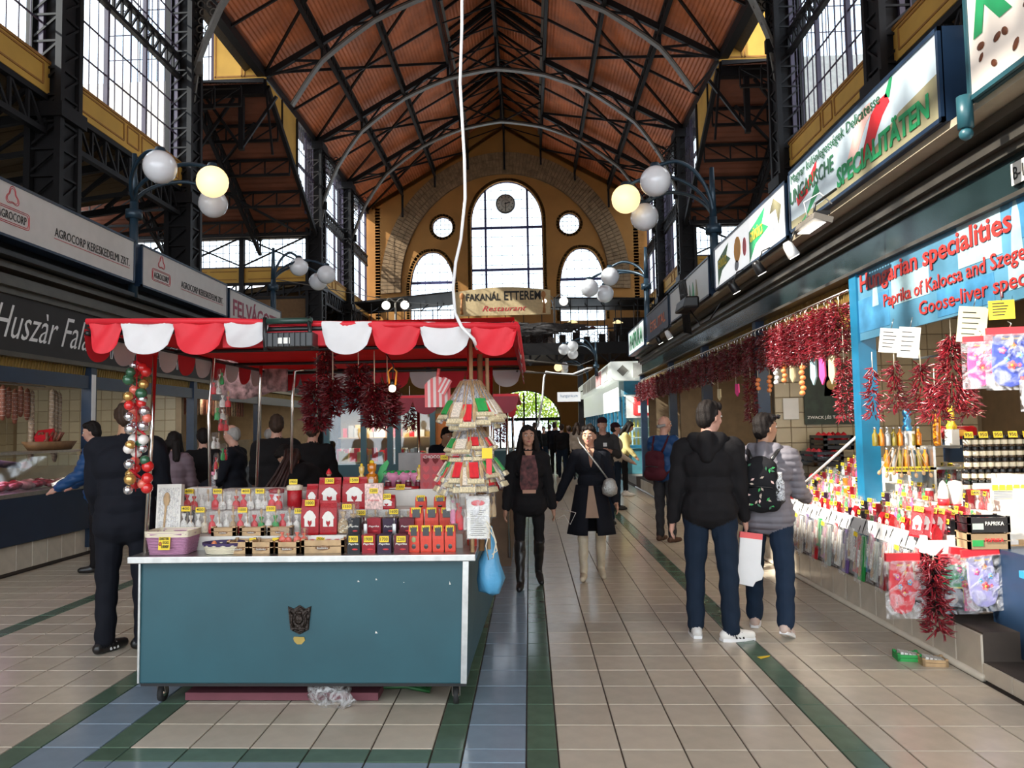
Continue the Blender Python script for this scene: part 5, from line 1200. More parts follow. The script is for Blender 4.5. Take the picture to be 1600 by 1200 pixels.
for (x_, y_) in ((-2.30, 4.74), (-.47, 4.70), (-2.25, 6.6), (-.45, 6.6)):
    c = MB(); c.cyl((x_-.014, y_, .052), (x_+.014, y_, .052), .052, n=18); c.build('caster_wheel', RUBBER, ct)
    c = MB(); c.cyl((x_-.018, y_, .052), (x_+.018, y_, .052), .024, n=12); c.build('wheel_hub', CHROME, ct)
    c = MB(); c.box((x_-.03, y_-.035, .115), (x_+.03, y_+.035, .145)); 
    for s_ in (-1, 1): c.hexa([(x_+s_*.022-.003, y_-.012, .05), (x_+s_*.022+.003, y_-.012, .05), (x_+s_*.022+.003, y_+.012, .05), (x_+s_*.022-.003, y_+.012, .05)], [(x_+s_*.022-.003, y_-.035, .12), (x_+s_*.022+.003, y_-.035, .12), (x_+s_*.022+.003, y_+.035, .12), (x_+s_*.022-.003, y_+.035, .12)])
    c.build('caster_fork', IRONW, ct)
# crest plate and patches
cr = [(-.07, .078), (-.035, .062), (0, .085), (.035, .062), (.07, .078), (.062, .0), (.055, -.06), (0, -.088), (-.055, -.06), (-.062, .0)]
p = at(468, 968, Y=4.55); MB().prism(cr, -.012, (p.x, 4.548, p.z), (1, 0, 0), (0, 0, 1)).build('crest_plate', M('dark_bronze', (.035, .025, .02), .4, .6, bump=1, bscale=50), ct, bevel=.003)
c = MB(); c.prism([(a*.93, b*.93) for a, b in cr], -.004, (p.x, 4.536, p.z), (1, 0, 0), (0, 0, 1)); c.ball((p.x, 4.53, p.z+.005), .026, 10, 6, sc=(1, .4, 1.2)); c.ball((p.x, 4.53, p.z+.043), .017, 8, 5, sc=(1.3, .4, .8))
for s_ in (-1, 1): c.tube([(p.x+s_*.03, 4.53, p.z-.04), (p.x+s_*.045, 4.528, p.z-.01), (p.x+s_*.038, 4.528, p.z+.03), (p.x+s_*.055, 4.53, p.z+.05)], .008, 5)
c.tube([(p.x-.035, 4.53, p.z-.055), (p.x, 4.527, p.z-.065), (p.x+.035, 4.53, p.z-.055)], .007, 5); c.build('crest_relief', M('dark_bronze'), ct)
q = at(467, 1001, Y=4.545); MB().prism([(-.035, .012), (-.03, .022), (.03, .02), (.036, 0), (.015, -.022), (-.012, -.022), (-.03, -.005)], -.003, (q.x, 4.548, q.z), (1, 0, 0), (0, 0, 1)).build('worn_patch', M('rust_yellow', (.45, .32, .08), .7), ct)
c = MB()
for (a, b, w_, h_) in ((560, 908, .014, .01), (588, 988, .016, .014), (703, 911, .01, .02), (631, 910, .008, .005), (588, 905, .012, .012)): q = at(a, b, Y=4.546); c.prism([(-w_/2, -h_/2), (w_/2, -h_/2), (-w_/4, h_/2)], -.002, (q.x, 4.549, q.z), (1, 0, 0), (0, 0, 1))
c.build('paint_chip', PAPER, ct, kind='stuff')
def step(y): return .925 if y < 4.72 else 1.01 if y < 4.95 else 1.14 if y < 5.2 else 1.25
m = MB(); m.box((-2.2, 4.72, .925), (-.42, 4.95, 1.008)); m.box((-2.2, 4.95, .925), (-.42, 5.2, 1.138)); m.box((-2.2, 5.2, .925), (-.42, 5.55, 1.248)); m.build('display_steps', M('white_board', (.7, .68, .62), .6), ct)
# canopy poles and frame
def pole(name, pts, r=.014): return MB().tube(pts, r, 8).build(name, CHROME, ct)
pole('canopy_pole', [(-2.36, 4.62, .9), (-2.33, 4.62, 1.6), (-2.31, 4.62, 2.14)]); pole('canopy_pole', [(-.36, 4.62, .9), (-.355, 4.62, 2.2)])
pole('canopy_pole', [at(328, 780, Y=5.75), at(326, 650, Y=5.75), at(334, 556, Y=5.75), at(350, 548, Y=5.8)]); pole('canopy_pole', [at(401, 760, Y=6.4), at(407, 590, Y=6.4), at(408, 571, Y=6.4)])
pole('canopy_pole', [at(455, 740, Y=6.8), at(457, 620, Y=6.8), at(461, 580, Y=6.8), at(475, 577, Y=6.8)]); pole('canopy_pole', [(-.33, 6.8, .9), (-.33, 6.8, 2.2)])
CZ = 2.245; CX0, CX1, CY0, CY1 = -2.44, -.07, 4.1, 7.2
m = MB()
for y in (CY0+.02, 5.15, 6.2, CY1-.02): m.tube([(CX0, y, CZ-.03), (CX1, y, CZ-.03)], .014, 6)
for x_ in (CX0, CX1): m.tube([(x_, CY0, CZ-.03), (x_, CY1, CZ-.03)], .014, 6)
m.build('canopy_frame', BLACK, ct)
m = MB(); nx, ny = 12, 12; V = []
for j in range(ny+1):
    for i in range(nx+1):
        x_ = CX0+(CX1-CX0)*i/nx; y = CY0+(CY1-CY0)*j/ny; V.append((x_, y, CZ-.018*math.sin(i/nx*PI*4)**2*math.sin(j/ny*PI)-(.02*math.sin(j/ny*PI*3)**2)))
for dz in (0, .004):
    m.add([(a, b, c+dz) for a, b, c in V], [(j*(nx+1)+i, j*(nx+1)+i+1, (j+1)*(nx+1)+i+1, (j+1)*(nx+1)+i) for j in range(ny) for i in range(nx)], 0, True)
TRR = M('red_canvas_roof', (.68, .012, .02), .6, bump=.1)
bs_ = TRR.node_tree.nodes['Principled BSDF']; tl_ = TRR.node_tree.nodes.new('ShaderNodeBsdfTranslucent'); tl_.inputs[0].default_value = (.8, .02, .02, 1); mxx = TRR.node_tree.nodes.new('ShaderNodeMixShader'); mxx.inputs[0].default_value = .45
ou = [n for n in TRR.node_tree.nodes if n.type == 'OUTPUT_MATERIAL'][0]; TRR.node_tree.links.new(bs_.outputs[0], mxx.inputs[1]); TRR.node_tree.links.new(tl_.outputs[0], mxx.inputs[2]); TRR.node_tree.links.new(mxx.outputs[0], ou.inputs[0])
m.build('canopy_cloth', TRR, ct)
def scallop(p0, p1, drop, mat, wob=0, top=.0, curl=0):
    """hanging half-round flap between p0 and p1"""
    p0 = Vector(p0); p1 = Vector(p1); n = 12; A = []; B = []; C = []; out = (p1-p0).cross(Vector((0, 0, 1))).normalized()
    mb = MB(); nz = 5; rows = []
    for j in range(nz+1):
        row = []
        for i in range(n+1):
            u = i/n; d = drop*(.22+.78*math.sqrt(max(0, 1-(2*u-1)**2))); p = p0.lerp(p1, u); zz = -d*j/nz+top*(1-j/nz)
            row.append(p+Vector((0, 0, zz))+out*(.02*math.sin(u*PI)*j/nz+wob*math.sin(u*9+j)*.01+curl*(j/nz)**2*math.sin(u*PI)))
        rows.append(row)
    V = [p for r in rows for p in r]; k = len(V); V += [p+out*.003 for p in V]; F = []
    for j in range(nz):
        for i in range(n): a = j*(n+1)+i; F.append((a, a+n+1, a+n+2, a+1)); F.append((k+a, k+a+1, k+a+n+2, k+a+n+1))
    mb.add(V, F, 0, True); return mb.build('scallop', mat, ct)
# front valance: seven flaps, gap around the heater
fx = [(-2.42, -2.24, RED), (-2.24, -1.945, WHITEC), (-1.945, -1.66, RED), (-1.66, -1.42, WHITEC), (-1.12, -.845, WHITEC), (-.845, -.58, RED), (-.58, -.305, WHITEC), (-.305, -.06, RED)]
for i, (a, b, mt) in enumerate(fx): scallop((a, CY0, 2.262-.008*i), (b, CY0, 2.254-.008*i), .165 if i != 3 else .13, mt, 1, .02, .03 if i != 3 else .09)
m = MB(); m.tube([(-2.44, CY0, 2.28), (-1.66, CY0, 2.265), (-1.15, CY0+.02, 2.24), (-.6, CY0, 2.22), (-.06, CY0, 2.20)], .018, 7); m.box((-1.68, CY0+.02, 2.12), (-1.1, CY0+.03, 2.25)); m.build('valance_hem', RED, ct)
for k in range(11):
    y = CY0+k*.282; scallop((CX1+.01, y, 2.215), (CX1+.01, y+.28, 2.215), .16, (RED, WHITEC)[k % 2]); scallop((CX0-.01, y+.28, 2.215), (CX0-.01, y, 2.24), .16, (RED, WHITEC)[k % 2])
for k in range(9):
    x_ = CX0+k*.263; scallop((x_, CY1+.01, 2.2), (x_+.26, CY1+.01, 2.2), .16, (RED, RED, WHITEC)[k % 3])
m = MB(); m.tube([(CX1+.0, CY0, 2.2), (CX1+.02, CY1, 2.2)], .03, 7); m.build('canopy_roll', RED, ct)
# heater box on the canopy
ht = thing('patio_heater', 'black box heater on a bracket in the gap of the front canopy valance', 'heater', at(452, 535, Y=4.06))
MB().box((-.12, -.05, -.03), (.14, .08, .05)).build('heater_body', BLACK, ht, bevel=.006); MB().box((-.05, -.054, -.012), (.02, -.05, .02)).build('white_label', PAPER, ht)
for s_ in (-1, 1): MB().tube([(s_*.12-.02, .02, .14), (s_*.125-.01, .0, .05), (s_*.13, 0, -.04)], .012, 6).build('bracket_arm', BLACK, ht)
MB().tube([(-.13, .02, .12), (.12, .02, .12)], .017, 8).build('heater_tube', M('dark_green_tube', (.02, .05, .04), .3), ht)
c = MB()
for k in range(8): c.box((-.11+k*.03, -.06, -.028), (-.105+k*.03, -.052, .045))
c.build('grille_bar', BLACK, ht)
# ================================================================== GOODS ON THE CART
def put(x0, yt, x1, Y):
    a = at((x0+x1)/2, yt, Y=Y); z = step(Y); return Vector((a.x, Y, z)), (x1-x0)*Y/1195, a.z-z
def P_(*a): return put(*a)
# front row
def wicker(w_, d, h, loc, label, mat, liner, name='wicker_basket', round_=False):
    t = thing(name, label, 'basket', loc, 0); c = MB(); n = 28
    def ring(z, k, ph):
        pts = []
        for i in range(n+1):
            a = 2*PI*i/n; ex = .25 if not round_ else 1
            cx, sy = math.cos(a), math.sin(a); s_ = 1+.015*(1 if (i+ph) % 2 else -1)
            px_ = math.copysign(abs(cx)**ex, cx)*w_/2*k*s_; py_ = math.copysign(abs(sy)**ex, sy)*d/2*k*s_
            pts.append((px_, py_, z))
        return pts
    nr = int(h/.009)
    for j in range(nr): c.tube(ring(.005+j*.009, .84+.16*j/nr, j % 2), .0052, 5, cap=False)
    c.build('wicker_weave', mat, t, kind='stuff'); MB().prism([(p[0]*.84, p[1]*.84) for p in ring(0, 1, 0)[:-1]], .005, (0, 0, 0), (1, 0, 0), (0, 1, 0)).build('basket_bottom', mat, t)
    c = MB(); R_ = [ring(h*.78, 1.02, 0), ring(h+.006, 1.04, 0), ring(h+.006, .96, 0), ring(h*.15, .80, 0)]
    for A, B in zip(R_, R_[1:]): c.strip(A, B, 0, True)
    c.build('cloth_liner', liner, t); return t
b = wicker(.27, .2, .135, Vector((-2.185, 4.62, .926)), 'pink wicker basket with cream liner and yellow Easter egg card, left end of cart', M('pink_wicker', (.42, .2, .32), .7, rand=0), CREAM)
c_ = MB().box((-.035, -.002, -.045), (.035, 0, .03)).build('price_card', YCARD, b, (.0, -.115, .08), (-.15, 0, 0)); text('EASTER', .055, .016, INK, (0, -.004, .02), c_); text('EGG', .035, .016, INK, (.01, -.004, -.002), c_); text('1000F', .045, .018, INK, (.008, -.004, -.026), c_)
MB().ball((-.024, -.003, -.01), .01, 8, 6, sc=(1, .2, 1.3)).build('egg_print', M('egg_brown', (.4, .1, .02), .5), c_)
b = wicker(.25, .18, .06, Vector((-1.86, 4.60, .926)), 'small white woven tray basket with purple rim beside the pink basket', M('white_wicker', (.72, .66, .5), .7), M('purple_liner', (.05, .03, .1), .7), round_=True)
EG = [M('ornament_%s' % n_, c, .3, coat=.4, var=.3, scale=40) for n_, c in (('pink', (.7, .3, .35)), ('white', (.8, .75, .7)), ('orange', (.8, .25, .1)))]
def egg(loc, i, label, group, r=.018): return tag(MB().lathe([(.001, -1.2*r), (.7*r, -.9*r), (r, -.2*r), (.85*r, .5*r), (.5*r, 1.05*r), (.001, 1.3*r)], n=10).build('painted_egg', EG[i % 3], None, loc, (random.random(), random.random(), 0)), label, 'egg', group)
for i in range(9): egg((-1.86+.07*math.cos(i*.7)+.01*(i % 2), 4.6+.05*math.sin(i*.7), .955+.012*(i % 3)), i, 'small painted egg in the white woven tray basket, %s clockwise' % ORD[i], 'eggs in the woven tray')
cr1 = [(357, 392, 846), (392, 430, 846), (432, 471, 846), (472, 541, 843)]; lbs = ['first', 'second', 'third', 'wide fourth']
for i, (a, b_, yt) in enumerate(cr1):
    loc, w_, h = P_(a, yt, b_, 4.58); crate(loc+Vector((0, .04, .001)), w_*.97, .15, h, 'small stamped wooden crate in the front row of the cart, %s from the left' % lbs[i], 'stamped crates on the cart')
    if i < 2:
        for k in range(4): egg((loc.x-w_*.3+k*w_*.2, 4.62+.03*(k % 2), loc.z+.03), k, 'small painted egg in the %s front crate, %s from the left' % (lbs[i], ORD[k]), 'eggs in the crates')
        o = MB().box((-.02, -.001, -.015), (.02, .001, .015)).build('price_card', YCARD, None, (loc.x+.05, 4.66, loc.z+.065), (-.4, 0, .2)); tag(o, 'yellow price card standing in the %s front crate' % lbs[i], 'price card')
ORG = M('orange_red_sweets', (.85, .12, .06), .35, var=.4, scale=30, coat=.4)
for i, (a, b_) in enumerate(((434, 456), (457, 481))):
    loc, w_, h = P_(a, 828, b_, 4.62); t = gift_pack(loc+Vector((0, .01, .045)), w_, h-.03, 'see-through bag of orange-red sweets standing in the third front crate, %s one' % ('left', 'right')[i], 'sweet bags', None, ORG, ORG, .3*i)
for i in range(9):
    loc, w_, h = P_(474+(i % 5)*13, 829+(i//5)*9, 494+(i % 5)*13, 4.60+.03*(1-i//5)); o = MB().box((-w_/2, -.004, 0), (w_/2, .004, .055)).build('paper_packet', PAPER, None, loc+Vector((0, .05, .035)), (-.35, 0, random.uniform(-.2, .2)))
    tag(o, 'flat white paper seed packet in the wide front crate, %s row, %s from the left' % (('back', 'front')[i//5], ORD[i % 5]), 'packet', 'packets in the wide crate'); text('~mag~', w_*.5, .012, SRED, (0, -.006, .03), o)
    if i in (2, 6): card(o, '700', (0, -.01, .035), .05, .026)
# tins
TC = [(543, 564, TBLK, '1900'), (566, 588, TRED, '1900'), (590, 613, TNAV, '1700'), (616, 640, BURG, '2200')]
for i, (a, b_, mt, pr) in enumerate(TC):
    loc, w_, h = P_(a, 835, b_, 4.56); n_ = {TBLK: 'black', TRED: 'red', TNAV: 'dark plum', BURG: 'burgundy'}[mt]; tin(loc+Vector((0, .01, 0)), w_, h, n_+' square paprika tin with yellow price card, lower tin row', 'paprika tins on the cart', pr, mt)
    loc, w_, h = P_(a+9*(i > 0)+2*(i == 0), 809, b_+9*(i > 0), 4.76); tin(loc, w_, h, n_+' square paprika tin in the upper tin row without front card', 'paprika tins on the cart', None, mt)
for i, x_ in enumerate((571, 616)):
    p = at(x_, 826, Y=4.68); t = thing('scoop', 'small steel scoop standing by the upper tins, %s one' % ('left', 'right')[i], 'scoop', p); MB().tube([(0, 0, .03), (0, 0, .075)], .004, 5).build('scoop_handle', STEEL, t); MB().box((-.012, -.006, -.035), (.012, .006, .03)).build('scoop_bowl', STEEL, t, bevel=.004)
# kraft bags
pr = ['1700', '1400', '1600', '1500', '1400', '1400', '1400', '1400', '1400']; k = 0
rows = [(4.58, 821, [(638, 656), (657, 675), (676, 694), (695, 712)], 'lower'), (4.78, 793, [(640, 662), (664, 686), (687, 709)], 'middle'), (4.98, 776, [(649, 667), (678, 698), (699, 713)], 'back')]
for Y, yt, xs, rn in rows:
    for i, (a, b_) in enumerate(xs):
        loc, w_, h = P_(a, yt, b_, Y); kraft_bag(loc, w_*.97, h, 'orange-red paper paprika bag with black label , %s row, %s from the left' % (rn, ORD[i]), 'orange-red paprika bags', pr[k % 9], badge=(rn == 'lower' and i == 0)); k += 1
for i in range(3):
    loc, w_, h = P_(722+i*8, 826+4*i, 735+i*8, 4.75+.25*i); loc.z = .926 if i == 0 else .926; kraft_bag(Vector((-.37-.02*i, 4.8+.25*i, .926)), .07, .16, 'plain orange-red bag at the right rim of the cart, %s from the front' % ORD[i], 'rim bags', None, rot=-1.2, face='')
# dark red foil bags
for i, (a, b_, yt, Y, pc, big) in enumerate(((472, 500, 780, 4.76, '1000', 0), (501, 528, 782, 4.77, None, 0), (499, 534, 746, 5.02, '1300', 1), (536, 574, 745, 5.03, '1500', 1), (592, 618, 773, 4.99, '1200', 0), (480, 498, 756, 5.05, None, 0), (598, 655, 760, 5.22, '1300', 0))):
    loc, w_, h = P_(a, yt, b_, Y); nm_ = ['front left of the foil bags', 'front right of the foil bags, beside the mushrooms', 'tall left one with round white emblem', 'tall right one with arched white emblem', 'small one right of the pink striped box', 'narrow one behind the front foil bags', 'wide one behind the upper tins']
    kraft_bag(loc, w_, h, 'glossy dark red foil bag, '+nm_[i], 'dark red foil bags', pc, DRED, d=.06, face='white', cat='bag', name='foil_bag')
loc, w_, h = P_(526, 785, 562, 4.76); t = gift_pack(loc, w_, h, 'clear bag of dried mushrooms with a yellow card beside the dark tins', 'clear goods bags', '1550', BEIGE, BEIGE); c = MB()
for i in range(40): c.ball((random.uniform(-.35, .35), random.uniform(-.5, .3), random.uniform(.05, .5)), .07, 5, 4, sc=(1, .8, .4))
c.build('dried_mushrooms', CREAM, t, kind='stuff')
loc, w_, h = P_(571, 755, 599, 4.97); t = root('striped_box', 'pink and white scroll-patterned standing box with yellow card', 'box', loc, w_, .05, h); MB().box((-.5, -.5, 0), (.5, .5, 1)).build('box_body', M('pink_pattern', (.72, .5, .45), .5, var=.5, scale=8), t); card(t, '1200', (0, -.56, .72)); text('Paprika', .6, .1, SRED, (0, -.51, .35), t)
for i in range(5):
    loc, w_, h = P_(555+i*17, 797-2*(i % 2), 575+i*17, 4.93); t = gift_pack(loc+Vector((0, 0, .0)), w_, h-.0, 'small clear sweet bag with twisted top behind the upper tins, %s from the left' % ORD[i], 'twisted clear bags', ('1200', None, None, '1600', None)[i], CREAM, BURG)
# cellophane gift packs, middle and back rows
for i in range(9):
    a = 281+i*22; loc, w_, h = P_(a, 789+2*(i % 3), a+24, 4.80+.03*(i % 2)); g = [(PAPER, PAPER), (PAPER, CREAM), (SRED, PAPER), (PAPER, BEIGE), (SRED, PAPER), (SRED, GREEN), (PAPER, GREEN), (SRED, PAPER), (PAPER, GREEN)][i]
    gift_pack(loc, w_*1.05, h, 'cellophane gift pack with small pouches, middle shelf row, %s from the left' % ORD[i], 'cellophane packs on the cart', ('400', '400', None, None, '1000', None, '1500', None, '1500')[i], *g)
for i in range(7):
    a = 286+i*22; loc, w_, h = P_(a, 763, a+24, 5.0+.03*(i % 2)); gift_pack(loc, w_*1.05, h, 'cellophane gift pack with small pouches, rear shelf row, %s from the left' % ORD[i], 'cellophane packs on the cart', ('600', None, '600', None, '400', '900', None)[i], SRED if i % 2 == 0 else PAPER, PAPER if i % 3 else SRED)
for i in range(3):
    loc, w_, h = P_(330+i*44, 826, 370+i*44, 4.735); loc.y = 4.70; crate(Vector((loc.x, 4.745, 1.0095)), w_*.97, .05, .05, 'shallow stamped crate under the middle cellophane packs, %s from the left' % ORD[i], 'shallow crates', brand=True)
loc, w_, h = P_(246, 757, 283, 4.80); t = root('boxed_spoon_set', 'tall clear-fronted box with wooden spoons leaning at the left end of the cart', 'box', loc, w_, .07, h, (-.12, 0, .15)); MB().box((-.5, -.45, 0), (.5, .5, 1)).build('box_body', PAPER, t); MB().box((-.42, -.5, .05), (.42, -.46, .93)).build('clear_front', FILMB, t); MB().tube([(-.15, -.52, .1), (-.1, -.52, .6)], [.04, .05], 6).ball((-.08, -.52, .7), .14, 10, 6, sc=(1, .3, 1)).build('spoon', WOOD, t)
loc, w_, h = P_(287, 752, 326, 5.1); t = root('white_carton', 'flat white carton lying behind the left cellophane packs', 'carton', loc+Vector((0, .1, 0)), w_, .12, .14, .1); MB().box((-.5, -.5, 0), (.5, .5, 1)).build('carton_body', PAPER, t)
loc, w_, h = P_(329, 752, 337, 5.3); t = thing('small_bottle', 'small bottle with pink cap behind the left cellophane packs', 'bottle', loc); MB().lathe([(.015, 0), (.018, .01), (.018, .09), (.01, .11)], n=10).build('bottle_body', FILMB, t); MB().cyl((0, 0, .108), (0, 0, .13), .012).build('bottle_cap', M('pink_cap', (.7, .25, .35), .5), t)
# jars with cloth tops, stacked round boxes
for i, (a, b_, yt, pc) in enumerate(((420, 444, 763, None), (448, 473, 757, '1900'), (450, 475, 762, None))):
    if i == 2: continue
    loc, w_, h = P_(a, yt, b_, 5.05); t = root('drum_box', 'round '+('white and red lidded drum box with gold bow' if i == 0 else 'dark red lidded drum box with cream rim and yellow card'), 'box', loc, w_, w_, h)
    MB().lathe([(.46, 0), (.46, .8)], n=18).build('drum_body', WHITE if i == 0 else DRED, t); MB().lathe([(.5, .78), (.5, .95), (.3, 1.0)], n=18).build('drum_lid', DRED if i == 0 else CREAM, t)
    if pc: card(t, pc, (0, -.3, 1.12))
HON = M('amber_honey', (.62, .20, .01), .12, coat=.8)
def bear(x0, x1, yt, label, mat, Y=5.35):
    loc, w_, h = P_(x0, yt, x1, Y); t = root('honey_bottle', label, 'bottle', loc, w_, w_*.8, h, 0, 'honey bottles'); c = MB(); c.lathe([(.38, 0), (.5, .08), (.52, .3), (.38, .48), (.22, .55), (.36, .66), (.36, .78), (.18, .9), (.12, .92)], n=14)
    for s_ in (-1, 1): c.ball((s_*.28, 0, .82), .10, 8, 5, sc=(1, 1, .6)); c.tube([(s_*.42, -.1, .4), (s_*.3, -.42, .3)], .11, 6)
    c.build('bottle_body', mat, t); MB().lathe([(.18, .9), (.18, .96), (.06, 1.0)], n=10).build('bottle_cap', YCARD, t); MB().box((-.18, -.56, .18), (.18, -.48, .32)).build('bottle_label', PAPER, t)
bear(571, 591, 719, 'large amber bear-shaped honey bottle behind the foil bags', HON); bear(559, 571, 724, 'small yellow bear-shaped honey bottle left of the amber one', M('pale_honey', (.75, .5, .12), .2, coat=.6)); bear(650, 660, 726, 'yellow slim honey bottle beside the heart chocolates', M('pale_honey'))
t = thing('small_figure', 'little red and black costumed doll on top of the left foil bags', 'figure', P_(508, 724, 520, 5.35)[0]); MB().lathe([(.03, 0), (.035, .02), (.02, .07), (.012, .085)], n=10).build('doll_body', BLACK, t); MB().ball((0, 0, .1), .017).build('doll_head', M('doll_skin', (.6, .35, .22), .6), t); MB().lathe([(.022, .1), (.015, .12), (.002, .14)], n=10).build('doll_hat', SRED, t)
# flower gifts and leaf
for i in range(6):
    loc, w_, h = P_(598+i*9, 722+3*(i % 2), 614+i*9, 5.4); t = thing('flower_gift', 'pink and green wrapped flower gift at the back of the cart, %s from the left' % ORD[i], 'gift', loc, .5*i, 'wrapped flower gifts')
    MB().lathe([(.012, 0), (.05, .07), (.045, .10)], n=9).build('wrapping', (FILMB, M('pink_wrap', (.7, .25, .4), .4))[i % 2], t); c = MB()
    for q in range(5): c.ball((.02*math.cos(q*1.3), .02*math.sin(q*1.3), .09+.01*(q % 2)), .017, 7, 5, mi=q % 2)
    c.build('blossoms', [M('pink_blossom', (.75, .2, .4), .5), GREEN], t)
p = P_(592, 712, 602, 5.38)[0]; tag(MB().prism([(-.03, 0), (.0, .05), (.045, .17), (.03, .19), (-.02, .14), (-.045, .06)], .01, p, (1, 0, 0), (0, .2, 1)).build('green_leaf_pick', GREEN), 'bright green leaf-shaped pick behind the honey bottles', 'leaf')
loc, w_, h = P_(606, 744, 650, 5.25)
for i in range(4):
    t = root('jam_jar', 'small dark jam jar behind the upper shelf, %s from the left' % ORD[i], 'jar', Vector((loc.x-.1+.07*i, 5.28, 1.25)), .045, .045, .055, 0, 'jam jars on the cart'); MB().lathe([(.45, 0), (.5, .1), (.5, .7), (.42, .8)], n=12).build('jar_glass', BURG, t); MB().lathe([(.46, .8), (.46, 1)], n=12).build('jar_lid', STEEL, t)
# heart chocolates board
loc, w_, h = P_(656, 723, 704, 5.22); t = thing('chocolate_display', 'red display board with heart chocolates and yellow card reading CHO', 'display board', Vector((loc.x, 5.22, 1.25)), (-.1, 0, 0)); w_, h = .21, .24
MB().box((-w_/2, 0, -.03), (w_/2, .012, h)).build('board', DRED, t); text('·CHOCO', .12, .02, PAPER, (-.03, -.003, h-.025), t); card(t, '1500', (.06, -.004, h-.03), .05, .03)
hm = unit('hch', lambda: MB().prism([(0, -.026), (.02, -.005), (.024, .01), (.014, .02), (0, .013), (-.014, .02), (-.024, .01), (-.02, -.005)], -.012, (0, 0, 0), (1, 0, 0), (0, 0, 1)), 'heart', SRED)
for a in range(3):
    for b_ in range(4):
        if a < 3 and b_ < 4: link('heart', hm, t, (-.065+.065*a, 0, .19-.055*b_)); 
# baubles hanging at the left pole
bh = thing('bauble_string', 'string of red, white and silver baubles hanging from the left canopy pole', 'decoration', at(214, 560, Y=4.5)); BA = [M('bauble_%s' % n_, c, .12, mt_, coat=.6) for n_, c, mt_ in (('red', (.6, .02, .02), 0), ('white', (.8, .75, .7), 0), ('silver', (.7, .7, .75), .9), ('green', (.03, .12, .06), .1), ('gold', (.6, .35, .1), .6), ('pattern', (.7, .15, .1), 0))]
bz = at(214, 560, Y=4.5).z-at(214, 790, Y=4.5).z; kk_ = 0
for lv, (yy, col) in enumerate(((575, 0), (582, 0), (600, 3), (612, 3), (622, 2), (636, 0), (645, 2), (657, 5), (668, 2), (686, 1), (700, 3), (706, 1), (725, 3), (732, 0), (748, 4), (757, 5), (765, 0))):
    for q in range(3 if lv % 3 else 2):
        a = lv*2.1+q*2.2; z = -(yy-560)/1195*4.5; r = random.uniform(.028, .036)
        MB().ball((0, 0, 0), r, 12, 8).build('bauble', BA[(col+(q == 1)*random.randint(0, 3)) % 6], bh, (random.uniform(.02, .07)*math.cos(a), .05*math.sin(a), z+random.uniform(-.02, .02))); kk_ += 1
MB().tube([(0, 0, .06), (0, 0, -.8)], .004, 4).build('string', RED, bh); c = MB()
for q in range(4): c.tube([(0, 0, -.2*q-.02), (.05*(-1)**q, .01, -.2*q-.06), (.02, .02, -.2*q-.12)], .008, 5)
c.build('ribbon', RED, bh)
# packages hung on the second pole
t0 = at(352, 580, Y=5.7)
for i in range(9):
    yy = (605, 625, 645, 662, 690, 708, 722, 738, 590)[i]; xx = (338, 352, 344, 349, 337, 350, 338, 336, 345)[i]; loc = at(xx, yy+12, Y=5.7)
    gift_pack(loc, .09, .13, 'small cellophane ornament pack strung on the second canopy pole, %s in height from the top' % ORD[[1, 2, 3, 4, 5, 6, 7, 8, 0][i]], 'packs strung on the second pole', '500' if i == 7 else None, (SRED, PAPER, GREEN)[i % 3], (PAPER, SRED)[i % 2], .3*i)
# pepper ropes below the canopy
def rope(px_, y0, y1, wpx, Y, n, seed, label, grp='dark pepper ropes under the canopy', mat=PEPD):
    p = at(px_, y0, Y=Y); h = (y1-y0)*Y/1195; r = wpx*Y/1195/2; me = pepper_cloud(n, rope_fn(h, r), seed, .055, .0055); me.materials.append(mat)
    return garland(p, me, label, grp, wire=max(.02, 2.2-p.z))
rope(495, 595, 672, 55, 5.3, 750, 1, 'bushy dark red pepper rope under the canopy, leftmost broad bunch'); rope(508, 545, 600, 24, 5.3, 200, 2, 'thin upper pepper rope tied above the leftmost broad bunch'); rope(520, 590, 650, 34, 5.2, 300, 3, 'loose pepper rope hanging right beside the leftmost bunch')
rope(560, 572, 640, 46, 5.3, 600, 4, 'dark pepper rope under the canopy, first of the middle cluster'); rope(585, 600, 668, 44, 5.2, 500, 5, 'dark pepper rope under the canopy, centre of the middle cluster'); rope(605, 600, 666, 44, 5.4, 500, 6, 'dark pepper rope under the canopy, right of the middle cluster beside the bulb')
rope(640, 636, 672, 22, 9.5, 260, 7, 'small far pepper rope behind the striped bag', 'far pepper ropes'); rope(781, 632, 690, 15, 9.2, 300, 8, 'small far pepper rope right of the hanging spoon packs', 'far pepper ropes')
lb_ = thing('light_bulb', 'bare glowing bulb under the canopy beside the pepper ropes', 'lamp', at(613, 607, Y=5.0)); MB().ball((0, 0, 0), .024).build('bulb', M('glowing_bulb', (1, .9, .7), .3, emit=(1, .85, .55), estr=14), lb_); MB().cyl((0, 0, .02), (0, 0, .06), .014).build('bulb_socket', BLACK, lb_); MB().tube([(0, 0, .06), (.01, 0, .15), (-.05, 0, .25)], .004, 4).build('cable', BLACK, lb_)
t = thing('ribbon', 'yellow-orange ribbon loop above the bulb', 'ribbon', at(613, 590, Y=5.1)); MB().tube([(-.02, 0, -.04), (-.03, 0, .04), (.0, 0, .07), (.03, 0, .04), (.02, 0, -.05)], .007, 5).build('ribbon_loop', M('orange_ribbon', (.8, .3, .03), .5), t)
t = thing('plastic_bag_sample', 'red and white striped plastic carrier bag hung from the canopy', 'bag', at(684, 636, Y=4.75)); SW = MB(); n = 9
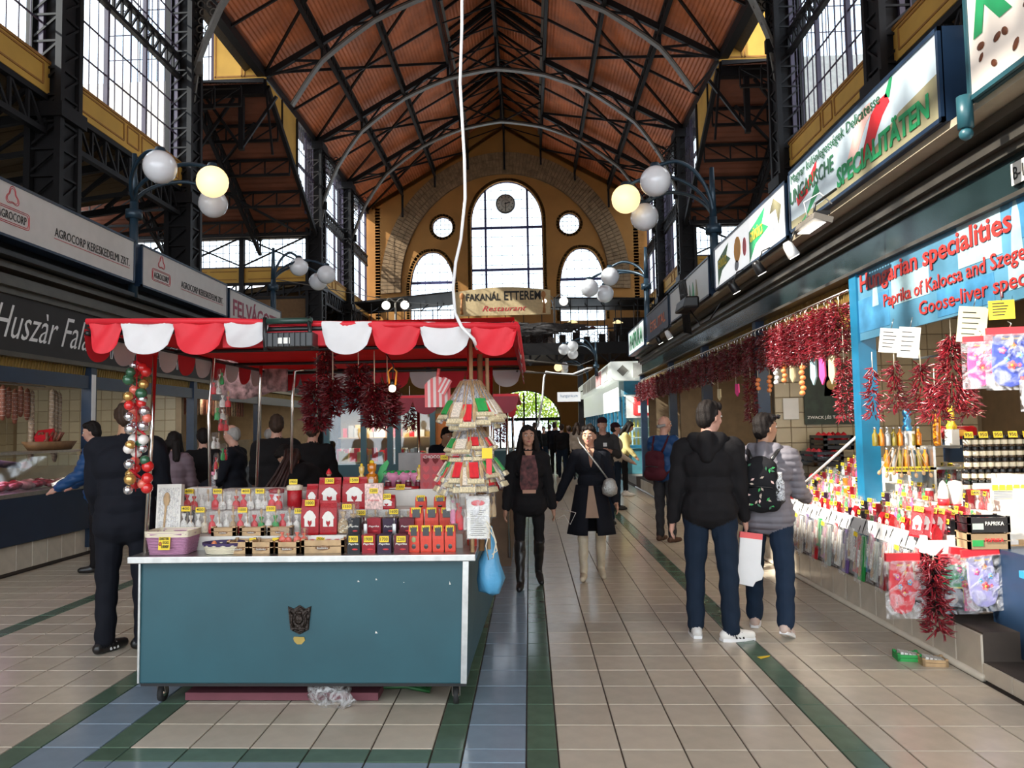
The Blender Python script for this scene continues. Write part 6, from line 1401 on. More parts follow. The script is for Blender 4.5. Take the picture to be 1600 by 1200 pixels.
for k in range(n):
    a, b_ = -.08+.16*k/n, -.08+.16*(k+1)/n; hz = lambda x_: .19-.0*abs(x_)-(.05*(abs(x_)/.08)**2)
    SW.add([(a, 0, 0), (b_, 0, 0), (b_, -.01, hz(b_)), (a, -.01, hz(a)), (a, .02, 0), (b_, .02, 0), (b_, .02, hz(b_)), (a, .02, hz(a))], [(0, 1, 2, 3), (5, 4, 7, 6), (3, 2, 6, 7)], k % 2)
SW.tube([(.0, 0, .18), (.01, 0, .24)], .012, 5); SW.build('bag_body', [M('pink_red_stripe', (.8, .12, .12), .4), M('pale_stripe', (.85, .7, .66), .4)], t); SW = MB()
for k in range(5): SW.box((-.03+.012*k, -.03, -.05), (-.03+.012*(k+1), -.02, .05), k % 2)
SW.build('bag_packet', [M('pink_red_stripe'), M('pale_stripe')], t, (.045, 0, .13), (0, .5, 0))
# printed kerchief cloth behind the left poles
c = MB(); V = []; n = 18
for j in range(9):
    for i in range(n+1): u = i/n; p = at(338+u*112, 556+(58+8*math.sin(u*5))*j/8+6*u, Y=6.9); V.append(p+Vector((0, .03*math.sin(u*22), 0)))
c.add(V, [(j*(n+1)+i, j*(n+1)+i+1, (j+1)*(n+1)+i+1, (j+1)*(n+1)+i) for j in range(8) for i in range(n)], 0, True)
kc = M('paisley_cloth', (.36, .2, .19), .8, var=.8, scale=14); o = tag(c.build('printed_cloth', kc), 'wrapped cloth bags with pink floral print hung at the rear left of the canopy', 'cloth'); s_ = o.modifiers.new('s', 'SOLIDIFY'); s_.thickness = .006
# ---- hanging spoon packs on the right pole
SPW = M('pack_card_base', (.66, .56, .36), .6, var=.4, scale=30)
def spoon_pack(loc, w_, h, label, group, rot, tilt, kind):
    h *= random.uniform(.8, 1.12); tilt += random.uniform(-.16, .16); rot += random.uniform(-.15, .15); w_ *= random.uniform(.7, 1)
    t = thing('spoon_pack', label, 'spoon pack', loc, (tilt, 0, rot), group); t.scale = (w_, w_*.4, h)
    link('clear_sleeve', unit('slv', lambda: MB().prism([(-.5, -1), (.5, -1), (.42, -.3), (.2, -.06), (0, 0), (-.2, -.06), (-.42, -.3)], -.35, (0, .17, 0), (1, 0, 0), (0, 0, 1)), 'clear_sleeve', film('glint_sleeve', (.88, .88, .9), .42, 5)), t)  # whitish patches in the clear film stand for its glints
    link('card_base', unit('cbs', lambda: MB().box((-.46, -.15, -1), (.46, .15, -.91)), 'card_base', SPW), t)
    for k in (-1, 1): link('wooden_spoon', unit('wsp', lambda: MB().tube([(0, 0, -.05), (0, 0, -.6)], .035, 5).ball((0, 0, -.75), .17, 9, 6, sc=(.7, .3, 1)), 'wooden_spoon', (WOOD, PAPER, PAPER)[kind % 3] if False else WOOD), t, (k*.2, 0, 0), (0, -k*.22, 0))
    link('spice_pouch', unit(('sp', kind % 4), lambda: MB().box((-.3, -.2, -.88), (.2, .16, -.56)), 'spice_pouch', (SRED, PAPER, M('printed_pouch', (.72, .62, .5), .6, var=.5, scale=30), GREEN)[kind % 4]), t); return t
for lvl, (yy, n, rad, h, lb) in enumerate(((592, 17, .135, .30, 'upper'), (662, 13, .11, .2, 'middle'), (684, 18, .14, .30, 'lower'))):
    c0 = at(735, yy, Y=4.56)
    for i in range(n):
        a = PI+.15+(PI-.3)*i/(n-1) if n > 1 else 0; a = PI*(1+ (i+.5)/n)
        loc = c0+Vector((.05*math.cos(a), .05*math.sin(a), 0)); t = spoon_pack(loc, .125, h*1.08, 'clear pack of wooden spoons, %s tier at the right pole, %s from the left' % (lb, ORD[i]), 'spoon packs on the right pole', a+PI/2, -.50, i+lvl)
mm_ = [(-.07, -.23), (.0, -.24), (.05, -.2)]
c0 = at(752, 775, Y=4.5); t = thing('folded_kitchen_towel', 'clear-wrapped white recipe towel with red oval hung at the cart corner', 'towel', c0+Vector((-.02, 0, 0))); MB().box((-.065, -.006, -.245), (.065, .006, 0)).build('towel_cloth', PAPER, t); MB().ball((0, -.008, -.04), .035, 14, 5, sc=(1.2, .1, .5)).build('red_oval', SRED, t); c = MB()
for k in range(14): c.box((-.045, -.0075, -.085-.011*k), (.045-.01*(k % 3), -.006, -.082-.011*k))
c.build('printed_lines', INK, t); MB().box((-.07, -.012, -.25), (.07, -.009, .01)).build('clear_sleeve', FILMB, t)
for i, (xx, yy, mt) in enumerate(((712, 780, 'pink'), (724, 790, 'red'), (705, 760, 'white'), (768, 770, 'brown'))):
    gift_pack(at(xx, yy+40, Y=4.55), .07, .2, mt+' filled narrow hanging pack below the spoon packs at the right pole', 'narrow hanging packs', None, (M('pink_wrap'), SRED, PAPER, BEIGE)[i], (SRED, PAPER, PAPER, BEIGE)[i], .2*i)
for i, (xx, yy) in enumerate(((761, 716), (764, 722))):
    if i == 0: t = tag(MB().box((-.03, -.002, -.06), (.03, .002, .0)).build('price_tag', YCARD, None, at(xx, 700, Y=4.4)), 'yellow tag pinned among the spoon packs', 'tag')
    else: t = tag(MB().box((-.016, -.01, -.1), (.016, .01, 0)).build('red_packet', SRED, None, at(xx, 714, Y=4.42)), 'small solid red packet hanging below the yellow tag', 'packet')
# wooden posts in the corner and twine
for i, (dx, h1) in enumerate(((.0, 2.19), (.05, 2.1), (.09, 2.08))): tag(MB().tube([(-.345+dx, 4.52+.05*i, .93), (-.34+dx, 4.54+.05*i, h1)], .012+.006*(i == 1), 7).build('wooden_stick', (WOOD, WOODD, WOOD)[i]), ('pale', 'dark thick', 'pale short')[i]+' wooden stick standing behind the hanging spoon packs', 'stick')
p = at(760, 820, Y=4.45); tag(MB().tube([p+Vector((0, 0, .02)), p+Vector((.03, 0, -.02)), p+Vector((.055, 0, -.10)), p+Vector((.035, 0, -.19)), p+Vector((.01, 0, -.2)), p+Vector((-.005, 0, -.12)), p+Vector((.02, 0, -.03))], .0035, 5).tube([p+Vector((0, 0, .0)), p+Vector((.045, .01, -.08)), p+Vector((.06, .01, -.15)), p+Vector((.03, 0, -.17))], .0035, 5).build('twine_loop', CREAM), 'loop of pale twine hanging over the right end of the cart', 'twine')
# blue plastic bag at the right side
def crumple(mb, amp, fr, seed): mb.v = [tuple(Vector(v)+Vector((mnoise.noise(Vector(v)*fr+Vector((seed, 0, 0))), mnoise.noise(Vector(v)*fr+Vector((0, seed, 5))), mnoise.noise(Vector(v)*fr+Vector((9, 0, seed)))))*amp) for v in mb.v]; return mb
p = at(765, 822, Y=4.75); c = MB().lathe([(.01, 0), (.03, -.04), (.045, -.12), (.075, -.22), (.09, -.32), (.07, -.39), (.02, -.41)], n=22, sx=.95)
t = thing('carrier_bag', 'filled light blue plastic bag hanging from the right end of the cart', 'bag', p); crumple(c, .022, 22, 3).build('bag_body', M('blue_plastic', (.12, .42, .70), .25, alpha=.88, bump=.6, bscale=20), t); MB().tube([(0, 0, -.01), (-.015, 0, .04), (-.01, 0, .06)], .006, 5).build('bag_handle', M('blue_plastic'), t)
# under the cart
t = thing('crumpled_film', 'crumpled clear plastic bag poking out beneath the cart', 'plastic bag', at(520, 1092, Z=.04)); crumple(MB().ball((0, 0, .02), .13, 22, 12, sc=(1, .6, .55)), .06, 14, 8).build('bag_body', film('crumpled_film', (.6, .6, .6), .4, 20), t)
tag(MB().box((-2.15, 4.72, .01), (-.95, 5.5, .055)).build('flat_cardboard', M('maroon_board', (.16, .045, .06), .7)), 'flat maroon board lying on the floor beneath the cart', 'board')
t = thing('green_strap_pile', 'bundle of dark green straps beneath the right end of the cart', 'straps', (-.85, 4.85, 0)); c = MB()
for k in range(5): c.tube([(-.22+.03*k, 0+.03*k, .02), (-.1, .05+.02*k, .03+.015*k), (.05, .02*k, .05+.01*k), (.2, .03*k, .02)], .012, 5)
c.build('strap', M('green_strap', (.01, .09, .02), .5), t)
# second stall cart behind, with its own canopy
c2 = thing('vending_cart', 'second red-canopied cart farther along, right of the hanging spoon packs', 'market cart', (0, 0, 0))
m = MB(); m.box((-1.6, 9.3, .0), (-.25, 12, .9)); m.build('cart_body', M('brown_cart', (.2, .13, .08), .6), c2)
m = MB(); m.box((-2.0, 9.0, 2.02), (-.12, 12.2, 2.06)); m.build('canopy_cloth', RED, c2)
def scal2(a, b, y, z, dr, mt, par):
    n = 8; A = []; B = []
    for i in range(n+1): u = i/n; A.append((a+(b-a)*u, y, z)); B.append((a+(b-a)*u, y-.01, z-dr*(.25+.75*math.sqrt(max(0, 1-(2*u-1)**2)))))
    mb = MB().strip(A, B).strip([(p[0], p[1]+.004, p[2]) for p in B], [(p[0], p[1]+.004, p[2]) for p in A]); return mb.build('scallop', mt, par)
for k in range(6): scal2(-2.0+k*.313, -2.0+(k+1)*.313, 9.0, 2.03, .2, M('wine_canvas', (.25, .01, .025), .6), c2)
m = MB(); m.tube([(-.27, 9.3, .1), (-.27, 9.3, 2.03)], .02, 6).tube([(-1.35, 9.3, .1), (-1.35, 9.3, 2.03)], .02, 6); m.build('canopy_pole', CHROME, c2)
for i in range(22):
    x_ = -1.5+.06*i; o = link('gift_jar', unit(('fj', i % 3), lambda: MB().lathe([(.03, 0), (.04, .02), (.04, .1), (.03, .12), (.035, .13), (.035, .16)], n=8), 'gift_jar', (SRED, PAPER, BEIGE)[i % 3]), None, (x_, 9.4+.1*(i % 3), .9)); tag(o, ('red', 'white', 'brown')[i % 3]+' small packed jar on the second cart, %s from the left' % ORD[i], 'jar', 'goods on the second cart')
c3 = thing('vending_cart', 'distant bright red and white canopy cart in front of the arched doorway', 'market cart', (0, 0, 0)); m = MB(); m.box((-2.2, 24, 2.28), (-.4, 27, 2.34)); m.build('canopy_cloth', M('bright_red_canvas', (.8, .03, .03), .6), c3); m = MB(); m.box((-2.1, 24.2, .0), (-.6, 27, .95)); m.build('cart_body', BLUEP, c3)
for k in range(6): scal2(-2.2+k*.3, -1.9+k*.3, 24, 2.30, .3, (WHITEC, RED)[k % 2], c3)
m = MB()
for x_ in (-2.1, -.5): m.tube([(x_, 24.1, .1), (x_, 24.1, 2.3)], .03, 6)
m.build('canopy_pole', CHROME, c3)
rope(755, 657, 680, 10, 24, 120, 9, 'tiny far pepper rope under the distant red canopy, left one', 'far pepper ropes').scale = (1, 1, 1); rope(790, 657, 680, 8, 24, 120, 10, 'tiny far pepper rope under the distant red canopy, right one', 'far pepper ropes')
# ================================================================== GOODS OF THE RIGHT STALL
RX = -PI/2
tb = thing('display_table', 'sloping goods table with white lipped edge along the right stall', 'table', (0, 0, 0))
m = MB(); m.box((2.74, 5.5, .76), (3.7, 8.8, .80)); m.box((3.2, 5.4, .76), (4.9, 6.6, .80)); m.build('tabletop', WOOD, tb)
def rowx(x_): return .80+max(0, x_-2.86)*.55
m = MB()
for k in range(6): x_ = 2.90+.14*k; m.box((x_, 5.5, .80), (x_+.14, 8.8, rowx(x_+.06)))
m.build('display_steps', M('white_board'), tb)
for k in range(11): MB().box((2.715, 5.5+.3*k+.002, .74), (2.745, 5.5+.3*(k+1)-.002, .86)).build('edge_board', WHITE, tb)
for k in range(6): MB().box((2.74+.3*k, 5.47, .73), (3.04+.3*k-.004, 5.5, .83)).build('edge_board', WHITE if k < 2 else WOOD, tb)
m = MB()
for (x_, y_) in ((2.95, 5.65), (4.7, 5.65), (2.95, 8.6)): m.box((x_-.03, y_-.03, .12 if x_ > 3 else .30), (x_+.03, y_+.03, .76))
m.build('table_leg', NAVY, tb)
MAG = M('magenta_print', (.65, .08, .3), .4); LAV = M('lavender_cloth', (.45, .42, .78), .7); COB = M('cobalt_cloth', (.04, .08, .5), .7); YELC = M('yellow_cloth', (.85, .72, .12), .7); PNK = M('hot_pink_cloth', (.75, .06, .25), .7)
def flowers(par, s_, y=-.012):
    for (fx_, fz, r, mt) in ((.0, -.62, .13, SRED), (-.2, -.36, .1, MAG), (.05, -.28, .09, M('flower_orange', (.85, .25, .05), .5)), (.2, -.45, .09, M('flower_blue', (.1, .4, .7), .5)), (-.12, -.52, .08, M('flower_blue')), (.18, -.62, .06, MAG)):
        c = MB()
        for q in range(5): c.ball(((fx_+r*.55*math.cos(q*1.257))*s_[0], y, (fz+r*.4*math.sin(q*1.257))*s_[1]), r*.42*s_[0], 7, 4, sc=(1, .12, 1))
        c.ball((fx_*s_[0], y-.002, fz*s_[1]), r*.3*s_[0], 6, 4, mi=1, sc=(1, .2, 1)); c.build('embroidered_flower', [mt, YCARD], par)
def mitt(loc, w_, h, mat, label, rot=0, tilt=0, group=None, thumb=1):
    t = thing('oven_mitt', label, 'oven mitt', loc, (0, tilt, rot), group); o = [(-.33, -.05), (.33, -.05), (.36, -.45)]
    if thumb: o += [(.44, -.42), (.56, -.5), (.58, -.66), (.48, -.74), (.38, -.7)]
    o += [(.36, -.80), (.24, -.95), (0, -1), (-.24, -.96), (-.38, -.82), (-.38, -.5)]
    MB().prism([(a*w_, b*h) for a, b in o], -.02, (0, .01, 0), (1, 0, 0), (0, 0, 1)).build('mitt_cloth', mat, t, bevel=.006); flowers(t, (w_*.9, h)); 
    MB().box((-.5*w_, -.016, -.10*h), (.5*w_, .012, .04*h)).build('header_card', SRED, t); MB().box((-.58*w_, -.022, -1.05*h), (.62*w_, -.019, -.08*h)).build('clear_sleeve', FILMB, t)
    MB().tube([(0, 0, .03*h), (.01, -.01, .1*h), (0, .02, .15*h)], .003, 4).build('wire_hook', STEEL, t); text('Budapest', w_*.4, h*.05, YCARD, (0, -.014, -.16*h), t, shear=.3); return t
# goods in rows: facing the aisle
kinds = []
rn = ['front', 'second', 'third', 'fourth', 'fifth', 'rear']
cnt = [0]*6
for r in range(6):
    x_ = 2.83+.14*r; n = 0; y = 5.58+.02*r
    while y < 8.7:
        if (7.0 < y < 7.45 and r > 1) or (r >= 4 and y < 6.3): y += .1; continue
        z = rowx(2.96+.14*(r-1)) if r else .801
        z = rowx(2.90+.14*(r-1)+.06) if r else .801
        pos = '%s row of the right table, %s from the near end' % (rn[r], ORD[min(n, 35)]); g_ = 'goods on the right table'; k = (n*7+r*3) % 10; L_ = Vector((x_, y, z))
        if r == 0 and k in (0, 1, 2, 5): kraft_bag(L_, .09, .13, 'red foil bag, '+pos, g_, '1200' if k % 2 else None, SRED if k == 5 else DRED, d=.07, rot=RX, face='white', name='foil_bag')
        elif k in (3, 7): t = tin(L_, .08, .10, 'small dark tin, '+pos, g_, None, (TBLK, TRED, TNAV)[n % 3]); t.rotation_euler = (0, 0, RX); t['group'] = g_; card(t, '1500', (0, -.56, .9), .05, .034)
        elif k in (4, 8) and r > 1: t = root('spice_jar', 'white-lidded spice jar, '+pos, 'jar', L_, .065, .065, .10, RX, g_); link('jar_glass', unit(('jr', n % 3), lambda: MB().lathe([(.45, 0), (.5, .06), (.5, .7), (.4, .8)], n=10), 'jar_glass', (PAPER, SRED, HON)[n % 3]), t); link('jar_lid', unit('jrl', lambda: MB().lathe([(.46, .8), (.46, 1)], n=10), 'jar_lid', WHITE), t)
        else: gift_pack(L_, .105, .14 if r else .12, 'cellophane gift pack, '+pos, g_, ('900', None, '1500')[n % 3], (SRED, PAPER, PAPER, MAG)[n % 4], (PAPER, SRED, GREEN)[(n+r) % 3], rot=RX+.2*((n % 3)-1))
        n += 1; y += .115+.012*(r == 0)
# red bags standing at the near corner, facing the viewer
for i in range(9):
    a = 1424+i*12; p = at(a, 800, Y=5.62+.02*(i % 2)); kraft_bag(Vector((p.x, 5.58+.015*i, .84)), .085, .22-.008*i, 'glossy red bag leaning at the near corner of the right table, %s from the left' % ORD[i], 'leaning red bags', '1500' if i % 3 != 1 else None, SRED if i % 2 else DRED, d=.05, rot=-.5, face='white', name='foil_bag').rotation_euler = (-.2, .15, -.5)
for i, (xx, lb, mt) in enumerate(((1478, 'white cloth-capped bottle with red label', PAPER), (1497, 'white embroidered chef-hat cover', PAPER))):
    t = thing('bottle_cover', lb+' above the leaning red bags', 'bottle', Vector((at(xx, 790, Y=5.75).x, 5.78, 1.02))); MB().lathe([(.03, 0), (.035, .05), (.034, .12), (.02, .18), (.004, .20)] if i == 0 else [(.03, 0), (.04, .06), (.055, .16), (.04, .19), (.01, .2)], n=12).build('cover', mt, t); MB().cyl((0, 0, .02), (0, 0, .07 if i == 0 else .03), .038).build('red_band', SRED, t)
    MB().box((-.05, -.04, -.20), (.05, .04, 0)).build('support_block', WOOD, t)
for i in range(3):
    p = at(1535+i*18, 770, Y=5.8); kraft_bag(Vector((p.x-.05, 5.82, .93)), .10, .22, 'large burgundy foil bag right of the chef-hat cover, %s from the left' % ORD[i], 'burgundy bags', '1400' if i == 0 else None, DRED, d=.08, rot=-.2, face='', name='foil_bag')
MB().box((3.25, 5.72, .80), (3.85, 5.95, .93)).build('bag_shelf', NAVY, tb)
for i, (yt, mt, lb) in enumerate(((795, BLKG, 'black printed cardboard crate, upper of the two at the table end'), (822, CARD, 'brown paprika cardboard crate, lower of the two at the table end'))):
    p = at(1542, yt, Y=5.3); c_ = crate(Vector((p.x, 5.36, .91 if i == 0 else .80)), .27, .16, .10, lb, None, 0, False, mt, 'cardboard_crate', 'crate'); text('PAPRIKA', .12, .025, SRED if i else PAPER, (.03, -.084, .06), c_); MB().box((-.11, -.083, .02), (-.04, -.08, .06)).build('printed_label', GREEN if i else M('grey_print', (.5, .55, .5), .5), c_)
# jar wall facing the viewer
jm = {}
for r in range(5):
    for c_i in range(11):
        x_ = 3.42+.056*c_i+(.0 if r < 2 else .02); z = 1.10+.088*r
        if r == 4 and c_i > 8: continue
        t = thing('preserve_jar', 'stacked black-lidded jar, row %s from the bottom, %s from the left' % (['one', 'two', 'three', 'four', 'five'][r], ORD[c_i]), 'jar', (x_, 6.22, z), 0, 'stacked black-lidded jars')
        link('jar_glass', unit('pj', lambda: MB().lathe([(.024, 0), (.026, .01), (.026, .055), (.022, .06)], n=10), 'jar_glass', M('dark_preserve', (.06, .035, .02), .1, coat=.6)), t); link('jar_lid', unit('pjl', lambda: MB().lathe([(.026, .058), (.027, .062), (.027, .082), (.024, .086)], n=10), 'jar_lid', M('black_gold_lid', (.02, .02, .02), .25, .4)), t); link('jar_label', unit('pjb', lambda: MB().lathe([(.0265, .015), (.0268, .02), (.0268, .045), (.0265, .05)], n=10), 'jar_label', M('cream_label', (.6, .55, .42), .5)), t)
        if r == 4 and c_i % 2 == 0: card(t, '950', (0, -.03, .09), .07, .05)
MB().box((3.36, 6.1, .80), (4.1, 6.4, 1.098)).build('jar_shelf', NAVY, tb)
for i in range(16):
    xx = 1385+(i % 8)*10; t = root('bottle', 'small bottle behind the right table by the blue post, %s row, %s from the left' % (('lower', 'upper')[i//8], ORD[i % 8]), 'bottle', Vector((at(xx, 700, Y=6.5).x, 6.5+.2*(i//8), 1.28+.17*(i//8))), .05, .05, .16, 0, 'bottles by the blue post')
    link('bottle_glass', unit(('sb', i % 3), lambda: MB().lathe([(.45, 0), (.5, .05), (.5, .6), (.2, .75), (.2, .92)], n=10), 'bottle_glass', (HON, M('grey_glass', (.35, .36, .35), .1, coat=.6), M('olive_oil', (.25, .2, .03), .1, coat=.6))[i % 3]), t); link('bottle_cap', unit('sbc', lambda: MB().lathe([(.24, .9), (.24, 1.0)], n=8), 'bottle_cap', STEEL), t)
    if i < 8: card(t, '800', (0, -.55, -.1), .055, .04)
m = MB(); m.box((2.98+.3, 6.42, 1.26), (3.62, 6.6, 1.28)).box((3.28, 6.62, 1.43), (3.62, 6.8, 1.45)); m.box((3.28, 6.42, .8), (3.3, 6.8, 1.45)); m.build('bottle_shelf', GLASS if False else STEEL, tb)
for i in range(8):
    p = at(1376+i*11, 735+4*(i % 2), Y=6.3); t = thing('wooden_spoon', 'pale wooden spoon stuck among the bottles by the blue post, %s from the left' % ORD[i], 'spoon', p, (0, .5-.13*i, 0), 'spoons by the post'); MB().tube([(0, 0, 0), (0, 0, .2)], .005, 5).ball((0, 0, -.02), .016, 8, 5, sc=(1, .4, 1.3)).build('spoon_body', WOOD, t)
for (xx, yt, mt, lb) in ((1418, 637, M('turned_blue', (.05, .3, .6), .3, coat=.5), 'blue turned pepper mill at the back of the right stall'), (1487, 634, M('turned_yellow', (.9, .55, .03), .3, coat=.5), 'yellow turned pepper mill at the back of the right stall')):
    p = at(xx, yt, Y=6.7); t = thing('pepper_mill', lb, 'pepper mill', (p.x, 6.72, p.z-.2)); MB().lathe([(.04, 0), (.042, .03), (.025, .06), (.035, .09), (.022, .12), (.034, .14)], n=14).build('mill_body', mt, t); MB().lathe([(.034, .14), (.036, .17), (.02, .19), (.008, .2)], n=14).build('mill_head', mt, t); MB().box((-.04, -.04, -.16), (.04, .04, 0)).build('stand_block', PAPER, t)
t = root('spice_tube', 'tall amber jar of dried peppers between the two pepper mills', 'jar', (at(1462, 640, Y=6.6).x, 6.6, 1.45), .06, .06, .34); MB().lathe([(.45, 0), (.5, .05), (.5, .95)], n=12).build('jar_glass', HON, t); MB().lathe([(.5, .95), (.5, 1)], n=12).build('jar_lid', STEEL, t)
t = thing('gift_tin', 'red oval gift tin with sausage picture at the back of the right stall', 'tin', (at(1500, 665, Y=6.8).x, 6.85, 1.50)); MB().lathe([(.15, 0), (.16, .02), (.16, .09), (.13, .11)], n=18, sy=.6).build('tin_body', DRED, t); MB().ball((-.02, -.095, .05), .05, 12, 6, sc=(1.2, .1, .6)).build('picture_print', M('print_orange'), t); MB().box((-.1, -.05, -.2), (.1, .05, 0)).build('stand_block', NAVY, t)
t = thing('price_board', 'white price list sheets clipped on the counter right of the jar stack', 'price list', (at(1575, 770, Y=5.7).x, 5.7, .96)); MB().box((-.12, 0, 0), (.2, .01, .22)).build('sheet', PAPER, t); c = MB()
for k in range(16): c.box((-.1, -.002, .01+.012*k), (.03, 0, .013+.012*k)); c.box((.06, -.002, .01+.012*k), (.18, 0, .013+.012*k))
c.build('printed_lines', INK, t)
for k in range(6): MB().box((-.11+.05*k, -.006, .19), (-.07+.05*k, -.003, .23)).build('yellow_tag', YCARD, t)
MB().box((-.15, -.06, -.03), (.25, .12, 0)).build('wood_batten', WOOD, t); MB().box((-.1, .0, -.13), (.2, .1, -.03)).build('batten_leg', WOOD, t)
# hooks and packs hanging along the table edge
HM = [SRED, PAPER, M('purple_print', (.18, .1, .3), .5), PAPER, DRED, M('grey_print'), M('pink_wrap'), GREEN]
for i in range(27):
    y = 5.58+i*.118; h = .30+.06*((i*5) % 3); w_ = .085; kd = i % 5; z = .80-.02*(i % 3); L_ = Vector((2.70-.015*(i % 2), y, z))
    pos = 'hanging from the right table edge, %s from the near corner' % ORD[i]
    if i in (23, 24): 
        me = pepper_cloud(260, rope_fn(.34, .05), 60+i, .06, .006); me.materials.append(PEPR); garland(L_, me, 'dark red pepper rope '+pos, 'packs on the table edge', 0, 1, .05); continue
    t = thing('hanging_pack', ('red', 'white', 'purple', 'white-sleeved', 'dark red', 'grey', 'pink', 'green')[i % 8]+' pack '+pos, 'hanging pack', L_, (0, .12+.04*(i % 3), RX+.25), 'packs on the table edge'); t.scale = (w_, .03, h)
    link('pack_content', unit(('hp', i % 8), lambda: MB().prism([(-.4, -1), (.4, -1), (.45, -.5), (.25, -.12), (-.25, -.12), (-.45, -.5)], -.6, (0, .3, 0), (1, 0, 0), (0, 0, 1)), 'pack_content', HM[i % 8]), t)
    link('spoon', unit('hsp', lambda: MB().tube([(.1, -.4, -.15), (.12, -.4, -.7)], .06, 5).ball((.12, -.4, -.8), .2, 8, 5, sc=(1, .5, .6)), 'spoon', WOOD), t)
    link('red_print', unit('hpr', lambda: MB().box((-.3, -.36, -.75), (.0, -.3, -.4)), 'red_print', SRED if i % 8 in (1, 3, 5) else PAPER), t); link('clear_sleeve', unit('hsl', lambda: MB().box((-.5, -.55, -1.04), (.5, -.5, -.02)), 'clear_sleeve', FILMB), t); link('wire_hook', unit('hhk', lambda: MB().tube([(0, 0, -.05), (.1, .3, .1), (0, 1.0, .18)], .04, 4), 'wire_hook', BLACK), t)
    if i % 6 == 2: card(t, '', (0, -.7, -.08), .05, .035)
p = at(1409, 868, Y=5.40); mitt(p, .23, .40, SRED, 'large glossy red embroidered oven mitt hanging at the near table corner', 0.05)
me = pepper_cloud(420, rope_fn(.52, .085, .1), 77, .07, .007); me.materials.append(PEPR); garland(at(1458, 868, Y=5.38), me, 'red pepper rope hanging between the red mitt and the green pack', 'near pepper ropes', 0, 1, .06)
p = at(1491, 868, Y=5.42); t = thing('net_pack', 'green net pack with a black and pink souvenir apron, hanging at table front', 'hanging pack', p); MB().box((-.09, -.01, -.21), (.08, .01, -.06)).build('green_net', M('green_net', (.02, .45, .15), .5, bump=1, bscale=60), t); MB().box((-.09, -.012, -.37), (.04, .008, -.22)).build('black_print', BLKG, t); MB().ball((-.03, -.014, -.29), .035, 8, 5, sc=(1, .1, 1)).build('figure_print', M('print_tan', (.6, .4, .25), .5), t); MB().box((.045, -.014, -.37), (.12, .006, -.17)).build('pink_print', PNK, t); MB().box((-.1, -.012, -.06), (.1, .012, .01)).build('header_card', SRED, t); MB().box((-.11, -.02, -.39), (.13, -.017, -.05)).build('clear_sleeve', FILMB, t)
p = at(1515, 862, Y=5.36); mitt(p+Vector((0, .04, 0)), .22, .36, YELC, 'yellow embroidered mitt behind the lavender one at the right table front', 0, .12); mitt(at(1530, 860, Y=5.3), .24, .38, LAV, 'lavender embroidered mitt in clear sleeve at the right table front', 0, -.1)
# upper mitts and garlands under the banner
mitt(at(1532, 528, Y=5.0), .20, .31, PNK, 'pink embroidered mitt hanging under the blue banner', -.3); mitt(at(1577, 515, Y=4.9), .26, .36, COB, 'cobalt blue embroidered mitt hanging under the blue banner', -.2)
mitt(at(1610, 590, Y=4.9), .12, .2, WHITEC, 'small white mitt at the right picture edge under the blue mitt', -.2, 0, None, 0)
def cone_fn(h, r):
    def fn(rs, n):
        u = rs.rand(n); z = -h*u; a = rs.rand(n)*2*PI; rr = r*(.2+.8*u)*(.3+.6*rs.rand(n)); pos = np.stack([rr*np.cos(a), rr*np.sin(a), z], 1); return pos, np.stack([np.cos(a), np.sin(a), rs.normal(size=n)*.6-.4], 1)
    return fn
for i, (xx, y0, y1, w_, Y, n) in enumerate(((1363, 572, 650, 22, 6.6, 120), (1397, 565, 640, 28, 6.4, 150), (1438, 570, 645, 34, 6.2, 180), (1485, 525, 640, 62, 5.9, 520), (1512, 600, 650, 30, 6.0, 140), (1460, 600, 655, 40, 6.0, 180))):
    p = at(xx, y0, Y=Y); me = pepper_cloud(n, cone_fn((y1-y0)*Y/1195, w_*Y/1195*.55), 90+i, .075, .0065); me.materials.append(PEPR)
    garland(p, me, ('thin', 'loose', 'medium', 'largest, broad', 'short lower', 'spreading lower')[i]+' red pepper bunch hanging under the blue banner', 'pepper bunches under the banner', wire=.12)
m = MB(); m.tube([(3.25, 6.6, 2.18), (3.9, 5.6, 2.25), (4.4, 4.6, 2.25)], .01, 5).tube([(3.25, 6.6, 2.18), (3.25, 6.6, 3.5)], .006, 4); m.build('hanging_wire', STEEL, st)
# garlands on the rail
gm = []
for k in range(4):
    a = pepper_cloud(430, rope_fn(.46, .125, .12), 20+k, .06, .0062); a.materials.append(PEPR if k < 2 else PEPD); gm.append(a)  # brighter red for garlands in the sun, darker red for those in shade
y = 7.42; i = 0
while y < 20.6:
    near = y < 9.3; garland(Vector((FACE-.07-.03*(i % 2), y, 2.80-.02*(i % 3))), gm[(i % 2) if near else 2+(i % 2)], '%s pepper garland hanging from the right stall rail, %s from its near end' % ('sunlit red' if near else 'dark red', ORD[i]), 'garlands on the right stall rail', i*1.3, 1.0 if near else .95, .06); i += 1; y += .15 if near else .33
NG = i
p = at(1318, 560, X=3.0); me = pepper_cloud(420, rope_fn(.58, .085, .1), 55, .06, .006); me.materials.append(PEPR); garland(p, me, 'long red pepper rope hanging lower just left of the blue post', 'near pepper ropes', 0, 1, .3)
p = at(1172, 585, X=2.95); me = pepper_cloud(420, rope_fn(.62, .085, .1), 56, .06, .006); me.materials.append(PEPD); garland(p, me, 'long dark pepper rope hanging above the grey-jacketed man', 'near pepper ropes', 0, 1, .2)
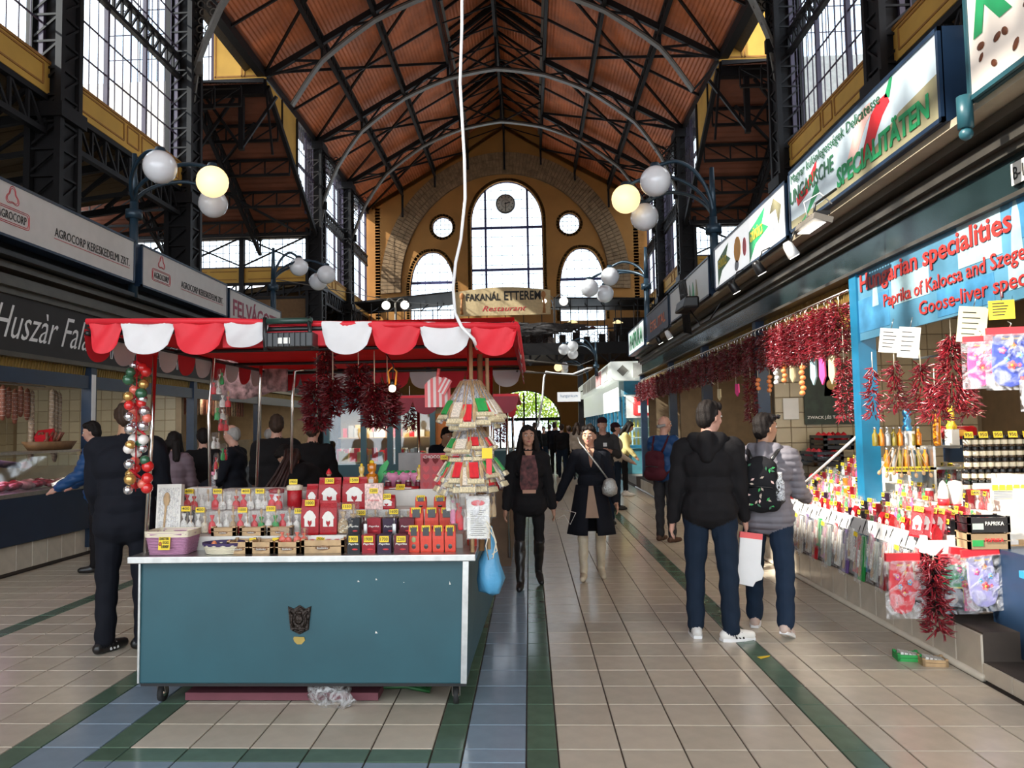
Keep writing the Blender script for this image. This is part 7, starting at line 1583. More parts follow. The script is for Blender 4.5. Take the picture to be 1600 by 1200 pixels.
# small packs dangling below the garlands
GAR = M('orange_garlic', (.75, .25, .08), .4, coat=.3); 
for i, (xx, yt, h, kd) in enumerate(((1184, 590, .2, 0), (1202, 585, .26, 0), (1213, 572, .22, 1), (1225, 568, .24, 0), (1236, 570, .2, 2), (1253, 570, .34, 0), (1268, 560, .28, 3), (1282, 558, .28, 4), (1297, 556, .28, 2), (1150, 600, .18, 4), (1122, 608, .18, 2))):
    p = at(xx, yt, X=2.95); g_ = 'things dangling below the garlands'; ps = ', %s from the left under the garlands' % ORD[(i+2) if i < 9 else 10-i]
    if kd in (0, 1):
        t = thing('garlic_string', ('orange', 'white')[kd]+' garlic string'+ps, 'garlic', p, 0, g_); mt = (GAR, WHITEC)[kd]
        for q in range(int(h/.055)): MB().ball((.006*(-1)**q, 0, -.03-.055*q), .032, 9, 6, sc=(1, 1, .9)).build('bulb', mt, t)
        MB().tube([(0, 0, .2), (0, 0, -h)], .004, 4).build('string', CREAM, t)
    else:
        t = thing('towel_pack', ('gold', 'light blue', 'pink')[kd-2]+' narrow wrapped pack'+ps, 'pack', p, (0, 0, RX+.4), g_); MB().prism([(-.035, 0), (.035, 0), (.04, -h*.7), (0, -h), (-.04, -h*.7)], -.02, (0, .01, 0), (1, 0, 0), (0, 0, 1)).build('pack_content', (M('gold_pack', (.6, .5, .3), .4), LB, PNK)[kd-2], t); MB().tube([(0, 0, .2), (0, 0, 0)], .003, 4).build('string', CREAM, t)
# farther goods visible between the people: counter packs
for i in range(30):
    y = 9.2+i*.36; L_ = Vector((FACE+.35+.1*(i % 2), y, .821)); gift_pack(L_, .14, .22, 'pale wrapped pack on the far right counter, %s from its near end' % ORD[i], 'packs on the far right counter', None, (SRED, PAPER, HON)[i % 3], PAPER, RX)
# black plastic crates of goods with a glass guard
for i, (y, z) in enumerate(((9.35, .84), (9.9, 1.12), (9.95, 1.32))):
    t = thing('plastic_crate', 'black plastic crate with red goods behind the grey-jacketed man, %s of the pile' % ('front one', 'middle one', 'top one')[i], 'crate', (FACE+.48+.15*i, y, z+.001), (0, -.12*(i == 0), 0), 'black crates')
    c = MB(); w_, d, h = .36, .5, .18
    for (a, b) in (((-w_/2, -d/2), (w_/2, -d/2+.012)), ((-w_/2, d/2-.012), (w_/2, d/2)), ((-w_/2, -d/2), (-w_/2+.012, d/2)), ((w_/2-.012, -d/2), (w_/2, d/2))): c.box((a[0], a[1], 0), (b[0], b[1], .05)); c.box((a[0], a[1], .075), (b[0], b[1], .12)); c.box((a[0], a[1], .145), (b[0], b[1], h))
    for sx in (-1, 1):
        for sy in (-1, 1): c.box((sx*(w_/2-.02)-.02, sy*(d/2-.02)-.02, 0), (sx*(w_/2-.02)+.02, sy*(d/2-.02)+.02, h))
    c.box((-w_/2, -d/2, 0), (w_/2, d/2, .01)); c.build('crate_body', BLACK, t)
    for q in range(6): MB().lathe([(.05, 0), (.06, .05), (.03, .1), (.005, .12)], n=8).build('red_sack', (SRED, DRED)[q % 2], t, (-.09+.18*(q % 2), -.17+.17*(q//2), .1))
for i in range(12):
    gift_pack(Vector((FACE+.22+.08*(i % 4), 8.75+.12*(i//4)+.02*i, .821+.05*(i % 4))), .13, .17, 'shiny clear bag in the sunlit tray left of the blue post, %s from the front' % ORD[i], 'bags in the glass-guarded tray', None, (SRED, MAG, PAPER, GREEN)[i % 4], PAPER, RX)
gd = thing('glass_guard', 'slanted glass guard with pale top rail left of the blue post', 'glass guard', (0, 0, 0)); MB().hexa([(3.02, 7.5, .82), (3.03, 7.5, .82), (3.03, 9.6, .82), (3.02, 9.6, .82)], [(3.35, 7.5, 1.35), (3.36, 7.5, 1.35), (3.36, 9.6, 1.35), (3.35, 9.6, 1.35)]).build('guard_glass', GLASS, gd); MB().tube([at(1245, 765, X=2.98), at(1350, 672, X=3.1)], .012, 6).build('guard_rail', WHITE, gd)
# on the floor
for i, (xx, yy, mt, lb) in enumerate(((1427, 1036, GREEN, 'green and white open cardboard box of packets on the floor'), (1467, 1044, WOOD, 'small stamped wooden crate of packets on the floor by the step'))):
    p = at(xx, yy, Z=0); t = crate(p+Vector((0, .08, .001)), .16, .12, .045, lb, None, -.15, False, mt, 'floor_box', 'box')
    for q in range(5): MB().box((-.06+.026*q, -.04, .01), (-.04+.026*q, .045, .05)).build('packet', PAPER, t, None, (0, .15, 0))
t = thing('price_leaflet', 'yellow slip of paper lying on the green tile strip', 'paper', at(1192, 1027, Z=.002), .5); MB().prism([(-.04, -.02), (.05, -.012), (.08, .01), (-.03, .025)], .001, (0, 0, 0), (1, 0, 0), (0, 1, 0)).build('slip', YCARD, t)
# folding table edge at the right picture border
t = thing('blue_tray_table', 'blue-rimmed tray table cutting in at the right picture edge', 'table', (0, 0, 0)); c = MB(); c.hexa([(2.92, 4.55, .70), (4.2, 4.1, .70), (4.2, 5.0, .70), (2.95, 4.85, .70)], [(2.92, 4.55, .74), (4.2, 4.1, .74), (4.2, 5.0, .74), (2.95, 4.85, .74)]); c.build('tray_top', M('bright_blue_paint'), t); c = MB(); c.hexa([(2.96, 4.58, .741), (4.2, 4.14, .741), (4.2, 4.96, .741), (2.98, 4.82, .741)], [(2.96, 4.58, .745), (4.2, 4.14, .745), (4.2, 4.96, .745), (2.98, 4.82, .745)]); c.build('tray_liner', PAPER, t); c = MB(); c.box((3.6, 4.4, .12), (3.66, 4.46, .70)).box((3.6, 4.75, .12), (3.66, 4.81, .7)); c.build('tray_leg', NAVY, t)
for i in range(5):
    gift_pack(Vector((3.15+.16*i, 4.95+.05*(i % 2), .21 if i > 2 else .121)), .18, .25, 'dim wrapped floral pack stored under the blue tray table, %s from the left' % ORD[i], 'packs under the tray table', None, M('pale_pink_print'), GREEN)
# ================================================================== PEOPLE
TS = bpy.data.scenes.new('shaping'); HAIRM = {}
SKIN = M('skin', (.50, .27, .18), .5, var=.06); SKIN2 = M('pink_skin', (.56, .30, .22), .5, var=.06); SKIN3 = M('tan_skin', (.42, .22, .13), .5, var=.06)
def cloth(name, c, rough=.85, bump=.25): return M(name, c, rough, var=.12, scale=5, bump=bump, bscale=22, spec=.2)
NAVYC = cloth('navy_black_cloth', (.008, .009, .014)); BLKC = cloth('black_cloth', (.010, .009, .010)); JEAN = cloth('dark_denim', (.010, .019, .036)); JEAN2 = cloth('blue_denim', (.012, .024, .048))
GREYP = cloth('grey_puffer', (.17, .16, .18), .55); BLUEPF = cloth('blue_puffer', (.015, .06, .17), .4); MAUVE = cloth('mauve_puffer', (.17, .12, .14), .6); YELS = cloth('yellow_knit', (.62, .52, .22), .9); CHAR = cloth('charcoal_cloth', (.05, .048, .05)); BEIC = cloth('beige_cloth', (.5, .42, .34))
SHW = M('white_leather', (.72, .70, .66), .5); SHB = M('black_leather', (.012, .011, .011), .35); SHE = M('beige_pink_leather', (.55, .42, .36), .6); SHBR = M('brown_leather', (.08, .035, .02), .5); BOOT = M('cream_boot', (.60, .52, .38), .4, bump=.3)
HB = M('dark_hair', (.010, .007, .006), .65, var=.3, scale=30, bump=.5, bscale=120, spec=.2); HBR = M('brown_hair', (.04, .022, .014), .6, var=.3, scale=30, bump=.5, bscale=120, spec=.2); HGR = M('grey_hair', (.32, .30, .28), .6, var=.3, bump=.4, bscale=120)
def ball_cone(mb, p0, p1, r0, r1):
    p0 = Vector(p0); p1 = Vector(p1); mb.ball(p0, r0, 12, 8); mb.ball(p1, r1, 12, 8)
    if (p1-p0).length > 1e-4: mb.cyl(p0, p1, r0, r1, 12)
def remesh(prims, vox, sm=4):
    mb = MB()
    for p in prims:
        if p[0] == 'c': ball_cone(mb, *p[1:5])
        else:
            k = len(mb.v); mb.ball((0, 0, 0), 1, 16, 10); R_ = p[3] if p[3] is not None else Matrix.Identity(4)
            for i in range(k, len(mb.v)): v = Vector(mb.v[i]); mb.v[i] = tuple(Vector(p[1])+R_ @ Vector((v.x*p[2][0], v.y*p[2][1], v.z*p[2][2])))
    me = mb.mesh('body', []); o = bpy.data.objects.new('shaping', me); TS.collection.objects.link(o)
    m = o.modifiers.new('r', 'REMESH'); m.mode = 'VOXEL'; m.voxel_size = vox; m.use_smooth_shade = True
    if sm: s_ = o.modifiers.new('s', 'SMOOTH'); s_.factor = .5; s_.iterations = sm
    vl = TS.view_layers[0]; vl.update(); out = bpy.data.meshes.new_from_object(o.evaluated_get(vl.depsgraph))
    TS.collection.objects.unlink(o); bpy.data.objects.remove(o); bpy.data.meshes.remove(me); return out
def paint(me, prims, mats, fold=0., quilt=None, seed=0):
    """each face takes the material of the nearest body piece; cloth gets folds"""
    n = len(me.vertices); co = np.empty(n*3); me.vertices.foreach_get('co', co); co = co.reshape(-1, 3); best = np.full(n, 1e9); tg = np.zeros(n, int)
    names = list(mats)
    for p in prims:
        if p[0] == 'c':
            a, b = np.array(p[1]), np.array(p[2]); ab = b-a; L2 = max(ab@ab, 1e-9); t = np.clip(((co-a)@ab)/L2, 0, 1); d = np.linalg.norm(co-(a+t[:, None]*ab), axis=1)-(p[3]+(p[4]-p[3])*t); tag_ = p[5]
        else:
            q = co-np.array(p[1])
            if p[3] is not None: q = q@np.array(p[3].to_3x3())
            r = np.array(p[2]); d = (np.linalg.norm(q/r, axis=1)-1)*r.min(); tag_ = p[4]
        m = d < best; best[m] = d[m]; tg[m] = names.index(tag_)
    for k in names: me.materials.append(mats[k])
    nf = len(me.polygons); lt = np.empty(nf, np.int32); ls_ = np.empty(nf, np.int32); me.polygons.foreach_get('loop_start', ls_); vi = np.empty(len(me.loops), np.int32); me.loops.foreach_get('vertex_index', vi)
    me.polygons.foreach_set('material_index', tg[vi[ls_]].astype(np.int32)); me.polygons.foreach_set('use_smooth', np.ones(nf, bool))
    if fold:
        no = np.empty(n*3, np.float32); me.vertices.foreach_get('normal', no); no = no.reshape(-1, 3); sk = np.isin(tg, [names.index(k) for k in names if k in ('skin', 'lip', 'shoe')])
        s_ = np.sin(co[:, 2]*38+3*np.sin(co[:, 0]*11+seed)+4*np.sin(co[:, 1]*9+seed*2))*np.sin(co[:, 0]*17+co[:, 2]*9+seed); a = fold*s_
        if quilt:
            qm = tg == names.index('top'); a[qm] = .010*np.abs(np.sin(co[qm, 2]*PI/quilt))-.004
        a[sk] = 0; co = co+no*a[:, None]; me.vertices.foreach_set('co', co.ravel())
    me.update(); return me
def person(label, loc, yaw, H, top, pants, shoes, skin=SKIN, hair=('short', HB), arms=((0, .12, .15), (0, .12, .15)), legs=((0, 0), (0, 0)), lean=0., head=(0., 0.), vox=.013, bulk=.0, female=False, quilt=None, boots=None, fold=.005, extras=(), hand_detail=True, hemz=.90, turn_feet=.12, group=None, wide=1.):
    t = thing('person', label, 'person', loc, yaw, group); s_ = H/1.75; P = []; V3 = lambda x_, y, z: Vector((x_, y, z))
    sw_ = .165 if female else .19; hw = .10 if female else .095; wr = .125 if female else .15; cr_ = .16 if female else .185; b = bulk
    spine = T(0, 0, .95) @ Rx(-lean) @ T(0, 0, -.95); U = lambda x_, y, z: spine @ V3(x_, y, z)
    P.append(('e', U(0, -.005, 1.0), (wr+b+.01, .115+b, .13), spine.to_3x3().to_4x4(), 'top' if hemz < .97 else 'pants')); P.append(('e', U(0, 0, .93), (.165 if female else .16, .12, .11), None, 'pants'))
    P.append(('e', U(0, 0, 1.12), (wr+b, .105+b, .14), spine.to_3x3().to_4x4(), 'top')); P.append(('e', U(0, .0, 1.29), (cr_+b, .125+b, .17), spine.to_3x3().to_4x4(), 'top'))
    if female: P.append(('c', U(-.07, .07+b, 1.27), U(.07, .07+b, 1.27), .065, .065, 'top'))
    P.append(('c', U(-sw_+.02, -.01, 1.39), U(sw_-.02, -.01, 1.39), .07+b*.6, .07+b*.6, 'top')); P.append(('c', U(0, -.02, 1.42), U(0, -.01, 1.47), .075, .06, 'top'))
    if hemz < .9: P.append(('c', U(-.06, 0, hemz+.08), U(.06, 0, hemz+.08), .115+b, .115+b, 'top'))
    nb = U(0, -.012, 1.45); hd = T(*nb) @ Rz(head[0]) @ Rx(-head[1]) @ spine.to_3x3().to_4x4() @ T(0, .012, -1.45); Hh = lambda x_, y, z: hd @ V3(x_, y, z); hr = hd.to_3x3().to_4x4()
    P.append(('c', U(0, -.012, 1.44), Hh(0, .0, 1.56), .052 if female else .06, .05 if female else .057, 'skin'))
    P += [('e', Hh(0, .0, 1.645), (.074, .092, .105), hr, 'skin'), ('e', Hh(0, .028, 1.585), (.056, .066, .066), hr, 'skin'), ('c', Hh(0, .055, 1.548), Hh(0, .068, 1.552), .028, .022, 'skin'), ('c', Hh(0, .088, 1.645), Hh(0, .108, 1.612), .008, .014, 'skin'), ('c', Hh(-.034, .076, 1.664), Hh(.034, .076, 1.664), .014, .014, 'skin')]
    for q in (-1, 1): P.append(('e', Hh(q*.077, -.005, 1.618), (.009, .02, .03), hr, 'skin')); P.append(('e', Hh(q*.04, .058, 1.605), (.024, .024, .024), hr, 'skin'))
    hands = []
    for q, (sw, ab, el, *ex) in zip((-1, 1), arms):
        inn = ex[0] if ex else 0.; S0 = U(q*sw_, -.01, 1.385)
        def dirv(f, a_): return Vector((q*math.sin(a_), math.sin(f)*math.cos(a_), -math.cos(f)*math.cos(a_)))
        d1 = dirv(sw, ab); d2 = dirv(sw+el, ab-inn); E_ = S0+d1*.28; W_ = E_+d2*.245; r_ = b*.6
        P.append(('c', S0, E_, .060+r_, .047+r_, 'top')); P.append(('c', E_, W_, .046+r_, .034+r_*.8, 'top')); d3 = d2; side = Vector((q, 0, 0)); fw = side.cross(d3).normalized()*(1 if q > 0 else -1); side = d3.cross(fw).normalized()
        P.append(('c', W_, W_+d3*.04, .026, .024, 'skin')); P.append(('c', W_+d3*.045-fw*.014, W_+d3*.095-fw*.018, .021, .019, 'skin')); P.append(('c', W_+d3*.045+fw*.014, W_+d3*.095+fw*.018, .021, .019, 'skin'))
        if hand_detail:
            curl = side*(-.022 if q > 0 else .022)
            for k, ln in enumerate((.030, .038, .040, .034)):
                o = fw*((k-1.5)*.0185); a = W_+d3*.10+o; m_ = a+d3*ln+curl*.3; e = m_+d3*ln*.7+curl; P += [('c', a, m_, .0095, .009, 'skin'), ('c', m_, e, .009, .0075, 'skin')]
            a = W_+d3*.045+fw*.024; P += [('c', a, a+fw*.025+d3*.03, .012, .0105, 'skin'), ('c', a+fw*.025+d3*.03, a+fw*.028+d3*.06+curl*.5, .0105, .009, 'skin')]
        else: P.append(('c', W_+d3*.09, W_+d3*.15, .024, .016, 'skin'))
        hands.append(W_+d3*.12)
    foots = []; low = 9
    for q, (sw, kb, *ex) in zip((-1, 1), legs):
        ab = ex[0] if ex else .03; ft = ex[1] if len(ex) > 1 else q*turn_feet*-1
        d1 = Vector((q*math.sin(ab), math.sin(sw), -math.cos(sw))).normalized(); d2 = Vector((q*math.sin(ab)*.4, math.sin(sw-kb), -math.cos(sw-kb))).normalized()
        h0 = V3(q*hw, 0, .91); K = h0+d1*.42; A_ = K+d2*.41; lw = .012 if not female else -.004
        lw = lw*wide; P.append(('c', h0, K, .085+lw, .058+lw, 'pants')); P.append(('c', K, A_, .056+lw, .040+lw*1.4, 'boot' if boots else 'pants'))
        if boots: P.append(('c', K+d2*.02, A_, .064, .046, 'boot'))
        ff = Rz(ft) @ Vector((0, math.cos(min(0, sw-kb)*1.0), math.sin(max(-.8, min(0, sw-kb)*.75)))); ff.normalize(); up = Vector((0, 0, 1)); g0 = A_+Vector((0, 0, -.055))
        P += [('c', g0-ff*.055, g0+ff*.06, .040, .040, 'shoe'), ('c', g0+ff*.05, g0+ff*.160-up*.006, .045, .033, 'shoe'), ('c', A_, g0, .042, .04, 'boot' if boots else 'shoe')]
        low = min(low, (g0.z-.04), (g0+ff*.155).z-.036); foots.append((g0, ff))
    dz = -low; P = [tuple([p[0]]+[(Vector(a)+Vector((0, 0, dz))) if isinstance(a, Vector) else a for a in p[1:]]) for p in P]
    mats = {'top': top, 'pants': pants, 'skin': skin, 'shoe': shoes, 'boot': boots or pants}
    me = paint(remesh(P, vox, 3), P, mats, fold, quilt, loc[0]*7); o = link('body', me, t); t.scale = (s_, s_, s_)
    D = Vector((0, 0, dz)); lift = T(0, 0, dz); t['dz'] = dz
    # face
    F = MB()
    for q in (-1, 1): F.ball(lift @ Hh(q*.031, .080, 1.642), .0125, 10, 6, 0, (1.15, .8, .65)); F.ball(lift @ Hh(q*.031, .0885, 1.642), .006, 8, 5, 1)
    F.build('eyes', [M('eye_white', (.75, .72, .68), .3, var=0), INK], t, kind='stuff'); F = MB()
    for q in (-1, 1): F.tube([lift @ Hh(q*.015, .090, 1.662), lift @ Hh(q*.033, .091, 1.668), lift @ Hh(q*.050, .078, 1.661)], [.0035, .004, .002], 5)
    F.build('eyebrows', hair[1], t, kind='stuff'); F = MB(); F.tube([lift @ Hh(-.024, .083, 1.580), lift @ Hh(0, .096, 1.583), lift @ Hh(.024, .083, 1.580)], [.003, .006, .003], 6).tube([lift @ Hh(-.02, .083, 1.573), lift @ Hh(0, .094, 1.571), lift @ Hh(.02, .083, 1.573)], [.003, .0065, .003], 6); F.build('lips', M('lips', (.45, .14, .12), .4), t)
    # hair
    hk, hm = hair; L = lambda x_, y, z: lift @ Hh(x_, y, z); Q = []
    if hk in ('short', 'long', 'tied', 'bob', 'thin'):
        thn = hk == 'thin'; Q += [('e', L(0, -.018, 1.665+(-.02 if thn else .004)), (.079, .092, .096 if not thn else .085), hr, 'h'), ('e', L(0, -.045, 1.62), (.072, .062, .085), hr, 'h')]
        if not thn: Q += [('c', L(-.045, .045, 1.715), L(.045, .045, 1.715), .032, .032, 'h'), ('e', L(0, .02, 1.72), (.068, .06, .038), hr, 'h')]
        for q in (-1, 1): Q.append(('c', L(q*.072, .0, 1.67), L(q*.074, -.02, 1.61), .014, .012, 'h'))
        if hk in ('long', 'bob'):
            ln = 1.22 if hk == 'long' else 1.5
            for q in (-1, 1): Q += [('c', L(q*.066, .01, 1.69), L(q*.088, .012, 1.56), .026, .03, 'h'), ('c', L(q*.088, .012, 1.56), L(q*.115, .03, 1.42), .03, .034, 'h')]+([('c', L(q*.115, .03, 1.42), L(q*.13, .085, ln), .034, .018, 'h')] if hk == 'long' else [])
            Q += [('c', L(-.05, -.07, 1.6), L(-.08, -.10, 1.4), .05, .05, 'h'), ('c', L(.05, -.07, 1.6), L(.08, -.10, 1.4), .05, .05, 'h')]+([('c', L(0, -.09, 1.45), L(0, -.13, ln), .09, .06, 'h')] if hk == 'long' else [])
        if hk == 'tied': Q += [('e', L(0, -.12, 1.69), (.04, .045, .04), hr, 'h'), ('c', L(0, -.13, 1.68), L(.03, -.16, 1.5), .03, .015, 'h')]
        me = paint(remesh(Q, max(.008, vox*.8), 2), Q, {'h': hm}, .0); n_ = len(me.vertices); co = np.empty(n_*3); me.vertices.foreach_get('co', co); co = co.reshape(-1, 3); no = np.empty(n_*3, np.float32); me.vertices.foreach_get('normal', no); no = no.reshape(-1, 3)
        co += no*(.003*np.sin(co[:, 0]*160+co[:, 2]*20+np.sin(co[:, 1]*60)*2))[:, None]; me.vertices.foreach_set('co', co.ravel()); link('hair', me, t)
    if hk == 'cap':
        Q = [('e', L(0, -.02, 1.62), (.078, .085, .08), hr, 'h')]; link('hair', paint(remesh(Q, .01, 1), Q, {'h': hm}), t); Q = [('e', L(0, -.005, 1.685), (.086, .100, .075), hr, 'h'), ('e', L(0, .11, 1.675), (.062, .06, .01), hr, 'h')]; link('cap', paint(remesh(Q, .007, 1), Q, {'h': cloth('dark_cap', (.03, .01, .015))}), t)
    if hk == 'fringe':      # bald on top with a ring of short hair
        Q = [('c', L(-.066, -.02, 1.62), L(-.02, -.085, 1.60), .022, .026, 'h'), ('c', L(.066, -.02, 1.62), L(.02, -.085, 1.60), .022, .026, 'h'), ('c', L(-.02, -.085, 1.6), L(.02, -.085, 1.6), .026, .026, 'h')]; link('hair', paint(remesh(Q, .008, 2), Q, {'h': hm}), t)
    for name, fn in extras: fn(t, lift, spine, Hh, hands, foots, D)
    t['hands'] = 0; del t['hands']; del t['dz']
    return t, [T(*loc) @ Rz(yaw) @ Matrix.Scale(s_, 4) @ (Vector(h)+D) for h in hands]
def hood(mat, big=1.):
    def fn(t, lift, sp, Hh, hands, foots, D):
        U = lambda x_, y, z: lift @ sp @ Vector((x_, y, z)); Q = [('c', U(-.10, -.06, 1.47), U(.10, -.06, 1.47), .045*big, .045*big, 'h'), ('c', U(-.11, -.05, 1.46), U(0, -.14, 1.34), .045*big, .05*big, 'h'), ('c', U(.11, -.05, 1.46), U(0, -.14, 1.34), .045*big, .05*big, 'h'), ('c', U(0, -.11, 1.47), U(0, -.15, 1.33), .06*big, .05*big, 'h'), ('c', U(-.1, -.03, 1.475), U(-.075, .08, 1.44), .032, .022, 'h'), ('c', U(.1, -.03, 1.475), U(.075, .08, 1.44), .032, .022, 'h')]
        link('hood', paint(remesh(Q, .010, 3), Q, {'h': mat}, .004), t)
    return ('hood', fn)
def coat(mat, z0, z1, r0, r1, gap=.0, name='coat_skirt', ry=.75, lapel=None):
    """flared skirt of a coat from z0 down to z1, open in front by gap radians"""
    def fn(t, lift, sp, Hh, hands, foots, D):
        n = 40; rows = []
        for j in range(9):
            u = j/8; z = z0+(z1-z0)*u; r = r0+(r1-r0)*u; row = []
            for i in range(n+1):
                a = PI/2+gap/2+(2*PI-gap)*i/n; rr = r*(1+.05*u*math.sin(a*7+1)); row.append(lift @ Vector((rr*math.cos(a), rr*ry*math.sin(a), z)))
            rows.append(row)
        mb = MB(); V = [p for r_ in rows for p in r_]; mb.add(V, [(j*(n+1)+i, j*(n+1)+i+1, (j+1)*(n+1)+i+1, (j+1)*(n+1)+i) for j in range(8) for i in range(n)], 0, True); o = mb.build(name, mat, t); m_ = o.modifiers.new('s', 'SOLIDIFY'); m_.thickness = .012
    return (name, fn)
def panel(name, mat, pts, y=.0, th=.02):
    """small clothing piece on the chest: polygon in x,z at the body front"""
    def fn(t, lift, sp, Hh, hands, foots, D):
        mb = MB(); M_ = lift @ sp; V = [M_ @ Vector((x_, yy, z)) for x_, yy, z in pts]; n = len(V); c = sum(V, Vector())/n; W_ = [M_ @ Vector((x_, yy-th, z)) for x_, yy, z in pts]
        mb.add(V+W_, [tuple(range(n)), tuple(range(2*n-1, n-1, -1))]+[(i, n+i, n+(i+1) % n, (i+1) % n) for i in range(n)]); mb.build(name, mat, t)
    return (name, fn)
def stripes(mat, sole=None):
    def fn(t, lift, sp, Hh, hands, foots, D):
        for g, ff in foots:
            sd = ff.cross(Vector((0, 0, 1))).normalized(); mb = MB()
            for q in (-1, 1):
                for k in range(3): a = g+D+ff*(.02+.028*k); mb.beam(a+sd*q*.040+Vector((0, 0, -.022)), a+sd*q*.032+ff*-.015+Vector((0, 0, .024)), .012, .006, 0, sd)
            mb.build('shoe_stripes', mat, t)
            if sole: Q = [('c', g+D-ff*.055+Vector((0, 0, -.03)), g+D+ff*.15+Vector((0, 0, -.028)), .0, .0, 'h')]; mb = MB(); pts = [g+D-ff*.09, g+D-ff*.03, g+D+ff*.08, g+D+ff*.185]; mb.prism([(-.030, -.085), (.030, -.085), (.043, -.03), (.045, .09), (.025, .18), (-.025, .18), (-.045, .09), (-.043, -.03)], .022, g+D+Vector((0, 0, -.043)), sd, ff); mb.build('shoe_sole', sole, t)
    return ('stripes', fn)
def backpack(label, t, H, mat, w_=.28, h=.42, d=.16, z=1.22, y=-.2, extra=None, flor=None, dz=.0):
    s_ = H/1.75; b_ = thing('backpack', label, 'backpack', t.location, tuple(t.rotation_euler)); b_.scale = (s_, s_, s_)
    Q = [('e', (0, y, z), (w_/2, d/2, h/2), None, 'h'), ('c', (-w_*.28, y, z-h*.3), (w_*.28, y, z-h*.3), d*.45, d*.45, 'h'), ('c', (-w_*.22, y, z+h*.28), (w_*.22, y, z+h*.28), d*.4, d*.4, 'h')]
    link('bag_body', paint(remesh(Q, .012, 4), Q, {'h': mat}, .003), b_); MB().tube([(-w_*.35, y-d*.42, z-h*.05), (0, y-d*.55, z-h*.02), (w_*.35, y-d*.42, z-h*.05)], .006, 5).build('zip', BLACK, b_)
    for q in (-1, 1): MB().tube([(q*.08, y+.06, z+h*.42), (q*.12, -.06, 1.47), (q*.13, .08, 1.42), (q*.15, .12, 1.25), (q*.17, .02, 1.08), (q*.12, y+.05, z-h*.35)], .016, 6).build('shoulder_strap', mat if not flor else BLACK, b_)
    if flor:
        rs = random.Random(4)
        for k in range(26):
            a = rs.uniform(-1, 1)*w_*.42; c = rs.uniform(-.42, .4)*h; yy = y-d*.5*math.sqrt(max(.05, 1-(a/(w_/2))**2*.8)*max(.1, 1-(c/(h/2))**2*.6))-.004; MB().prism([(-.018, 0), (0, .008), (.018, 0), (0, -.009)], .004, (a, yy, z+c), (math.cos(k), 0, math.sin(k)), (-math.sin(k), 0, math.cos(k))).build('printed_leaf', (flor[k % len(flor)]), b_)
    if extra: extra(b_)
    return b_
NOH = dict(hand_detail=False, vox=.02)
# black hooded man and grey puffer man at the right, backs to the viewer
tM, hM = person('man in black hooded jacket and dark jeans with striped white sneakers, seen from behind', (1.40, 6.12, 0), -.30, 1.825, BLKC, JEAN, SHW, SKIN2, ('short', HB), ((.0, .16, .1), (.12, .10, .25)), ((.06, .05, .06, .25), (-.03, .02, .06, -1.0)), .03, (-.75, .05), .0085, .035, extras=(hood(BLKC, 1.05), stripes(BLKG, WHITE)), hemz=.86, fold=.006, wide=1.5)
tN, hN = person('man in grey quilted hooded jacket and rolled jeans with sunglasses on his head', (1.90, 6.32, 0), -.45, 1.725, GREYP, JEAN2, SHE, SKIN3, ('short', HB), ((.3, .12, .9), (.35, .14, .9)), ((.18, .10, .08), (-.22, .22, .10)), .04, (-.75, -.05), .0085, .045, quilt=.055, extras=(hood(GREYP, .95), stripes(WHITE, WHITE)), hemz=.84, wide=1.6)
backpack('black floral-print backpack with a water bottle worn by the grey-jacketed man', tN, 1.725, cloth('black_print_cloth', (.012, .012, .014)), .29, .46, .17, 1.2, -.235, lambda b_: (MB().lathe([(.03, 0), (.033, .02), (.033, .14), (.016, .17), (.016, .2)], (.15, -.27, 1.08), 12).build('water_bottle', film('clear_bottle', (.8, .85, .9), .5), b_), MB().cyl((.15, -.27, 1.28), (.15, -.27, 1.3), .017).build('bottle_cap', WHITE, b_)), [GREEN, BEIC, M('pale_pink_print'), DGRN])
gl_ = thing('sunglasses', 'dark sunglasses pushed up on the hair of the grey-jacketed man', 'sunglasses', T(*tN.location) @ Vector((.05, .02, 1.71)), (0, 0, -1.2)); MB().ball((-.04, .06, 0), .025, 10, 6, sc=(1, .3, .8)).ball((.04, .06, 0), .025, 10, 6, sc=(1, .3, .8)).tube([(-.07, .06, .01), (-.075, -.03, 0)], .003, 4).tube([(.07, .06, .01), (.075, -.03, 0)], .003, 4).build('lens', BLKG, gl_)
p = hM[1]; t = thing('mitt_package', 'white mitt-shaped card package with red top held by the black-jacketed man', 'package', (p.x+.02, p.y-.03, p.z-.02), (0, .08, .1)); MB().prism([(-.08, -.04), (.10, -.05), (.095, -.24), (.125, -.30), (.11, -.36), (.06, -.38), (.04, -.42), (-.09, -.40)], -.02, (0, 0, 0), (1, 0, 0), (0, 0, 1)).build('card_body', WHITE, t, bevel=.004); MB().prism([(-.085, -.04), (.10, -.05), (.10, -.005), (-.08, .005)], -.024, (0, .001, 0), (1, 0, 0), (0, 0, 1)).build('red_header', M('pink_red_stripe'), t)
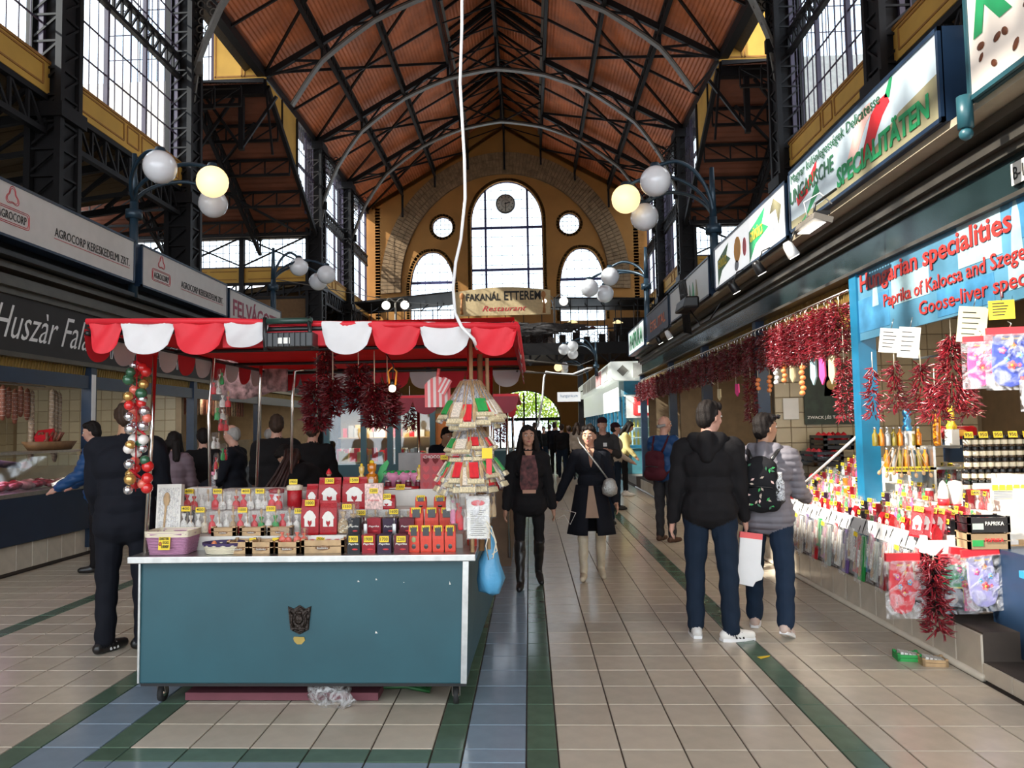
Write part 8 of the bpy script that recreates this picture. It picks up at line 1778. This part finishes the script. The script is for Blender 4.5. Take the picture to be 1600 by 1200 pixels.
# two women walking towards the viewer
PAT = M('burgundy_pattern', (.10, .03, .03), .7, var=.9, scale=18)
tH, hH = person('woman with long dark hair in open black puffer jacket and black trousers walking forward', (-.02, 8.05, 0), PI+.05, 1.665, BLKC, BLKC, SHB, SKIN, ('long', HB), ((-.08, .18, .12), (.10, .16, .10)), ((-.12, .45, .02), (.14, .02, .02)), 0., (.12, .0), .009, .035, True, extras=(
    panel('patterned_top', PAT, [(-.065, .172, 1.43), (.065, .172, 1.43), (.095, .178, 1.28), (.10, .170, 1.12), (.085, .160, 1.06), (-.085, .160, 1.06), (-.10, .170, 1.12), (-.095, .178, 1.28)], th=.05), panel('midriff', SKIN, [(-.075, .158, 1.07), (.075, .158, 1.07), (.07, .152, 1.02), (-.07, .152, 1.02)], th=.05), panel('neckline', SKIN, [(-.045, .135, 1.475), (.045, .135, 1.475), (.03, .176, 1.43), (-.03, .176, 1.43)], th=.06)), hemz=.82, boots=SHB)
tI, hI = person('woman in dark navy trench coat with cream knee boots walking forward', (.66, 8.45, 0), PI-.04, 1.645, NAVYC, BLKC, BOOT, SKIN, ('tied', HB), ((.10, .20, .30), (-.20, .42, .12)), ((-.10, .25, .01), (.10, .02, .01)), 0., (-.28, .06), .009, .03, True, boots=BOOT, hemz=.80, extras=(
    coat(NAVYC, 1.06, .50, .165, .265, .42), panel('chest_skin', SKIN, [(-.04, .115, 1.485), (.04, .115, 1.485), (.045, .172, 1.40), (0, .178, 1.27), (-.045, .172, 1.40)], th=.05), panel('beige_dress', M('tan_dress', (.34, .22, .15), .7), [(-.02, .170, 1.06), (.03, .170, 1.06), (.075, .185, .70), (-.075, .185, .70)], th=.07),
    panel('lapel', NAVYC, [(-.05, .168, 1.48), (-.03, .186, 1.44), (-.008, .190, 1.24), (-.10, .176, 1.30), (-.12, .165, 1.42)], th=.02), panel('lapel', NAVYC, [(.05, .168, 1.48), (.03, .186, 1.44), (.008, .190, 1.24), (.10, .176, 1.30), (.12, .165, 1.42)], th=.02)))
p = Vector((.84, 8.22, 1.02)); t = thing('crossbody_bag', 'small silver crossbody bag at the hip of the trench-coat woman', 'bag', p); MB().lathe([(.02, -.11), (.075, -.08), (.085, -.02), (.06, .06), (.03, .085)], n=18, sy=.5).build('bag_body', M('silver_cloth', (.4, .4, .38), .3, .7, bump=1, bscale=70), t); MB().tube([(-.02, 0, .08), (-.12, -.02, .22), (-.22, .02, .36), (-.3, .1, .47), (-.31, .2, .52)], .009, 6).build('bag_strap', M('silver_cloth'), t)
p = hI[1]; c = MB(); 
q = (hH[0]+Vector((.0, -.02, -.02)));  q2 = hI[1]
ea = sorted([hH[0], hH[1]], key=lambda v: -v.x)[0]; ib = sorted([hI[0], hI[1]], key=lambda v: v.x)[0]
tag(MB().tube([ea+Vector((.02, -.03, -.03)), ea+Vector((.10, -.05, .02)), ea+Vector((.16, -.05, -.08)), ea+Vector((.22, -.05, .04)), ib+Vector((0, -.03, .0))], .0035, 4).build('earphones', PAPER), 'thin pale earphone cord trailing between the two walking women', 'cord')
# man in black at the far left, back to the viewer
tA, hA = person('tall man all in navy black with striped black sneakers standing beside the cart, back turned', (-3.12, 5.80, 0), .25, 1.92, NAVYC, NAVYC, SHB, SKIN3, ('thin', HBR), ((.25, .10, .5), (.30, .08, .9)), ((.0, .0, .05, -.6), (.05, .02, .05, -1.5)), .02, (.15, .12), .011, .045, extras=(stripes(WHITE),), hemz=.80, fold=.006, wide=1.6)
tB, hB = person('man in bright blue quilted jacket leaning to the left meat counter', (-5.25, 9.15, 0), PI/2+.2, 1.80, BLUEPF, BLKC, SHB, SKIN2, ('short', HB), ((.4, .1, .6), (.4, .1, .6)), ((0, 0), (0, .1)), .12, (0, .1), .014, .05, quilt=.07, hemz=.84, hand_detail=False)
tC, hC = person('butcher in black sleeves reaching from behind the left counter', (-6.95, 9.05, 0), -.5, 1.72, BLKC, BLKC, SHB, SKIN, ('short', HB), ((.2, .1, .5), (1.35, .2, .1)), ((0, 0), (0, 0)), .1, (0, 0), .012, .01)
def at0(px_, Y): p_ = at(px_, 650, Y=Y); return (p_.x, Y, 0)
crowd_l = [((270, 8.9), .1, 1.66, MAUVE, 'woman in mauve quilted jacket with dark hair, behind the left cart poles', ('bob', HB), .05, .07, 'f'),
 ((318, 9.6), .5, 1.70, BLKC, 'dark-clad person right of the mauve jacket woman', ('short', HB), .03, None, 'm'),
 ((368, 9.2), PI/2, 1.74, NAVYC, 'grey-haired man in navy looking left behind the cart', ('thin', HGR), .03, None, 'm'),
 ((432, 8.8), .3, 1.84, BLKC, 'tall person in black between the second and third cart poles', ('short', HBR), .05, None, 'm'),
 ((487, 8.6), -.1, 1.78, BLKC, 'brown-haired man in black under the leftmost pepper bunch', ('short', HBR), .03, None, 'm'),
 ((420, 12.5), .2, 1.72, CHAR, 'person in grey farther along by the left stalls', ('thin', HGR), .02, None, 'm')]
for (px_, Y), yw, H, mt, lb, hr_, bk, ql, sx in crowd_l:
    person(lb, at0(px_, Y), yw, H, mt, BLKC, SHB, SKIN2, hr_, ((.3, .12, .8), (.3, .12, .8)), ((0, 0), (.05, .05)), .04, (0, .1), .018, bk, sx == 'f', quilt=ql, hand_detail=False)
bp = person('woman with very long dark hair bending over the goods behind the cart', (-1.98, 7.25, 0), PI/2+.15, 1.62, BLKC, BLKC, SHB, SKIN, ('short', HB), ((.9, .15, .3), (.9, .15, .3)), ((.1, .1), (0, .1)), .45, (0, .45), .015, .05, True)[0]
c = MB(); rs = random.Random(2)
for k in range(90):
    a = rs.uniform(-.09, .09); b_ = rs.uniform(-.05, .06); e = rs.uniform(-.16, .16); c.tube([(a, .30+b_, 1.60), (a*1.9-.05*(b_ > 0), .26+b_+.03, 1.52), (a*2.2+e*.3, .36+b_*1.5, 1.35), (a*2.5+e, .44+b_*2.4, 1.15), (a*2.6+e*1.3, .52+b_*3, .98-rs.uniform(0, .08))], [.02, .02, .017, .013, .004], 4)
c.build('long_hair', M('reddish_dark_hair', (.045, .018, .014), .45, var=.3, bump=.5, bscale=100), bp)
person('vendor in dark jacket behind the far goods, left of the spoon packs', at0(690, 11.5), PI+.6, 1.68, NAVYC, BLKC, SHB, SKIN3, ('short', HB), ((.5, .1, 1.0), (.5, .1, 1.0)), ((0, 0), (0, 0)), .15, (.2, .2), .016, .03, hand_detail=False)
pl_ = at0(941, 13.2); tJ, _ = person('man in dark cap and charcoal hooded sweatshirt with crossed arms facing the viewer', pl_, PI+.1, 1.80, CHAR, JEAN, SHB, SKIN2, ('cap', HB), ((.35, .15, 1.5, .75), (.4, .15, 1.5, .75)), ((0, 0), (0, 0)), 0, (-.1, 0), .014, .03, extras=(hood(CHAR, .8), panel('white_logo', WHITE, [(-.03, .185, 1.33), (.03, .185, 1.33), (.03, .185, 1.27), (-.03, .185, 1.27)])), hand_detail=False)
person('man in dark cap partly hidden behind the crossed-arms man', at0(961, 15.5), -PI/2, 1.72, BEIC, JEAN, SHB, SKIN2, ('cap', HB), ((.2, .1, .8), (.2, .1, .8)), ((0, 0), (0, 0)), 0, (0, 0), .018, .02, hand_detail=False)
person('woman in yellow knit sweater and black trousers looking down at the right row', (2.25, 18.5, 0), -PI/2-.1, 1.78, YELS, BLKC, SHW, SKIN, ('bob', HB), ((.2, .1, .5), (.2, .1, .5)), ((0, 0), (.08, .05)), .1, (0, .4), .018, .03, True, hand_detail=False, hemz=.9)
tL, hL = person('balding man in shiny blue jacket and grey trousers with a maroon backpack', (1.93, 11.15, 0), -.75, 1.78, BLUEPF, cloth('dark_grey_trousers', (.035, .035, .04)), SHBR, SKIN2, ('fringe', HGR), ((.2, .12, .6), (.2, .12, .6)), ((.05, .05), (-.03, 0)), .02, (-.6, .0), .012, .035, hemz=.88, fold=.007)
backpack('maroon backpack hanging low on the balding man in blue', tL, 1.78, cloth('maroon_cloth', (.07, .012, .02)), .30, .42, .2, 1.08, -.24)
# distant crowd in the aisle
rs = random.Random(11); cols_ = [NAVYC, BLKC, CHAR, BEIC, NAVYC, BLKC, cloth('grey_cloth', (.12, .12, .13)), BLKC, NAVYC, cloth('brown_cloth', (.08, .045, .03))]
names_ = ['navy', 'black', 'charcoal', 'beige', 'dark navy', 'plain black', 'grey', 'long black', 'short navy', 'brown']
protoc = []
for i, (px_, Y) in enumerate(((866, 27), (877, 25), (888, 26), (901, 24), (912, 28), (849, 31), (858, 33), (835, 30), (922, 30), (896, 34))):
    person('distant person in %s clothes, %s from the left in the far aisle crowd' % (names_[i], ORD[(3, 4, 5, 7, 8, 1, 2, 0, 9, 6)[i]]), at0(px_, Y), rs.choice((0, .3, PI, -.3)), rs.uniform(1.65, 1.85), cols_[i], (BLKC, JEAN)[i % 2], SHB, SKIN2, (('short', 'bob')[i == 3], HBR), ((.1, .1, .3), (.1, .1, .3)), ((.1, 0), (-.1, .1)), 0, (0, 0), .026, .03, i == 3, hand_detail=False, group='crowd in the far aisle')
bpy.data.scenes.remove(TS)
